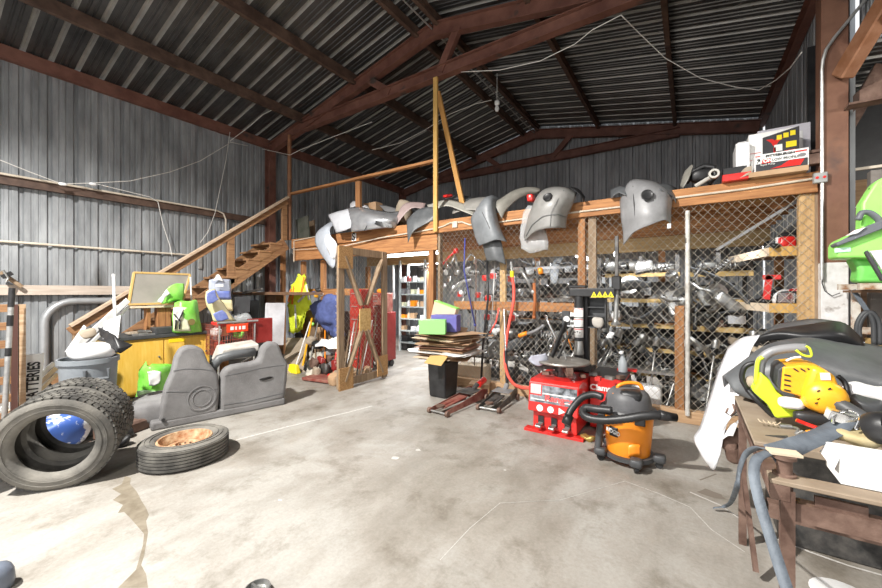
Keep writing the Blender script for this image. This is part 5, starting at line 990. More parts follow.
# ================================================================ HANGING CLOTHES AND TOOLS
def cloth(nm, lab, rows, m, th=.01, noisy=.045, ns=13, extra=None, cat='jacket', back=.1):
    t = thing(nm, lab, cat, at(*rows[0][0])); b = MB(); g = G(rows)
    v = Vector((0, .12, 0)); b.surf(g, 6, 6, noisy=noisy, nscale=ns); b.surf([[p + v * (1 if 0 < j < len(r) - 1 else .2) for j, p in enumerate(r)] for r in g], 5, 5, noisy=noisy * .6, nscale=ns); b.build('fabric', m, t, smooth='all', solid=th)
    if extra: extra(t)
    return t
def ex(t):
    for (a, c) in (((291, 289), (288.5, 302)), ((294, 286), (292, 304)), ((304, 277), (300, 300))):
        b = MB(); b.strap([at(*a, 4.92), at((a[0] + c[0]) / 2, (a[1] + c[1]) / 2, 4.89), at(*c, 4.92)], .05, (1, 0, 0), .012); b.build('orange_stripe', M_HIOR, t)
    for (a, c) in (((306, 285), (309, 300)), ((298, 302), (308, 292)), ((295, 305), (296, 328))):
        b = MB(); b.strap([at(*a, 4.90), at((a[0] + c[0]) / 2, (a[1] + c[1]) / 2, 4.87), at(*c, 4.90)], .045, (1, 0, .3), .012); b.build('reflective_tape', M_REFL, t)
cloth('safety_vest', 'bright yellow hi-vis jacket with reflective tape hanging on the timber rail', [[(296, 281, 5.0), (299, 274, 4.95), (303, 277, 4.97)], [(291, 287, 5.0), (299, 283, 4.9), (306, 284, 4.98)], [(289, 298, 5.0), (298, 297, 4.9), (310, 300, 4.98)], [(289, 308, 5.02), (298, 308, 4.92), (309, 309, 5.0)], [(289, 331, 5.03), (295, 332, 4.98), (301, 312, 5.0)]], M_HIVIS, extra=ex)
cloth('safety_vest', 'yellow hi-vis sleeve hanging lower right beside the first hi-vis jacket', [[(297, 306, 4.98), (301, 304, 4.95), (305, 306, 4.98)], [(296, 318, 4.98), (300, 318, 4.93), (303, 317, 4.98)], [(294, 330, 5.0), (297, 330, 4.95), (299, 328, 5.0)]], M_HIVIS)
cloth('work_jacket', 'navy blue work coat bunched up on a hook left of the gate', [[(321, 300, 5.0), (329, 295, 4.92), (338, 298, 5.0)], [(311, 306, 5.0), (324, 304, 4.8), (340, 306, 4.98)], [(312, 317, 5.0), (325, 318, 4.78), (341, 318, 4.95)], [(322, 327, 5.0), (332, 328, 4.85), (342, 328, 4.95)], [(332, 336, 5.0), (338, 338, 4.9), (343, 337, 4.95)]], M_BLUE, noisy=.07, ns=7)
for i, (px, py, w, c, n) in enumerate(((318, 290, .1, M_BLACK, 'black glove'), (313, 293, .09, M_BLUE, 'navy cap'), (321, 294, .09, M_WHITE, 'white mask'), (316, 296, .08, M_YEL, 'yellow ear muff'), (303, 318, .12, M_BLACK, 'black strap bundle'), (312, 324, .1, M_GREEN, 'green glove'), (320, 330, .16, M_CARD, 'brown cap'), (299, 337, .25, M_BLACK, 'black mesh basket'))):
    b = MB(); b.blob(at(px, py, 5.12), (w, .1, w * .8), .7, lump=.02, ls=12, seed=i); one(b, 'workwear_item', c, n + ' hanging on the timber partition left of the gate', 'workwear', smooth='all')
def stick(a, c, r, m, nm, lab, head=None, hm=None, d=(4.3, 5.0)):
    p, q = atz(*a), at(c[0], c[1], d[1]); t = thing(nm, lab, nm.split('_')[-1], p); b = MB(); b.tube([p + Vector((0, 0, .02)), q], r, 8); b.build('handle', m, t, smooth=True)
    if head: b = MB(); b.box(p + Vector((0, 0, head[2] / 2)), head, taper=.7); b.build('head', hm, t, bev=.01)
    return t
stick((294, 373), (310, 322), .014, M_WHITE, 'push_broom', 'white handled broom with a yellow head leaning left of the cardboard', (.28, .1, .16), M_YLAB)
stick((302, 371), (312, 318), .02, M_YEL, 'yellow_shovel', 'yellow handled shovel leaning at the timber partition')
stick((308, 372), (318, 322), .013, M_GALV, 'steel_rake', 'thin steel rake leaning right of the yellow shovel', (.25, .06, .14), M_BLACK)
stick((325, 376), (325, 330), .014, M_ORANGE, 'orange_rake', 'orange handled rake left of the gate stile', (.22, .06, .1), M_ORANGE)
stick((317, 377), (314, 335), .013, M_WG, 'wooden_hoe', 'grey wooden hoe in the middle of the leaning tools', (.15, .05, .1), M_IRON)
stick((333, 380), (339, 330), .016, M_RED, 'red_broom', 'red handled broom right beside the gate stile', (.3, .08, .1), M_RED)
stick((321, 374), (330, 325), .012, M_BLACK, 'black_mop', 'black handled mop among the leaning tools', (.2, .1, .12), M_BLACK)
quadp([atz(282, 374), at(287, 338, 4.95), at(308, 338, 5.0), atz(306, 372)], 'cardboard_sheet', M_TAN, 'tan hardboard sheet leaning behind the broom handles', 'board', .015)
for i, (pts, nm, lab) in enumerate(([((307, 376), (310, 352), (322, 351), (319, 378)), 'beige_cloth', 'beige cloth draped among the leaning tools'], [((318, 376), (319, 356), (325, 355), (325, 377)), 'grey_cloth', 'smaller grey rag right of the beige cloth'])):
    q = [atz(*pts[0]) + Vector((0, 0, .03)), at(*pts[1], 4.7), at(*pts[2], 4.7), atz(*pts[3]) + Vector((0, 0, .03))]; quadp(q, nm, pl('beige canvas', (.5, .47, .4)) if i == 0 else M_BUMP, lab, 'cloth', .01, noisy=.06)
quadp([at(316, 347, 4.5), at(322, 339, 4.7), at(338, 337, 4.7), at(336, 349, 4.5)], 'white_paper', M_PAPER, 'white folded sheet lying on the tool heap', 'paper', .01, noisy=.05)
b = MB(); q = atz(325, 381); b.box((q.x, q.y, .04), (.7, .35, .05), Matrix.Rotation(.15, 4, 'Z')); one(b, 'red_dolly', M_REDBR, 'low red metal dolly on the floor left of the gate', 'dolly', bev=.01)
for i in range(12):
    px = 309 + i * 2.4; q = atz(px, 371 + (i % 4) * 2.2); b = MB(); b.blob(q + Vector((0, 0, .1 + .06 * (i % 3))), (.16, .12, .18), .6, lump=.03, ls=10, seed=i); one(b, 'tool_lump', [M_BLACK, M_IRON, M_RUSTY, M_TAN, M_BUMP, M_REDDK][i % 6], 'small grimy tool piece in the heap left of the gate', 'tool', 'grimy pieces in the tool heap', smooth='all')
for i, (px, py, w) in enumerate(((328, 352, .3), (318, 345, .22), (333, 362, .3), (312, 340, .2))):
    b = MB(); b.blob(at(px, py, 4.75), (w, .2, .16), .6, lump=.05, ls=8, seed=i + 5); one(b, 'dark_bag', [M_BUMP, M_BLACK, M_IRON, M_TAN][i], ['grey bag', 'black bag', 'dark sooty bag', 'brown bag'][i] + ' heaped against the partition left of the gate', 'bag', smooth='all')
# red tool cabinets behind the gate
def cab(nm, lab, x0, x1, y0, y1, z0, z1, m, dr=5):
    t = thing(nm, lab, 'tool cabinet', ((x0 + x1) / 2, (y0 + y1) / 2, 0)); b = MB(); b.box(((x0 + x1) / 2, (y0 + y1) / 2, (z0 + z1) / 2), (x1 - x0, y1 - y0, z1 - z0)); b.build('body', m, t, bev=.008)
    h = (z1 - z0 - .06) / dr
    for k in range(dr):
        z = z0 + .03 + h * (k + .5); b = MB(); b.box(((x0 + x1) / 2, y0 - .008, z), (x1 - x0 - .06, .02, h - .015)); o = b.build('drawer', m, t, bev=.003); b = MB(); b.box(((x0 + x1) / 2, y0 - .028, z + h * .3), (x1 - x0 - .14, .02, .012)); b.build('pull', M_GALV, o)
    if z0 > .05:
        for x in (x0 + .07, x1 - .07):
            for y in (y0 + .06, y1 - .06): b = MB(); b.cyl((x - .02, y, .065), (x + .02, y, .065), .062, 14); b.box((x, y, .12), (.05, .05, .04)); b.build('caster', M_BLACK, t)
    return t
cab('tool_cabinet', 'dark red rolling tool cabinet standing right behind the gate', -5.4, -4.96, 5.3, 5.75, .14, 1.1, M_REDDK)
cab('tool_chest', 'brownish upper tool chest on the dark red rolling cabinet', -5.36, -4.98, 5.32, 5.68, 1.1, 1.48, M_REDBR, 3)
cab('tool_cabinet', 'bright red tool cabinet seen through the gate mesh', -5.0, -4.72, 4.55, 4.85, .14, 1.55, mat('mid red enamel', (.35, .03, .02), .4), 6)
b = MB(); b.blob((-5.1, 5.45, 1.52), (.16, .1, .08), .6); one(b, 'orange_drill', M_ORANGE, 'orange hand tool lying on the upper tool chest', 'tool', smooth='all')
for i in range(7):
    y = 4.05 + i * .1; b = MB(); b.tube([(-4.62 - .06 * (i % 3), y, .02), (-4.5, y + .05, .9 + .12 * (i % 4))], .012, 6); one(b, 'leaning_stick', [M_WG, M_WHITE, M_WG, M_IRON, M_CARD, M_WHITE, M_WG][i], ['grey wooden stick', 'white plastic stick', 'short grey lath', 'black iron rod', 'brown cane', 'tall white stick', 'rough grey stake'][i] + ' leaning on the back of the open gate', 'stick')
for i in range(5): b = MB(); b.blob((-4.75 - .1 * (i % 2), 4.0 + i * .17, .1), (.2, .16, .2), .7, lump=.04, ls=8, seed=i); one(b, 'dusty_sack', M_TAN if i % 2 else M_CARD, 'small dusty sack on the floor behind the gate', 'sack', 'dusty sacks behind the gate', smooth='all')
# metal shelving at the back
t = thing('metal_shelving', 'grey steel shelving unit against the back seen through the doorway', 'shelving', (-5.75, 7.4, 0)); M_SS = pl('shelf grey', (.38, .42, .42), .4)
xa, xb = at(400, 300, 7.3).x, at(425, 300, 7.3).x
for x in (xa, xb):
    for y in (7.3, 7.65): b = MB(); b.box((x, y, 1.15), (.045, .045, 2.3)); b.build('upright', M_SS, t)
sz = [at(410, py, 7.3).z for py in (282, 294.5, 307, 319, 331, 343)]
for z in sz: b = MB(); b.box(((xa + xb) / 2, 7.47, z), (xb - xa, .38, .03)); b.build('shelf', M_SS, t)
cl = [M_WHITE, M_CREAMBAG, M_CARD, M_REDDK, M_WHITE, M_BLACK, M_BUMP, M_ORANGE, M_WHITE, M_BUMP, M_CARDLT]
nmz = ['white', 'cream', 'brown', 'dark red', 'white', 'black', 'grey', 'orange', 'white', 'grey', 'tan']
for s, z in enumerate(sz[:5]):
    for k in range(5):
        j = (s * 5 + k * 3 + s) % 11; w = rnd.uniform(.07, .13); h = rnd.uniform(.08, .16); b = MB(); x = xa + .07 + k * (xb - xa - .12) / 4.4
        if k % 2: b.lathe([(0, 0), (w / 2, 0), (w / 2, h * .7), (w / 5, h * .85), (w / 5, h), (0, h)], 10, Matrix.Translation((x, 7.38, z + .016)))
        else: b.box((x, 7.4, z + .016 + h / 2), (w, .15, h))
        one(b, 'spray_bottle' if k % 2 else 'small_box', cl[j], '%s %s on shelf %s of the grey steel shelving' % (nmz[j], 'bottle' if k % 2 else 'small box', ['one from the top', 'two from the top', 'three from the top', 'four from the top', 'five from the top'][s]), 'bottle' if k % 2 else 'box', 'goods on the grey steel shelving')
for i, px in enumerate((404, 418)): b = MB(); b.box((at(px, 350, 7.4).x, 7.5, .2), (.28, .3, .34)); one(b, 'black_tote', M_BLACK, ['black tote under the steel shelving at its left', 'black tote under the steel shelving at its right'][i], 'tote', bev=.01)
b = MB(); b.cyl(at(393, 265, 7.3), at(394, 299, 7.3), .03); one(b, 'white_rod', M_WHITE, 'white tube hanging beside the steel shelving', 'tube')
# ================================================================ CARDBOARD PILE
t = thing('waste_bin', 'tapered black wastebasket holding up the flattened cardboard', 'bin', (-2.98, 4.5, 0))
b = MB(); b.box((-2.98, 4.5, .25), (.27, .33, .5), taper=1.14); b.build('body', M_BLACK, t, bev=.025, segs=3); b = MB(); b.box((-2.98, 4.5, .5), (.33, .4, .03)); b.build('rim', M_BLACK, t, bev=.008)
cols = [M_CARD, M_CARDLT, M_CARD, M_PAPER, M_CARD, mat('rosy card', (.50, .30, .22), .8), M_CARDLT, M_CARD, M_CARD, M_CARDLT, M_CARD, M_CARD]
z = .53
for i in range(12):
    sx = rnd.uniform(.62, .95); sy = rnd.uniform(.5, .75); b = MB(); M = TR(rx=rnd.uniform(-.02, .02), ry=rnd.uniform(-.03, .03), rz=rnd.uniform(-.25, .25)); b.box((0, 0, 0), (sx, sy, .012), M); b.box((sx * .35, 0, .012), (sx * .3, sy * .9, .008), M @ TR(ry=.06))
    b.v = [v + Vector((-3.02 + rnd.uniform(-.06, .1), 4.62 + rnd.uniform(-.05, .08), z)) for v in b.v]; one(b, 'flattened_carton', cols[i], ('white printed carton sheet' if cols[i] is M_PAPER else 'flattened cardboard carton') + ' in the pile on the black bin', 'cardboard', 'flattened cartons on the black bin' if cols[i] is not M_PAPER else None); z += .033
b = MB(); b.add([atd(424, 363, 5.0), atd(441, 366, 4.95), atd(449, 355, 5.1), atd(430, 356, 5.1)], [(0, 1, 2, 3)]); one(b, 'cardboard_flap', mat('golden card', (.6, .38, .14)), 'golden cardboard flap drooping over the front of the black bin', 'cardboard', solid=.006)
zt = z
def rbox(c, d, rz, m, nm, lab, tilt=0, cat='box', bev=.003): b = MB(); b.box((0, 0, d[2] / 2), d); b.v = [TR(c, ry=tilt, rz=rz) @ v for v in b.v]; return one(b, nm, m, lab, cat, bev=bev)
c = atd(433, 333, 5.15); rbox((c.x, c.y, zt), (.36, .25, .19), .5, mat('lime card', (.28, .72, .2), .6), 'green_box', 'bright green cardboard box on the carton pile')
c = atd(446, 324, 5.45); rbox((c.x, c.y, zt + .0), (.38, .25, .24), .3, M_TEAL, 'purple_box', 'purple box behind the bright green box')
c = at(447, 315, 4.98); t = thing('printed_box', 'pale printed box with a green edge tilted on top of the pile', 'box', c)
b = MB(); b.box((c.x, 4.9, c.z - .0), (.42, .1, .36), Matrix.Rotation(.28, 4, 'Y')); b.build('carton', M_CARDLT, t, bev=.003)
b = MB(); b.box(Vector((c.x, 4.9, c.z)) + Matrix.Rotation(.28, 3, 'Y') @ Vector((0, 0, .175)), (.425, .105, .02), Matrix.Rotation(.28, 4, 'Y')); b.build('green_edge', M_GREEN, t)
b = MB(); 
for k in range(5): b.tube([Vector((c.x, 4.845, c.z)) + Vector((-.06 + .03 * k, 0, -.06 + .02 * (k % 2))), Vector((c.x, 4.845, c.z)) + Vector((-.03 + .03 * k, 0, -.01 - .02 * (k % 3)))], .004, 5)
b.build('printed_drawing', M_RUSTY, t)
for i, pts in enumerate(([(443, 342, 4.65), (450, 326, 4.8), (468, 328, 4.85), (460, 342, 4.6)], [(452, 342, 4.55), (462, 332, 4.7), (474, 335, 4.75), (471, 344, 4.6)])):
    b = MB(); b.add([at(*q) for q in pts], [(0, 1, 2, 3)]); one(b, 'open_carton', M_CARD, ['brown carton flap standing right of the green box', 'lower brown carton flap at the right edge of the pile'][i], 'cardboard', solid=.008)
rbox((-2.62, 4.95, 0), (.3, .25, .14), .3, M_CARD, 'cardboard_box', 'small open cardboard box on the floor behind the red jack')
rbox((-2.95, 5.35, .02), (.5, .3, .3), .1, M_CARDLT, 'cardboard_box', 'cardboard box inside the fence behind the black bin')
# ================================================================ FLOOR JACKS
def jack(nm, label, p, rz, L, W_, m, md, s=1, handle=None):
    t = thing(nm, label, 'floor jack', (0, 0, 0)); h = .085
    for y in (-1, 1):
        b = MB(); b.prism([(0, .035), (L * .1, .02), (L, .03), (L, .14), (L * .86, .17), (L * .6, .12), (0, .07)], .008, facing((0, y * W_ / 2, 0), (1, 0, 0), (0, 0, 1))); b.build('side_plate', m, t, bev=.002)
    b = MB(); b.box((L * .32, 0, .1), (L * .5, W_ * .55, .018), Matrix.Rotation(-.06, 4, 'Y')); b.box((L * .35, 0, .09), (L * .5, .05, .05)); b.build('lift_arm', m, t, bev=.004)
    b = MB(); b.box((L * .72, 0, .15), (L * .3, W_ * 1.02, .012)); b.build('cover_plate', md, t, bev=.004)
    b = MB(); b.lathe([(0, 0), (.05, 0), (.055, .02), (.045, .025), (0, .015)], 16, Matrix.Translation((L * .06, 0, .09))); b.build('saddle', M_RUSTY, t, smooth=True)
    b = MB(); b.cyl((L * .02, -W_ * .62, .035), (L * .02, W_ * .62, .035), .012); b.build('front_axle', M_METAL, t)
    for y in (-1, 1):
        b = MB(); b.cyl((L * .02, y * W_ * .5, .036), (L * .02, y * (W_ * .5 + .035), .036), .036, 16); b.build('front_wheel', M_RUSTY, t, smooth=True)
        b = MB(); b.cyl((L * .93, y * W_ * .55, .045), (L * .93, y * (W_ * .55 + .03), .045), .045, 16); b.build('rear_wheel', M_RUSTY, t, smooth=True)
    b = MB(); b.cyl((L * .78, 0, .12), (L * .92, 0, .2), .035, 12); b.build('handle_socket', md, t, smooth=True)
    return move(t, TR(p, rz=rz, s=s))
JR = jack('floor_jack', 'worn red trolley jack on the floor beside the cardboard pile', (-2.55, 3.72, 0), R_(86), .98, .24, M_REDBR, M_IRON)
b = MB(); b.cyl((-2.52, 4.72, .17), (-2.5, 4.86, .22), .045); b.build('rubber_boot', M_RED, JR, smooth=True)['label'] = 'bright red rubber boot'
t = jack('floor_jack', 'low black trolley jack with a long upright handle, right of the red jack', (-2.10, 4.18, 0), R_(93), .72, .25, M_IRON, M_BUMP)
top = at(504, 309, 5.03); q = Vector((-2.13, 4.84, .18)); mid = q.lerp(top, .45)
b = MB(); b.cyl(q, mid, .022); b.build('grip_sleeve', M_BLACK, t, smooth=True); b = MB(); b.cyl(mid, top, .016); b.build('handle_bar', M_CHROME, t, smooth=True)
# ================================================================ TYRE CHANGER
t = thing('tyre_changer', 'red tyre changing machine with black column and round turntable', 'tyre changer', (-1.1, 4.2, 0)); TC = t
x0, x1, y0 = -1.45, -.93, 3.88
b = MB(); b.prism([(0, .03), (.6, .03), (.6, .25), (.0, .25)], x1 - x0 - .06, facing((x0 + .03, y0 + .04, 0), (0, 1, 0), (0, 0, 1))); b.build('lower_body', M_RED, t, bev=.006)
b = MB(); b.prism([(-.04, .23), (.62, .23), (.62, .56), (.06, .56), (-.0, .53)], x1 - x0, facing((x0, y0, 0), (0, 1, 0), (0, 0, 1))); b.build('upper_body', M_RED, t, bev=.008)
b = MB(); b.box(((x0 + x1) / 2, y0 + .02, .015), (x1 - x0 + .1, .1, .03)); b.build('foot_plate', M_RED, t, bev=.004)
sx = (Vector((0, 1, 0)) * .04 + Vector((0, 0, .3))).normalized()
def lab(u, v, off=.003): return Vector((x0 + u * (x1 - x0), y0 - .04 + .04 * v - off, .235 + .3 * v))
def lq(u0, v0, u1, v1, m, nm, off=.003): b = MB(); b.add([lab(u0, v0, off), lab(u1, v0, off), lab(u1, v1, off), lab(u0, v1, off)], [(0, 1, 2, 3)]); return b.build(nm, m, t, solid=.001)
lq(.28, .32, .97, .92, mat('decal black', (.05, .055, .06), .3, 0, (.35, .38, .42), 14), 'black_decal'); lq(.03, .32, .3, .55, MATS['decal black'], 'black_decal'); lq(.04, .6, .26, .93, mat('pink decal', (.85, .5, .5), .4), 'white_logo_panel')
lq(.3, .62, .97, .66, M_PAPER, 'white_stripe', .0045); lq(.05, .4, .95, .43, M_PAPER, 'white_stripe', .0045)
ft = lambda u, v, o=.006: facing(lab(u, v, o), (1, 0, 0), sx)
text('TC', .085, ft(.15, .77), M_PAPER, t, bold=.003); text('Ranger', .085, ft(.63, .5), mat('decal red', (.75, .1, .1)), t, sx=1.25, bold=.003)
for k, (kind) in enumerate('oxp'):
    u = .25 + .22 * k; b = MB(); c = lab(u, .13, .004)
    if kind == 'p': b.prism([(-.03, -.035), (.035, 0), (-.03, .035)], .002, ft(u, .13, .004))
    else: b.lathe([(0, 0), (.035, 0), (.035, .002), (0, .002)], 8 if kind == 'x' else 16, ft(u, .13, .004))
    b.build('white_symbol', M_PAPER, t)
for k in range(3):
    x = x0 + .12 + k * .14; b = MB(); b.box((x, y0 + .035, .12), (.06, .02, .1)); b.build('pedal_slot', M_BLACK, t)
    b = MB(); b.beam((x, y0 + .06, .1), (x + .005, y0 - .06, .085), .05, .02); b.box((x, y0 - .055, .09), (.06, .05, .025), Matrix.Rotation(.3, 4, 'X')); b.build('pedal', M_METAL, t, bev=.004)
b = MB(); b.box((-.745, 4.55, .3), (.34, .5, .56)); b.build('rear_body', M_RED, t, bev=.008)
b = MB(); b.box((-.745, 4.55, .585), (.36, .52, .02)); b.build('rear_lid', M_BLACK, t, bev=.004)
b = MB(); b.box((-.57, 4.55, .33), (.012, .46, .42)); b.build('side_panel', M_DKGREY, t)
text('Clamp', .085, facing((-.80, 4.295, .46), (1, 0, 0), (0, 0, 1)), M_PAPER, t, bold=.003)
text('Rim', .07, facing((x1 + .003, y0 + .2, .44), (0, 1, 0), (0, 0, 1)), MATS['pink decal'], t, bold=.002)
b = MB(); b.cyl((-1.2, 4.2, .56), (-1.2, 4.2, .72), .07); b.build('spindle', M_IRON, t)
b = MB(); b.lathe([(0, 0), (.2, 0), (.28, .0), (.285, .012), (.28, .025), (.12, .03), (0, .03)], 36, Matrix.Translation((-1.18, 4.22, .71))); b.build('turntable', mat('worn table', (.22, .2, .18), .45, .6, (.36, .34, .31), 8), t, smooth=True)
for k in range(4):
    a = k * PI / 2 + .5; c = Vector((-1.18, 4.22, .66)); d = Vector((math.cos(a), math.sin(a), 0)); b = MB(); b.beam(c + d * .1, c + d * .3, .07, .05); b.box(c + d * .26 + Vector((0, 0, .0)), (.07, .07, .09), Matrix.Rotation(a, 4, 'Z')); b.build('clamp', M_RUSTY if k % 2 else M_IRON, t, bev=.006)
cx, cy = -1.12, 4.72
b = MB(); b.box((cx + .03, cy, .95), (.15, .13, 1.0)); b.box((cx + .03, cy, .3), (.25, .3, .6)); b.build('column', M_BLACK, t, bev=.006)
b = MB(); c0 = at(579, 300, 4.6); b.cyl((c0.x, 4.6, .72), (c0.x, 4.6, 1.49), .055, 18); b.build('air_cylinder', M_BLACK, t, smooth=True)
b = MB(); b.lathe([(.056, z_) for z_ in (.96, 1.31)], 18, Matrix.Translation((c0.x, 4.6, 0)), a0=PI * 1.02, a1=PI * 1.9)
wl = b.build('white_labels', M_PAPER, t, smooth=True, solid=.002)
for z_ in (1.08, 1.195): b = MB(); b.lathe([(.0585, z_ - .006), (.0585, z_ + .006)], 18, Matrix.Translation((c0.x, 4.6, 0)), a0=PI * 1.02, a1=PI * 1.9); b.build('black_gap', M_BLACK, wl, solid=.002)
for z_ in (1.06, 1.175, 1.3): b = MB(); b.lathe([(.0585, z_ - .004), (.0585, z_ + .004)], 18, Matrix.Translation((c0.x, 4.6, 0)), a0=PI * 1.05, a1=PI * 1.85); b.build('red_line', M_RED, wl, solid=.002)
for (u, z_) in ((-.03, 1.02), (0, 1.03), (.025, 1.02)): b = MB(); b.cyl((c0.x + u - .005, 4.545 + abs(u) * .3, z_), (c0.x + u - .005, 4.538 + abs(u) * .3, z_), .008, 8); b.build('printed_dot', M_BLACK, wl)
b = MB(); b.lathe([(0, 0), (.05, 0), (.06, .02), (.05, .08), (.045, .16), (0, .16)], 16, Matrix.Translation((c0.x + .01, 4.55, .76))); b.build('valve_block', M_METAL, t, smooth=True)
a = at(569, 294, 4.55); c = at(615, 295, 4.55); b = MB(); b.box(((a.x + c.x) / 2, 4.6, 1.495), (c.x - a.x, .12, .1)); b.build('swing_arm', M_BLACK, t, bev=.012, segs=2)
b = MB(); b.box((c0.x - .01, 4.6, 1.565), (.2, .14, .03)); b.build('arm_cap', M_BLACK, t, bev=.006)
for k in range(4):
    q = at(594 + 5.6 * k, 294.5, 4.535); b = MB(); b.prism([(-.034, -.032), (.034, -.032), (0, .036)], .002, facing(q, (1, 0, 0), (0, 0, 1))); o = b.build('warning_triangle', M_YLAB, t); b = MB(); b.prism([(-.006, -.016), (.006, -.016), (0, .016)], .002, facing(q + Vector((0, -.003, 0)), (1, 0, 0), (0, 0, 1))); b.build('black_mark', M_BLACK, o)
q1, q2 = at(587, 298, 4.68), at(605.5, 328, 4.68)
b = MB(); b.box(((q1.x + q2.x) / 2, 4.76, (q1.z + q2.z) / 2), (q2.x - q1.x, .01, q1.z - q2.z)); b.build('box_back', M_DKGREY, t)
for (cx_, cz_, w_, h_) in ((q1.x, (q1.z + q2.z) / 2, .012, q1.z - q2.z), (q2.x, (q1.z + q2.z) / 2, .012, q1.z - q2.z), ((q1.x + q2.x) / 2, q2.z, q2.x - q1.x, .012), ((q1.x + q2.x) / 2, q2.z + .13, q2.x - q1.x, .01), ((q1.x + q2.x) / 2, q2.z + .24, q2.x - q1.x, .01)):
    b = MB(); b.box((cx_, 4.71, cz_), (w_, .1, h_)); b.build('box_shelf', M_DKGREY, t)
s0 = at(616, 236, 4.55); b = MB(); b.box((s0.x, 4.6, (at(616, 236, 4.6).z + 1.45) / 2), (.04, .04, at(616, 236, 4.6).z - 1.45)); b.build('hex_shaft', M_IRON, t, bev=.006)
b = MB(); b.cyl((s0.x - .01, 4.6, 1.17), (s0.x, 4.6, 1.47), .026, 14); b.build('hex_shaft_lower', M_METAL, t, smooth=True); b = MB(); b.box((s0.x, 4.6, 1.6), (.09, .09, .16)); b.build('lock_block', M_BLACK, t, bev=.01)
b = MB(); b.lathe([(0, 0), (.05, 0), (.055, .02), (.03, .045), (.025, .07), (0, .07)], 14, Matrix.Translation((s0.x - .01, 4.6, 1.12))); b.build('mount_head', M_METAL, t, smooth=True)
b = MB(); b.tube([at(567, 331, 4.45), at(568, 338, 4.4), at(572, 350, 4.4)], .006, 6); b.build('orange_tube', M_ORANGE, t, smooth='all')
t2 = bagp([[at(546, 352, 4.1), at(540, 355, 4.05), at(531, 356, 4.0)], [at(549, 358, 4.12), at(540, 361, 4.05), at(529, 360, 4.0)], [at(547, 363, 4.1), at(538, 366, 4.05), at(533, 364, 4.0)]], .03, 'grey_rag', 'light grey rag hanging off the turntable edge', pl('rag grey', (.35, .36, .42), .8), 'rag', noisy=.02)
b = MB(); b.blob(at(598, 322, 4.62), (.14, .08, .12), .8, lump=.02, ls=9); one(b, 'paper_rag', pl('tan paper', (.45, .42, .38), .8), 'crumpled grey paper in the shelf box of the tyre changer', 'rag', smooth='all')
for i, (a, c, r, m, n) in enumerate((((552, 357), (566, 322), .03, M_BLACK, 'black wiper arm bundle'), ((558, 358), (572, 328), .02, M_IRON, 'dark steel lever'), ((566, 360), (560, 335), .015, M_METAL, 'bright pry bar'))):
    b = MB(); b.tube([at(*a, 4.2), at(*c, 4.42)], r, 8, flat=.5); one(b, 'pry_bar', m, n + ' standing on the turntable against the column', 'tool', smooth=True)
for i in range(9):
    b = MB(); q = Vector((-1.32 + .09 * i, 4.05 + .1 * (i % 3), .575 + (.03 if i < 5 else .04))); b.box(q, (.08, .05, .035), TR(rz=i * 1.3)); one(b, 'wheel_weight_tin', [M_RUSTY, M_IRON, M_RED, M_METAL][i % 4], 'small greasy part lying on top of the red machine', 'part', 'greasy parts on top of the red machine')
t = thing('spray_bottle', 'clear grey spray bottle standing on the rear of the red machine', 'bottle', (-.63, 4.62, .6)); b = MB(); b.lathe([(0, 0), (.045, 0), (.05, .03), (.045, .12), (.018, .17), (.018, .2), (0, .2)], 16, Matrix.Translation((-.63, 4.62, .6))); b.build('bottle', mat('grey clear', (.4, .43, .45), .2, alpha=.85), t, smooth=True); b = MB(); b.box((-.64, 4.6, .82), (.04, .08, .03)); b.build('trigger', M_WHITE, t, bev=.006)
b = MB(); b.box((-.6, 4.75, .605), (.2, .1, .02)); one(b, 'red_pry_tool', M_RED, 'thin red tool lying across the black rear lid', 'tool')
HR = [at(512, 276, 5.02), at(514, 290, 5.02), at(513, 305, 5.0), at(509, 325, 4.98), at(506, 345, 4.95), at(505, 362, 4.9), at(508, 375, 4.75), at(514, 384, 4.5), at(522, 387.5, 4.2), at(532, 388, 4.02)]
t = thing('air_hose', 'coral red air hose drooping from the fence to the machine', 'hose', HR[-1]); b = MB(); b.surf; pts = []
def crv(P_, k=6):
    o = []
    for i in range(len(P_) - 1):
        a = P_[i - 1] if i else P_[0] * 2 - P_[1]; b_, c_ = P_[i], P_[i + 1]; d = P_[i + 2] if i + 2 < len(P_) else P_[-1] * 2 - P_[-2]
        for j in range(k): s = j / k; o.append(.5 * ((2 * b_) + (c_ - a) * s + (2 * a - 5 * b_ + 4 * c_ - d) * s * s + (3 * b_ - a - 3 * c_ + d) * s ** 3))
    return o + [P_[-1]]
b.tube(crv(HR), .021, 10); b.build('hose', M_HOSE_RED, t, smooth='all'); b = MB(); b.cyl(at(512, 271, 5.02), at(512, 277, 5.02), .028); b.build('yellow_coupling', M_YLAB, t, smooth=True); b = MB(); b.cyl(at(511, 262, 5.02), at(512, 271, 5.02), .02); b.build('nozzle', M_METAL, t, smooth=True)
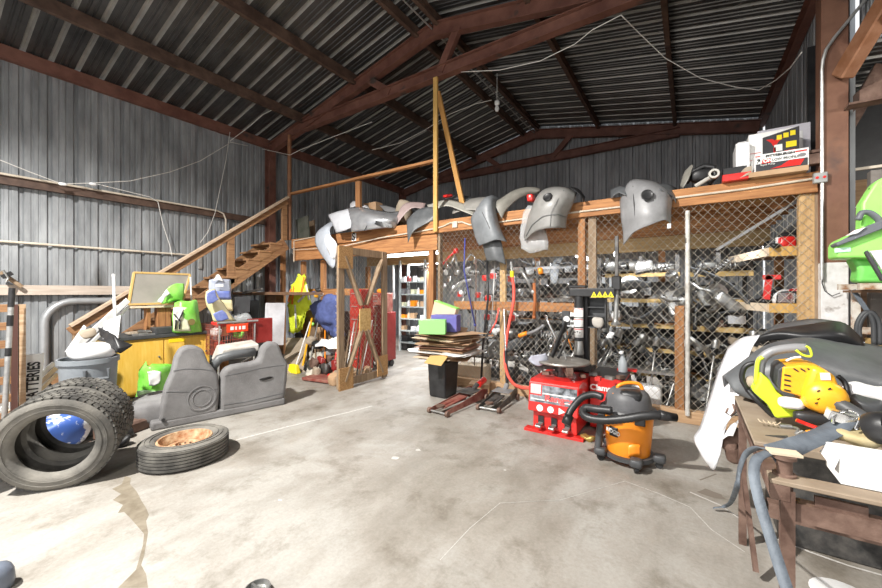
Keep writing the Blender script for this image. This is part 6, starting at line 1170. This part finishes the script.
# ================================================================ SHOP VACUUM
vc = Vector((-.46, 3.68, 0)); t = thing('shop_vacuum', 'orange wet dry shop vacuum with a dark lid and black hose', 'vacuum cleaner', vc)
Tv = Matrix.Translation(vc)
b = MB(); b.lathe([(0, .07), (.165, .07), (.175, .09), (.185, .2), (.2, .38), (.205, .42), (.2, .44), (0, .44)], 40, Tv); b.build('drum', M_ORANGE, t, smooth=True)
b = MB(); b.lathe([(.2, .43), (.228, .43), (.235, .455), (.225, .475), (.19, .49), (.18, .56), (.165, .6), (.13, .635), (.06, .65), (0, .652)], 36, Tv); b.build('lid', mat('vac grey', (.085, .085, .09), .5, 0, (.14, .14, .145), 5), t, smooth=True)
vv = Vector((-vc.x, -vc.y, 0)).normalized(); vs_ = Vector((-vv.y, vv.x, 0))     # towards the eye; vs_ = image right
def vp(r, dep, z): return vc + vs_ * r + vv * dep + Vector((0, 0, z))
b = MB(); b.tube(crv([vp(-.09, .02, .62), vp(-.07, .02, .665), vp(0, .0, .69), vp(.08, -.02, .685), vp(.11, -.02, .65), vp(.11, -.02, .61)]), .016, 8); b.build('carry_handle', M_ORANGE, t, smooth='all')
b = MB(); b.blob(vp(.02, .06, .58), (.2, .2, .14), .6, 10); b.build('motor_cap', M_BLACK, t, smooth='all')
b = MB(); b.box(vp(-.11, .1, .575), (.025, .012, .07), Matrix.Rotation(.5, 4, 'Z')); b.build('orange_latch', M_ORANGE, t, bev=.003)
b = MB(); b.box(vp(.09, .19, .415), (.08, .03, .07)); b.build('side_latch', M_BLACK, t, bev=.006)
b = MB(); b.surf([[vc + Matrix.Rotation(a_, 3, 'Z') @ vv * (.198 + .003) + Vector((0, 0, z_)) for a_ in (-.8, -.6, -.4)] for z_ in (.25, .33)], 4, 3); lp = b.build('brand_plate', M_BLACK, t, smooth='all', solid=.002)
a_ = -.6; dd = Matrix.Rotation(a_, 3, 'Z') @ vv; text('RIDGID', .05, facing(vc + dd * .206 + Vector((0, 0, .29)), Vector((-dd.y, dd.x, -.12)), (0, 0, 1)), M_PAPER, t, bold=.001, sx=.8)
b = MB()
for a0_ in (.1,): b.surf([[vc + Matrix.Rotation(a_, 3, 'Z') @ vv * .196 + Vector((0, 0, z_ + .02 * (1 if i_ else 0))) for i_, a_ in enumerate((0, .25, .5))] for z_ in (.1, .2)], 4, 3)
b.build('embossed_panel', pl('orange shade panel', (.88, .26, .015), .35), t, smooth='all', solid=.004)
b = MB(); b.lathe([(.17, .05), (.21, .05), (.21, .085), (.17, .085), (.17, .05)], 36, Tv); b.build('dolly_ring', M_DKGREY, t, smooth=True)
for a_ in (.25, 1.35, -1.1, 2.6, -2.4):
    d = Matrix.Rotation(a_, 3, 'Z') @ vv; c = vc + d * .245; b = MB(); b.blob(c + Vector((0, 0, .085)), (.1, .1, .07), .5, 8); o = b.build('caster_foot', M_DKGREY, t, smooth='all'); b = MB(); q = Vector((-d.y, d.x, 0)); b.cyl(c - q * .014 + Vector((0, 0, .03)), c + q * .014 + Vector((0, 0, .03)), .03, 12); b.build('caster_wheel', M_BLACK, o)
def ribbed(P_, r, k=10):
    pts = crv(P_, k); return pts, [r * (1 if i % 2 else .9) for i in range(len(pts))]
b = MB(); P_, rs = ribbed([vp(-.2, .1, .56), vp(-.28, .08, .57), vp(-.38, .1, .53), vp(-.46, .16, .43), vp(-.49, .2, .35)], .034); b.tube(P_, rs, 12); b.cyl(vp(-.475, .18, .38), vp(-.5, .22, .31), .042, 14); b.build('short_hose', M_BLACK, t, smooth='all')
b = MB(); P_, rs = ribbed([vp(-.12, .27, .50), vp(-.24, .25, .49), vp(-.33, .22, .48), vp(-.35, .26, .44), vp(-.29, .30, .42), vp(-.16, .32, .43), vp(-.02, .34, .47), vp(.10, .34, .51), vp(.2, .33, .53), vp(.26, .31, .53)], .036); b.tube(P_, rs, 12); b.cyl(vp(.22, .32, .53), vp(.34, .28, .515), .04, 14, r2=.03); b.build('long_hose', M_BLACK, t, smooth='all')
b = MB(); b.cyl(vp(-.24, .1, .1), vp(-.21, .08, .42), .032, 12); b.build('stored_wand', M_DKGREY, t, smooth=True)
b = MB(); b.blob(atz(588, 441) + Vector((0, 0, .03)), (.14, .07, .05), .7, lump=.03, ls=14); one(b, 'brass_fitting', mat('brass', (.45, .32, .1), .4, .6), 'small brass scrap on the floor between machine and vacuum', 'fitting', smooth='all')
# ================================================================ FLOOR MARKS (part of the floor)
def blotch(pts, m, nm='floor_stain', z=.0012):
    b = MB(); b.prism([tuple(atz(*p)[:2]) for p in pts], .0006, z0=z - .0006); return struct(b.build(nm, m))
blotch([(125, 476), (131, 478), (130, 484), (137, 492), (141, 500), (146, 508), (149, 515), (146, 521), (148, 532), (146, 545), (144, 556), (141, 565), (146, 574), (148, 588), (118, 588), (127, 579), (136, 570), (140, 556), (143, 545), (144, 534), (138, 527), (131, 519), (124, 512), (118, 513), (123, 505), (113, 500), (121, 494), (112, 489), (122, 484)], M_DIRT)
for pts, w, m in (([(236, 440), (290, 426), (345, 413), (372, 406)], .03, M_SCRAPE), ([(440, 560), (470, 528), (500, 503), (560, 500), (625, 481), (660, 494), (690, 507), (712, 530), (745, 552)], .004, M_SCRAPE), ([(690, 492), (720, 505), (745, 522)], .012, M_SCRAPE), ([(770, 536), (810, 552), (850, 566), (882, 575)], .014, M_SCRAPE), ([(796, 548), (835, 562), (862, 571)], .006, M_CRACK), ([(700, 480), (716, 474)], .012, M_CRACK)):
    b = MB(); b.strap([atz(*p, .0012) for p in pts], w, (.56, .83, 0), .0006); struct(b.build('floor_scratch', m))
for px, py, r in ((395, 458, .05), (712, 494, .1), (418, 450, .03), (280, 500, .02), (505, 470, .015)):
    c = atz(px, py, .001); b = MB(); b.prism([(c.x + r * rnd.uniform(.6, 1.1) * math.cos(k * .7), c.y + r * rnd.uniform(.4, .9) * math.sin(k * .7)) for k in range(9)], .0006, z0=.0006); struct(b.build('floor_stain', M_CRACK if r > .08 else M_SCRAPE))
# things peeking in at the bottom edge
b = MB(); c = atz(257, 590, .02); b.lathe([(0, 0), (.06, 0), (.062, .03), (.055, .032), (.05, .01), (0, .012)], 24, Matrix.Translation(c - Vector((0, 0, .02)))); b.box(c + Vector((0, 0, .005)), (.09, .012, .02)); one(b, 'floor_disc', M_METAL, 'small round metal cap on the floor at the bottom edge', 'cap', smooth=True)
t = thing('blue_machine_part', 'blue grey rounded part with a hook at the bottom left corner', 'part', atz(-3, 588)); b = MB(); b.blob(atz(-4, 590) + Vector((0, 0, .05)), (.13, .13, .16), .8); b.build('shell', pl('slate blue', (.12, .14, .18), .35), t, smooth='all'); b = MB(); b.tube([atd(8, 577, 1.93), atd(11, 580, 1.93), atd(15, 577, 1.93), atd(14, 573, 1.93)], .004, 6); b.tube([atd(12, 580, 1.93), atd(12, 588, 1.93)], .004, 6); b.build('hook', M_IRON, t, smooth='all')
b = MB(); c = atz(845, 596, .05); b.lathe([(0, 0), (.1, 0), (.12, .04), (.125, .045), (.115, .05), (0, .048)], 28, Matrix.Translation((c.x, c.y, 0))); one(b, 'white_dish', M_WHITE, 'round white dish on the floor at the bottom right edge', 'dish', smooth=True)
# ================================================================ RIGHT SIDE: lean-to, bench and machines
M_PLK = wood('brown plank wall', (.28, .16, .08), (.52, .34, .19), (1.2, 10, 10))
t = thing('lean_to_wall', 'brown plank wall of the side shed beyond the column', 'wall', (3.2, 6.2, 0)); t['kind'] = 'structure'
for k in range(9): z = .15 + k * .31; b = MB(); b.box((3.3, 6.2 + .01 * (k % 2), z), (4.2, .03, .3)); b.build('plank', M_PLK if k > 5 else M_WDK, t)
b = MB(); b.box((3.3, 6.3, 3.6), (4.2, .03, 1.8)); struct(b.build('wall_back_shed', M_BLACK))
b = MB(); b.box((5.4, 2.5, 1.6), (.05, 7.6, 3.2)); struct(b.build('wall_side_shed', M_SIDEDK))
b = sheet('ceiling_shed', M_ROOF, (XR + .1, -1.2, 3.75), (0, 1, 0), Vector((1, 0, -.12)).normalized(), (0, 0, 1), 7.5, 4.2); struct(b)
for a, c, lab_ in ((at(842, 77, 4.95), at(892, -6, 4.6), 'rusty tube brace rising from the right column to the shed roof'), ):
    b = MB(); b.beam(a, c, .12, .14); one(b, 'shed_brace', mat('rust tube', (.26, .11, .05), .6, .2, (.38, .19, .11), 6), lab_, 'beam', bev=.012)
b = MB(); b.beam(at(846, 128, 5.4), at(882, 66, 5.4), .1, .12); one(b, 'shed_brace', M_RUSTY, 'darker second brace below the rusty tube brace', 'beam', bev=.006)
b = MB(); b.beam(at(838, 120, 5.3), at(862, 95, 5.3), .08, .1); one(b, 'shed_brace', M_PURLIN, 'short dark brace low behind the column', 'beam')
t = thing('light_bulb', 'added fill bulb under the side shed roof', 'bulb', (2.7, 3.4, 3.1)); b = MB(); b.blob((2.7, 3.4, 3.12), (.08, .08, .1), 1); b.build('globe', M_TUBE, t, smooth='all'); b = MB(); b.cyl((2.7, 3.4, 3.15), (2.7, 3.4, 3.62), .012); b.build('cord', M_BLACK, t)  # unseen bulb, added as a body for the shed fill lamp
t = thing('steel_bracket', 'welded steel bracket on top of the grey shed post', 'bracket', at(872, 90, 4.9)); b = MB(); b.prism([(0, 0), (.3, .0), (.3, .22), (0, .1)], .015, facing(at(859, 102, 4.9), (1, 0, 0), (0, 0, 1))); b.box(at(872, 102, 4.93), (.32, .14, .02)); b.build('plate', M_RUSTY, t)
b = MB(); q = at(876, 140, 5.0); b.box((q.x, 5.0, 1.3), (.09, .09, 2.6)); o = one(b, 'shed_post', mat('grey post', (.14, .12, .11), .6, .2, (.24, .22, .2), 6), 'grey steel post of the side shed beside the lime machine', 'post', bev=.004)
b = MB(); b.beam(at(838, 172, 5.3), at(882, 166, 5.3), .03, .025); one(b, 'white_rail', M_CREAM, 'thin pale rail across the planks right of the column', 'rail')
zr = at(850, 287, 4.85).z
t = thing('steel_shelf', 'rusty white steel shelf frame right of the column', 'shelf', (1.6, 4.6, 0)); M_RW = mat('rusty white steel', (.50, .40, .30), .6, .1, (.72, .68, .62), 9, third=((.3, .14, .06), 8, .55))
for y in (4.85, 4.35): b = MB(); b.box((1.75, y, zr), (1.25, .05, .05)); b.build('rail', M_RW, t)
b = MB(); b.box((1.75, 4.6, zr - .04), (1.2, .45, .02)); b.build('shelf_board', M_WDK, t)
b = MB(); b.box((1.75, 4.85, at(850, 330, 4.85).z), (1.25, .05, .06)); b.build('rail', M_RW, t)
for x in (1.25, 2.35): b = MB(); b.box((x, 4.9, zr / 2), (.05, .05, zr)); b.build('leg', M_RW, t)
b = MB(); q = at(876, 352, 4.7); b.box((q.x + .2, 4.8, q.z), (.4, .3, .2)); one(b, 'timber_block', M_WSH, 'honey coloured timber block on the lower steel rail', 'timber', bev=.006)
b = MB()
for k, (x_, r_) in enumerate(((864, 10), (868, 12))): b.tube(crv([at(x_ - r_ * .6, 350, 4.5), at(x_ - r_ * .7, 325, 4.5), at(x_ + 2, 312, 4.5), at(x_ + r_ * .9, 322, 4.5), at(x_ + r_, 345, 4.5)]), .017, 8)
one(b, 'cable_loop', M_DKGREY, 'dark hose looped below the rusty white shelf', 'hose', smooth='all')
b = MB(); b.beam(at(853, 290, 4.6), at(868, 312, 4.6), .012, .03); one(b, 'grey_strap', M_STRAP, 'grey strap hanging under the rusty white shelf', 'strap')
# lime machine
t = thing('lime_machine', 'lime green cabinet machine with a grey trim strip, set on the white shelf', 'machine', (1.3, 4.5, zr + .03)); zb = zr + .028
def PG(px, py, y): return at(px, py, y)
def slab(poly, y0_, y1_, m, nm, bev=.02):
    # outline seen at depth y0_, given thickness along +Y
    pts = [at(px, py, y0_) for px, py in poly]; b = MB(); b.prism([(p.x, p.z) for p in pts], y1_ - y0_, Matrix(((1, 0, 0, 0), (0, 0, 1, 0), (0, 1, 0, 0), (0, 0, 0, 1))), z0=y0_); return b.build(nm, m, t, bev=bev, segs=3, smooth=50)
slab([(861, 236), (862, 203), (870, 190), (876, 181), (900, 168), (940, 155), (940, 260), (861, 256)], 4.45, 4.6, M_GREEN, 'tall_housing')
slab([(837, 245), (839, 240), (856, 232), (900, 221), (940, 214), (940, 262), (860, 258), (837, 258)], 4.2, 4.45, M_GREEN, 'front_trough')
slab([(852, 258), (940, 254), (940, 283.5), (857, 282.5), (859, 270)], 4.3, 4.5, pl('green foot', (.18, .62, .12)), 'foot', .03)
slab([(836, 243.5), (852, 235), (865, 227), (882, 220), (940, 200), (940, 214), (882, 229), (854, 240), (838, 246)], 4.14, 4.3, mat('trim grey', (.14, .15, .17), .5), 'grey_trim', .006)
slab([(846, 236), (855, 230), (866, 227), (858, 233)], 4.12, 4.16, mat('red white print', (.8, .2, .2), .5, 0, (.8, .8, .8), 20, lo=.45, hi=.5), 'warning_sticker', .001)
b = MB(); b.tube(crv([at(858, 220, 4.38), at(862, 213, 4.38), at(870, 213, 4.38), at(878, 219, 4.38), at(880, 226, 4.38)]), .022, 10, flat=1.4); b.build('grey_handle', mat('trim grey', (.14, .15, .17)), t, smooth='all')
slab([(865, 252), (868, 250), (886, 280), (882, 281)], 4.1, 4.14, M_DKGREY, 'dark_strip', .004); slab([(870, 251), (920, 246), (920, 290), (889, 280)], 4.12, 4.15, M_WHITE, 'white_placard', .003)
for zz, s_, w_ in (((872, 188), 0, .16), ((874, 197), 0, .14)):
    q = at(*zz, 4.49); b = MB(); b.box((q.x + w_ / 2 - .02, 4.49, q.z + .01), (w_, .004, .05), Matrix.Rotation(-.45, 4, 'Y')); b.build('dark_print', pl('print green', (.04, .12, .03)), t)
q = at(840, 250, 4.19); b = MB(); b.box((q.x + .015, 4.195, q.z), (.09, .004, .035), Matrix.Rotation(-.05, 4, 'Y')); b.build('pale_label', pl('pale mint', (.5, .8, .6)), t)
b = MB(); b.blob(at(838, 300, 4.95), (.01, .01, .01), 1); b = None
# bench
ZT = .87
t = thing('steel_workbench', 'rusty steel bench frame with a scuffed plywood top at the right', 'workbench', (1.2, 2.3, 0)); M_PLY = mat('scuffed plywood', (.24, .18, .125), .75, 0, (.37, .30, .225), 3, (1, 1, 1), .2, 20, third=((.2, .13, .08), 4, .63))
b = MB(); b.box((1.25, 2.46, ZT - .015), (2.05, .84, .03)); b.build('plywood_top', M_PLY, t, bev=.003)
for x, y in ((.26, 2.84), (.27, 1.68), (2.2, 2.84), (2.2, 1.68)): b = MB(); b.chan((x, y, 0), (x, y, ZT - .03), .036, .036, .006, up=(0, 1, 0)); b.build('leg', M_RUSTY, t)
b = MB(); b.beam((.25, 2.86, ZT - .04), (.25, 1.66, ZT - .04), .05, .05); b.build('end_rail', M_RUSTY, t)
b = MB(); b.box((1.25, 1.70, ZT - .008), (2.05, .08, .016)); b.build('front_plank', M_PLY, t, bev=.003)
b = MB(); b.chan((.27, 1.7, ZT - .1), (2.25, 1.7, ZT - .1), .05, .06, .007); b.chan((.27, 2.05, .60), (2.25, 2.05, .60), .05, .06, .007); b.build('lower_rail', M_RUSTY, t)
b = MB(); b.box((.40, 1.70, ZT - .09), (.12, .012, .1)); b.build('gusset_plate', M_RUSTY, t)
b = MB(); b.beam(atz(756, 572, .05) , (.25, 2.75, .5), .02, .03); b.build('diagonal_brace', M_RUSTY, t)
b = MB(); b.lathe([(0, 0), (.045, 0), (.045, .01), (.03, .012), (.03, .075), (.045, .08), (.045, .095), (0, .095)], 18, Matrix.Translation((.27, 1.72, ZT)) @ Matrix.Scale(.72, 4)); one(b, 'rusty_roller', M_RUSTY, 'short rusty steel roller standing on the front bench plank', 'roller', smooth=True)
b = MB(); b.box((.27, 1.73, ZT + .074), (.085, .05, .008), Matrix.Rotation(.2, 4, 'Z')); one(b, 'wood_scrap', M_CARDLT, 'pale wood scrap lying on the rusty roller', 'wood scrap')
t = thing('parts_carton', 'white cardboard carton with a barcode on the near bench rails', 'box', (.62, 1.8, ZT)); q = at(820, 465, 1.74)
b = MB(); b.box((.41 + .3, 1.82, ZT + .044), (.6, .16, .088)); b.build('carton', M_PAPER, t, bev=.002)
b = MB()
for k in range(7): b.box((.555, 1.738, ZT + .012 + k * .009), (.03, .002, .003 + .002 * (k % 2)))
b.build('barcode', M_BLACK, t)
b = MB(); b.surf([[(.41, 1.89, ZT + .088), (.41, 1.82, ZT + .088), (.41, 1.745, ZT + .088)], [(.393, 1.89, ZT + .05), (.394, 1.82, ZT + .045), (.396, 1.745, ZT + .045)]], 3, 3); b.build('open_flap', M_WHITE, t, solid=.002)
# fenders and bumpers lying at the far end of the bench
def ex(t):
    b = MB(); b.tube([at(733, 404, 2.9), at(735, 411, 2.9), at(731, 416, 2.9), at(726, 413, 2.9), at(728, 408, 2.9)], .006, 6); b.build('metal_hook', M_RUSTY, t, smooth='all')
    b = MB(); b.surf(G([[(730, 425, 2.98), (736, 422, 2.96), (740, 418, 2.96)], [(722, 440, 2.98), (728, 436, 2.96), (733, 436, 2.96)]]), 3, 3); b.build('tab', M_WHITE, t, solid=.004)
shell('fender', [[(728, 348, 3.30), (742, 338, 3.2), (760, 335, 3.1)], [(718, 372, 3.25), (731, 366, 3.1), (750, 352, 3.0)], [(709, 400, 3.2), (722, 400, 3.02), (740, 388, 2.95)], [(700, 427, 3.2), (713, 432, 3.02), (738, 408, 2.92)], [(694, 440, 3.18), (707, 456, 3.05), (727, 424, 2.96)], [(706, 461, 3.12), (714, 470, 3.08), (720, 455, 3.0)]],
      pl('gloss white', (.78, .79, .82), .25, .04, coat=.4), 'glossy white fender standing against the far end of the bench', 'car panel', .005, extra=ex, noisy=0)
shell('bumper_cover', [[(724, 387, 2.95), (740, 372, 3.1), (765, 352, 3.3), (800, 337, 3.45), (850, 341, 3.5), (900, 350, 3.55)], [(723, 376, 2.82), (742, 362, 2.85), (768, 345, 2.9), (805, 341, 2.98), (850, 352, 3.05), (905, 368, 3.1)],
                       [(727, 380, 2.76), (745, 374, 2.72), (770, 362, 2.70), (805, 362, 2.72), (850, 372, 2.78), (905, 386, 2.8)], [(733, 390, 2.72), (750, 388, 2.7), (775, 385, 2.66), (805, 385, 2.68), (850, 390, 2.72), (905, 402, 2.75)], [(742, 396, 2.74), (754, 400, 2.70), (778, 402, 2.68), (806, 404, 2.68), (850, 406, 2.72), (905, 412, 2.75)]],
      M_BUMP_DK, 'big charcoal bumper cover lying along the far side of the bench', 'car bumper', .006, noisy=.004)
shell('bumper_cover', [[(737, 351, 3.7), (752, 341, 3.6), (775, 330, 3.55), (805, 325, 3.5), (840, 322, 3.5), (862, 338, 3.5)], [(741, 350, 3.5), (755, 338, 3.4), (778, 332, 3.35), (806, 334, 3.3), (840, 333, 3.3), (864, 345, 3.4)], [(746, 352, 3.5), (758, 343, 3.4), (780, 340, 3.35), (806, 342, 3.3), (840, 342, 3.3), (866, 348, 3.4)]],
      M_BLACK, 'gloss black bumper strip lying behind the big charcoal bumper', 'car bumper', .006, noisy=.004)
shell('trim_panel', [[(775, 325, 3.9), (795, 321, 3.9), (815, 319, 3.9), (840, 322, 3.9)], [(765, 333, 3.6), (790, 330, 3.6), (815, 329, 3.6), (850, 334, 3.6)]], M_BUMP_DK, 'dark trim panel topmost on the bumper heap by the column', 'car panel')
b = MB(); b.box((.95, 3.25, .4), (1.0, .55, .8)); one(b, 'steel_drum_crate', M_IRON, 'dark crate under the bumper heap beyond the bench', 'crate', bev=.01)
for k, (px, py) in enumerate(((733, 452), (728, 440), (735, 435))): b = MB(); b.blob(at(px, py, 3.05), (.09, .09, .12), .7, lump=.02, ls=12, seed=k); one(b, 'rusty_joint', M_RUSTY, 'rusty suspension joint hanging by the far bench leg', 'part', 'rusty joints by the far bench leg', smooth='all')
# leaf blower / saw engine
t = thing('chainsaw', 'lime and yellow power tool engine lying on the bench', 'power tool', at(790, 415, 2.3)); y = 2.3
def PT(px, py, dy=0): return at(px, py, y + dy)
b = MB(); b.tube(crv([PT(759, 386), PT(759, 374), PT(761, 361), PT(769, 353), PT(780, 349.5), PT(793, 348), PT(806, 348)]), .020, 10); b.build('grip', M_BUMP, t, smooth='all')
b = MB(); b.tube(crv([PT(756, 384, -.02), PT(758, 362, -.02), PT(763, 357, -.02)]), .009, 6); b.tube(crv([PT(796, 350, -.02), PT(803, 355, -.02), PT(811, 356, -.02), PT(810, 349, -.02), PT(806, 346, -.02)]), .005, 6); b.build('lime_edging', M_LIME, t, smooth='all')
b = MB(); b.tube(crv([PT(786, 361, -.02), PT(793, 358, -.02), PT(801, 357, -.02)]), .005, 6); b.build('trigger', M_WHITE, t, smooth='all')
def slabt(poly, dy0, dy1, m, nm, bev=.012):
    pts = [at(px, py, y + dy0) for px, py in poly]; b = MB(); b.prism([(p.x, p.z) for p in pts], dy1 - dy0, Matrix(((1, 0, 0, 0), (0, 0, 1, 0), (0, 1, 0, 0), (0, 0, 0, 1))), z0=y + dy0); return b.build(nm, m, t, bev=bev, segs=3, smooth=50)
slabt([(760, 372), (770, 380), (777, 392), (790, 402), (806, 411), (804, 417), (776, 419), (768, 405), (752, 391), (758, 382)], -.04, .1, M_LIME, 'lower_shell')
slabt([(777, 384), (778, 370), (783, 366), (787, 366), (782, 390), (780, 391)], -.07, .12, M_DKGREY, 'vent_cap', .006)
slabt([(783, 367), (800, 365.5), (815, 366), (817, 369), (806, 385), (803, 397), (781, 391)], -.08, .14, M_YEL, 'engine_cover', .02)
slabt([(812, 366), (826, 369), (836, 377), (842, 392), (841, 402), (832, 412), (815, 413), (803, 406), (802, 394), (806, 382)], -.1, .12, M_YEL, 'round_housing', .025)
b = MB(); b.lathe([(0, .03), (.035, .03), (.06, .015), (.07, 0), (.07, -.04)], 20, facing(at(826, 398, y - .1), (1, 0, 0), (0, 0, 1))); b.build('starter_dome', M_YEL, t, smooth=True)
for k in range(4): slabt([(784.5, 374 + k * 5), (791, 375.5 + k * 5), (790.6, 376.8 + k * 5), (784, 375.4 + k * 5)], -.083, -.078, M_BLACK, 'vent_slot', .0)
for k in range(3): slabt([(794 + 7 * k, 368), (799 + 7 * k, 371), (798 + 7 * k, 372), (793 + 7 * k, 369)], -.083, -.078, M_BLACK, 'vent_slot', .0)
for k, (px, py) in enumerate(((817, 391), (828, 389), (817, 399), (815, 403))): slabt([(px, py), (px + 3, py - 1), (px + 3.4, py + .2), (px + .4, py + 1.2)], -.13, -.118, M_BLACK, 'vent_slot', .0)
slabt([(820, 373), (830, 373), (831, 380), (821, 380)], -.104, -.099, M_PAPER, 'sticker', .0)
b = MB(); b.blob(PT(791, 403, -.06), (.09, .06, .05), .7); b.build('fuel_tank', M_WHITE, t, smooth='all')
b = MB(); b.tube([PT(830, 401, -.1), PT(845, 407, -.12), PT(862, 418, -.16), PT(880, 431, -.2), PT(905, 449, -.25)], [.024, .026, .028, .03, .03], 12); b.build('shaft_grip', M_DKGREY, t, smooth='all')
b = MB(); b.tube(crv([PT(748, 390, .05), PT(742, 378, .05), PT(745, 367, .05), PT(755, 363, .05), PT(764, 366, .06)]), .012, 8); b.tube(crv([PT(748, 390, .02), PT(757, 400, 0), PT(768, 411, 0), PT(774, 416, 0)]), .013, 8); b.build('black_guard', M_BLACK, t, smooth='all')
b = MB(); b.blob(PT(753, 382, .06), (.06, .05, .06), .8); b.build('clutch_drum', M_TAN, t, smooth='all')
b = MB(); b.blob(PT(813, 418, -.08), (.13, .06, .05), .6); b.build('black_handle', M_BLACK, t, smooth='all')
b = MB(); b.tube(crv([PT(838, 376, .1), PT(845, 383, .1), PT(848, 395, .08), PT(846, 403, .05)]), .01, 8); b.build('throttle_cable', M_BLACK, t, smooth='all')
# webbing and bits on the bench
t = thing('ratchet_strap', 'blue grey webbing strap with a chrome ratchet hanging off the bench', 'strap', (.5, 1.9, ZT))
b = MB(); b.strap(crv([at(846, 420, 2.02), at(838, 427, 1.98), at(820, 436, 1.92), at(800, 444, 1.86), at(785, 450, 1.8), at(770, 454, 1.74)]), .065, (.35, .8, .35)); b.build('webbing', M_STRAP, t, smooth='all')
b = MB(); b.strap(crv([at(770, 452, 1.72), at(757, 459, 1.66), at(754, 475, 1.62), at(759, 500, 1.58), at(768, 530, 1.53), at(779, 565, 1.46), at(790, 600, 1.4), at(797, 640, 1.33)]), .03, (.85, -.1, .0)); b.build('hanging_webbing', M_STRAP, t, smooth='all')
b = MB(); b.strap(crv([at(775, 450, 1.85), at(757, 448, 1.95), at(745, 455, 2.05), at(739, 472, 2.1), at(736, 490, 2.15), atz(728, 505, .1), atz(713, 508, .02)]), .022, (.5, -.8, .3)); b.build('thin_webbing', M_STRAP, t, smooth='all')
b = MB(); b.box(at(847, 419, 2.03), (.11, .06, .04), TR(ry=.25)); b.tube(crv([at(833, 424, 1.98), at(835, 416, 2.0), at(848, 410, 2.02), at(860, 417, 2.0), at(856, 430, 1.95)]), .006, 6); b.build('ratchet', M_CHROME, t, bev=.006)
b = MB(); b.lathe([(0, -.03), (.05, -.03), (.055, -.015), (.055, .015), (.05, .03), (0, .03)], 22, TR(at(882, 428, 1.95), rx=1.2, rz=.8)); one(b, 'black_spool', M_BLACK, 'round black spool at the right edge of the bench', 'spool', smooth=True)
b = MB(); b.blob(at(858, 437, 1.98), (.14, .1, .05), .8, lump=.02, ls=12); one(b, 'tan_rag', mat('olive rag', (.38, .30, .14), .8, 0, (.5, .42, .25), 8), 'olive tan rag between the ratchet and the white carton', 'rag', smooth='all')
b = MB(); b.blob(at(872, 393, 2.45), (.2, .12, .06), .7, lump=.03, ls=10); one(b, 'white_rag', M_WHITE, 'white cloth lying right of the yellow engine', 'rag', smooth='all')
b = MB(); b.blob(at(868, 407, 2.3), (.12, .1, .08), .7, lump=.03, ls=10); one(b, 'dark_glove', M_DKGREY, 'dark glove on the shaft at the right bench edge', 'glove', smooth='all')
t = thing('pliers', 'red and orange handled pliers lying in front of the engine', 'pliers', at(803, 425, 2.15)); b = MB(); b.tube([at(796, 420, 2.18), at(806, 424, 2.18), at(817, 428, 2.15)], .008, 6); b.build('red_grip', M_RED, t); b = MB(); b.tube([at(806, 432, 2.1), at(814, 431, 2.1), at(820, 428, 2.12)], .007, 6); b.build('orange_grip', M_ORANGE, t)
b = MB(); b.cyl(at(780, 426, 2.12), at(792, 427, 2.12), .01, 10); b.tube(crv([at(792, 427, 2.12), at(798, 429, 2.1), at(796, 434, 2.08), at(803, 431, 2.08)]), .005, 6); one(b, 'hose_fitting', M_METAL, 'chrome hose fitting on the plywood top', 'fitting', smooth=True)
b = MB(); b.beam(at(752, 436, 2.15), at(788, 437, 2.15), .01, .01); one(b, 'flat_file', M_IRON, 'thin dark file lying near the bench edge', 'file')
for k in range(4): b = MB(); b.tube(crv([at(758 + k * 5, 419 + k, 2.3), at(761 + k * 5, 422 + k, 2.28), at(766 + k * 5, 422, 2.3)]), .002, 5); one(b, 'wood_curl', M_CARDLT, 'tiny wood shaving on the plywood top', 'shaving', 'wood shavings on the plywood top')
b = MB(); b.blob(at(866, 384, 2.8), (.12, .05, .04), .5); one(b, 'lilac_case', pl('lilac', (.3, .27, .5)), 'small lilac case behind the engine', 'case', smooth='all')
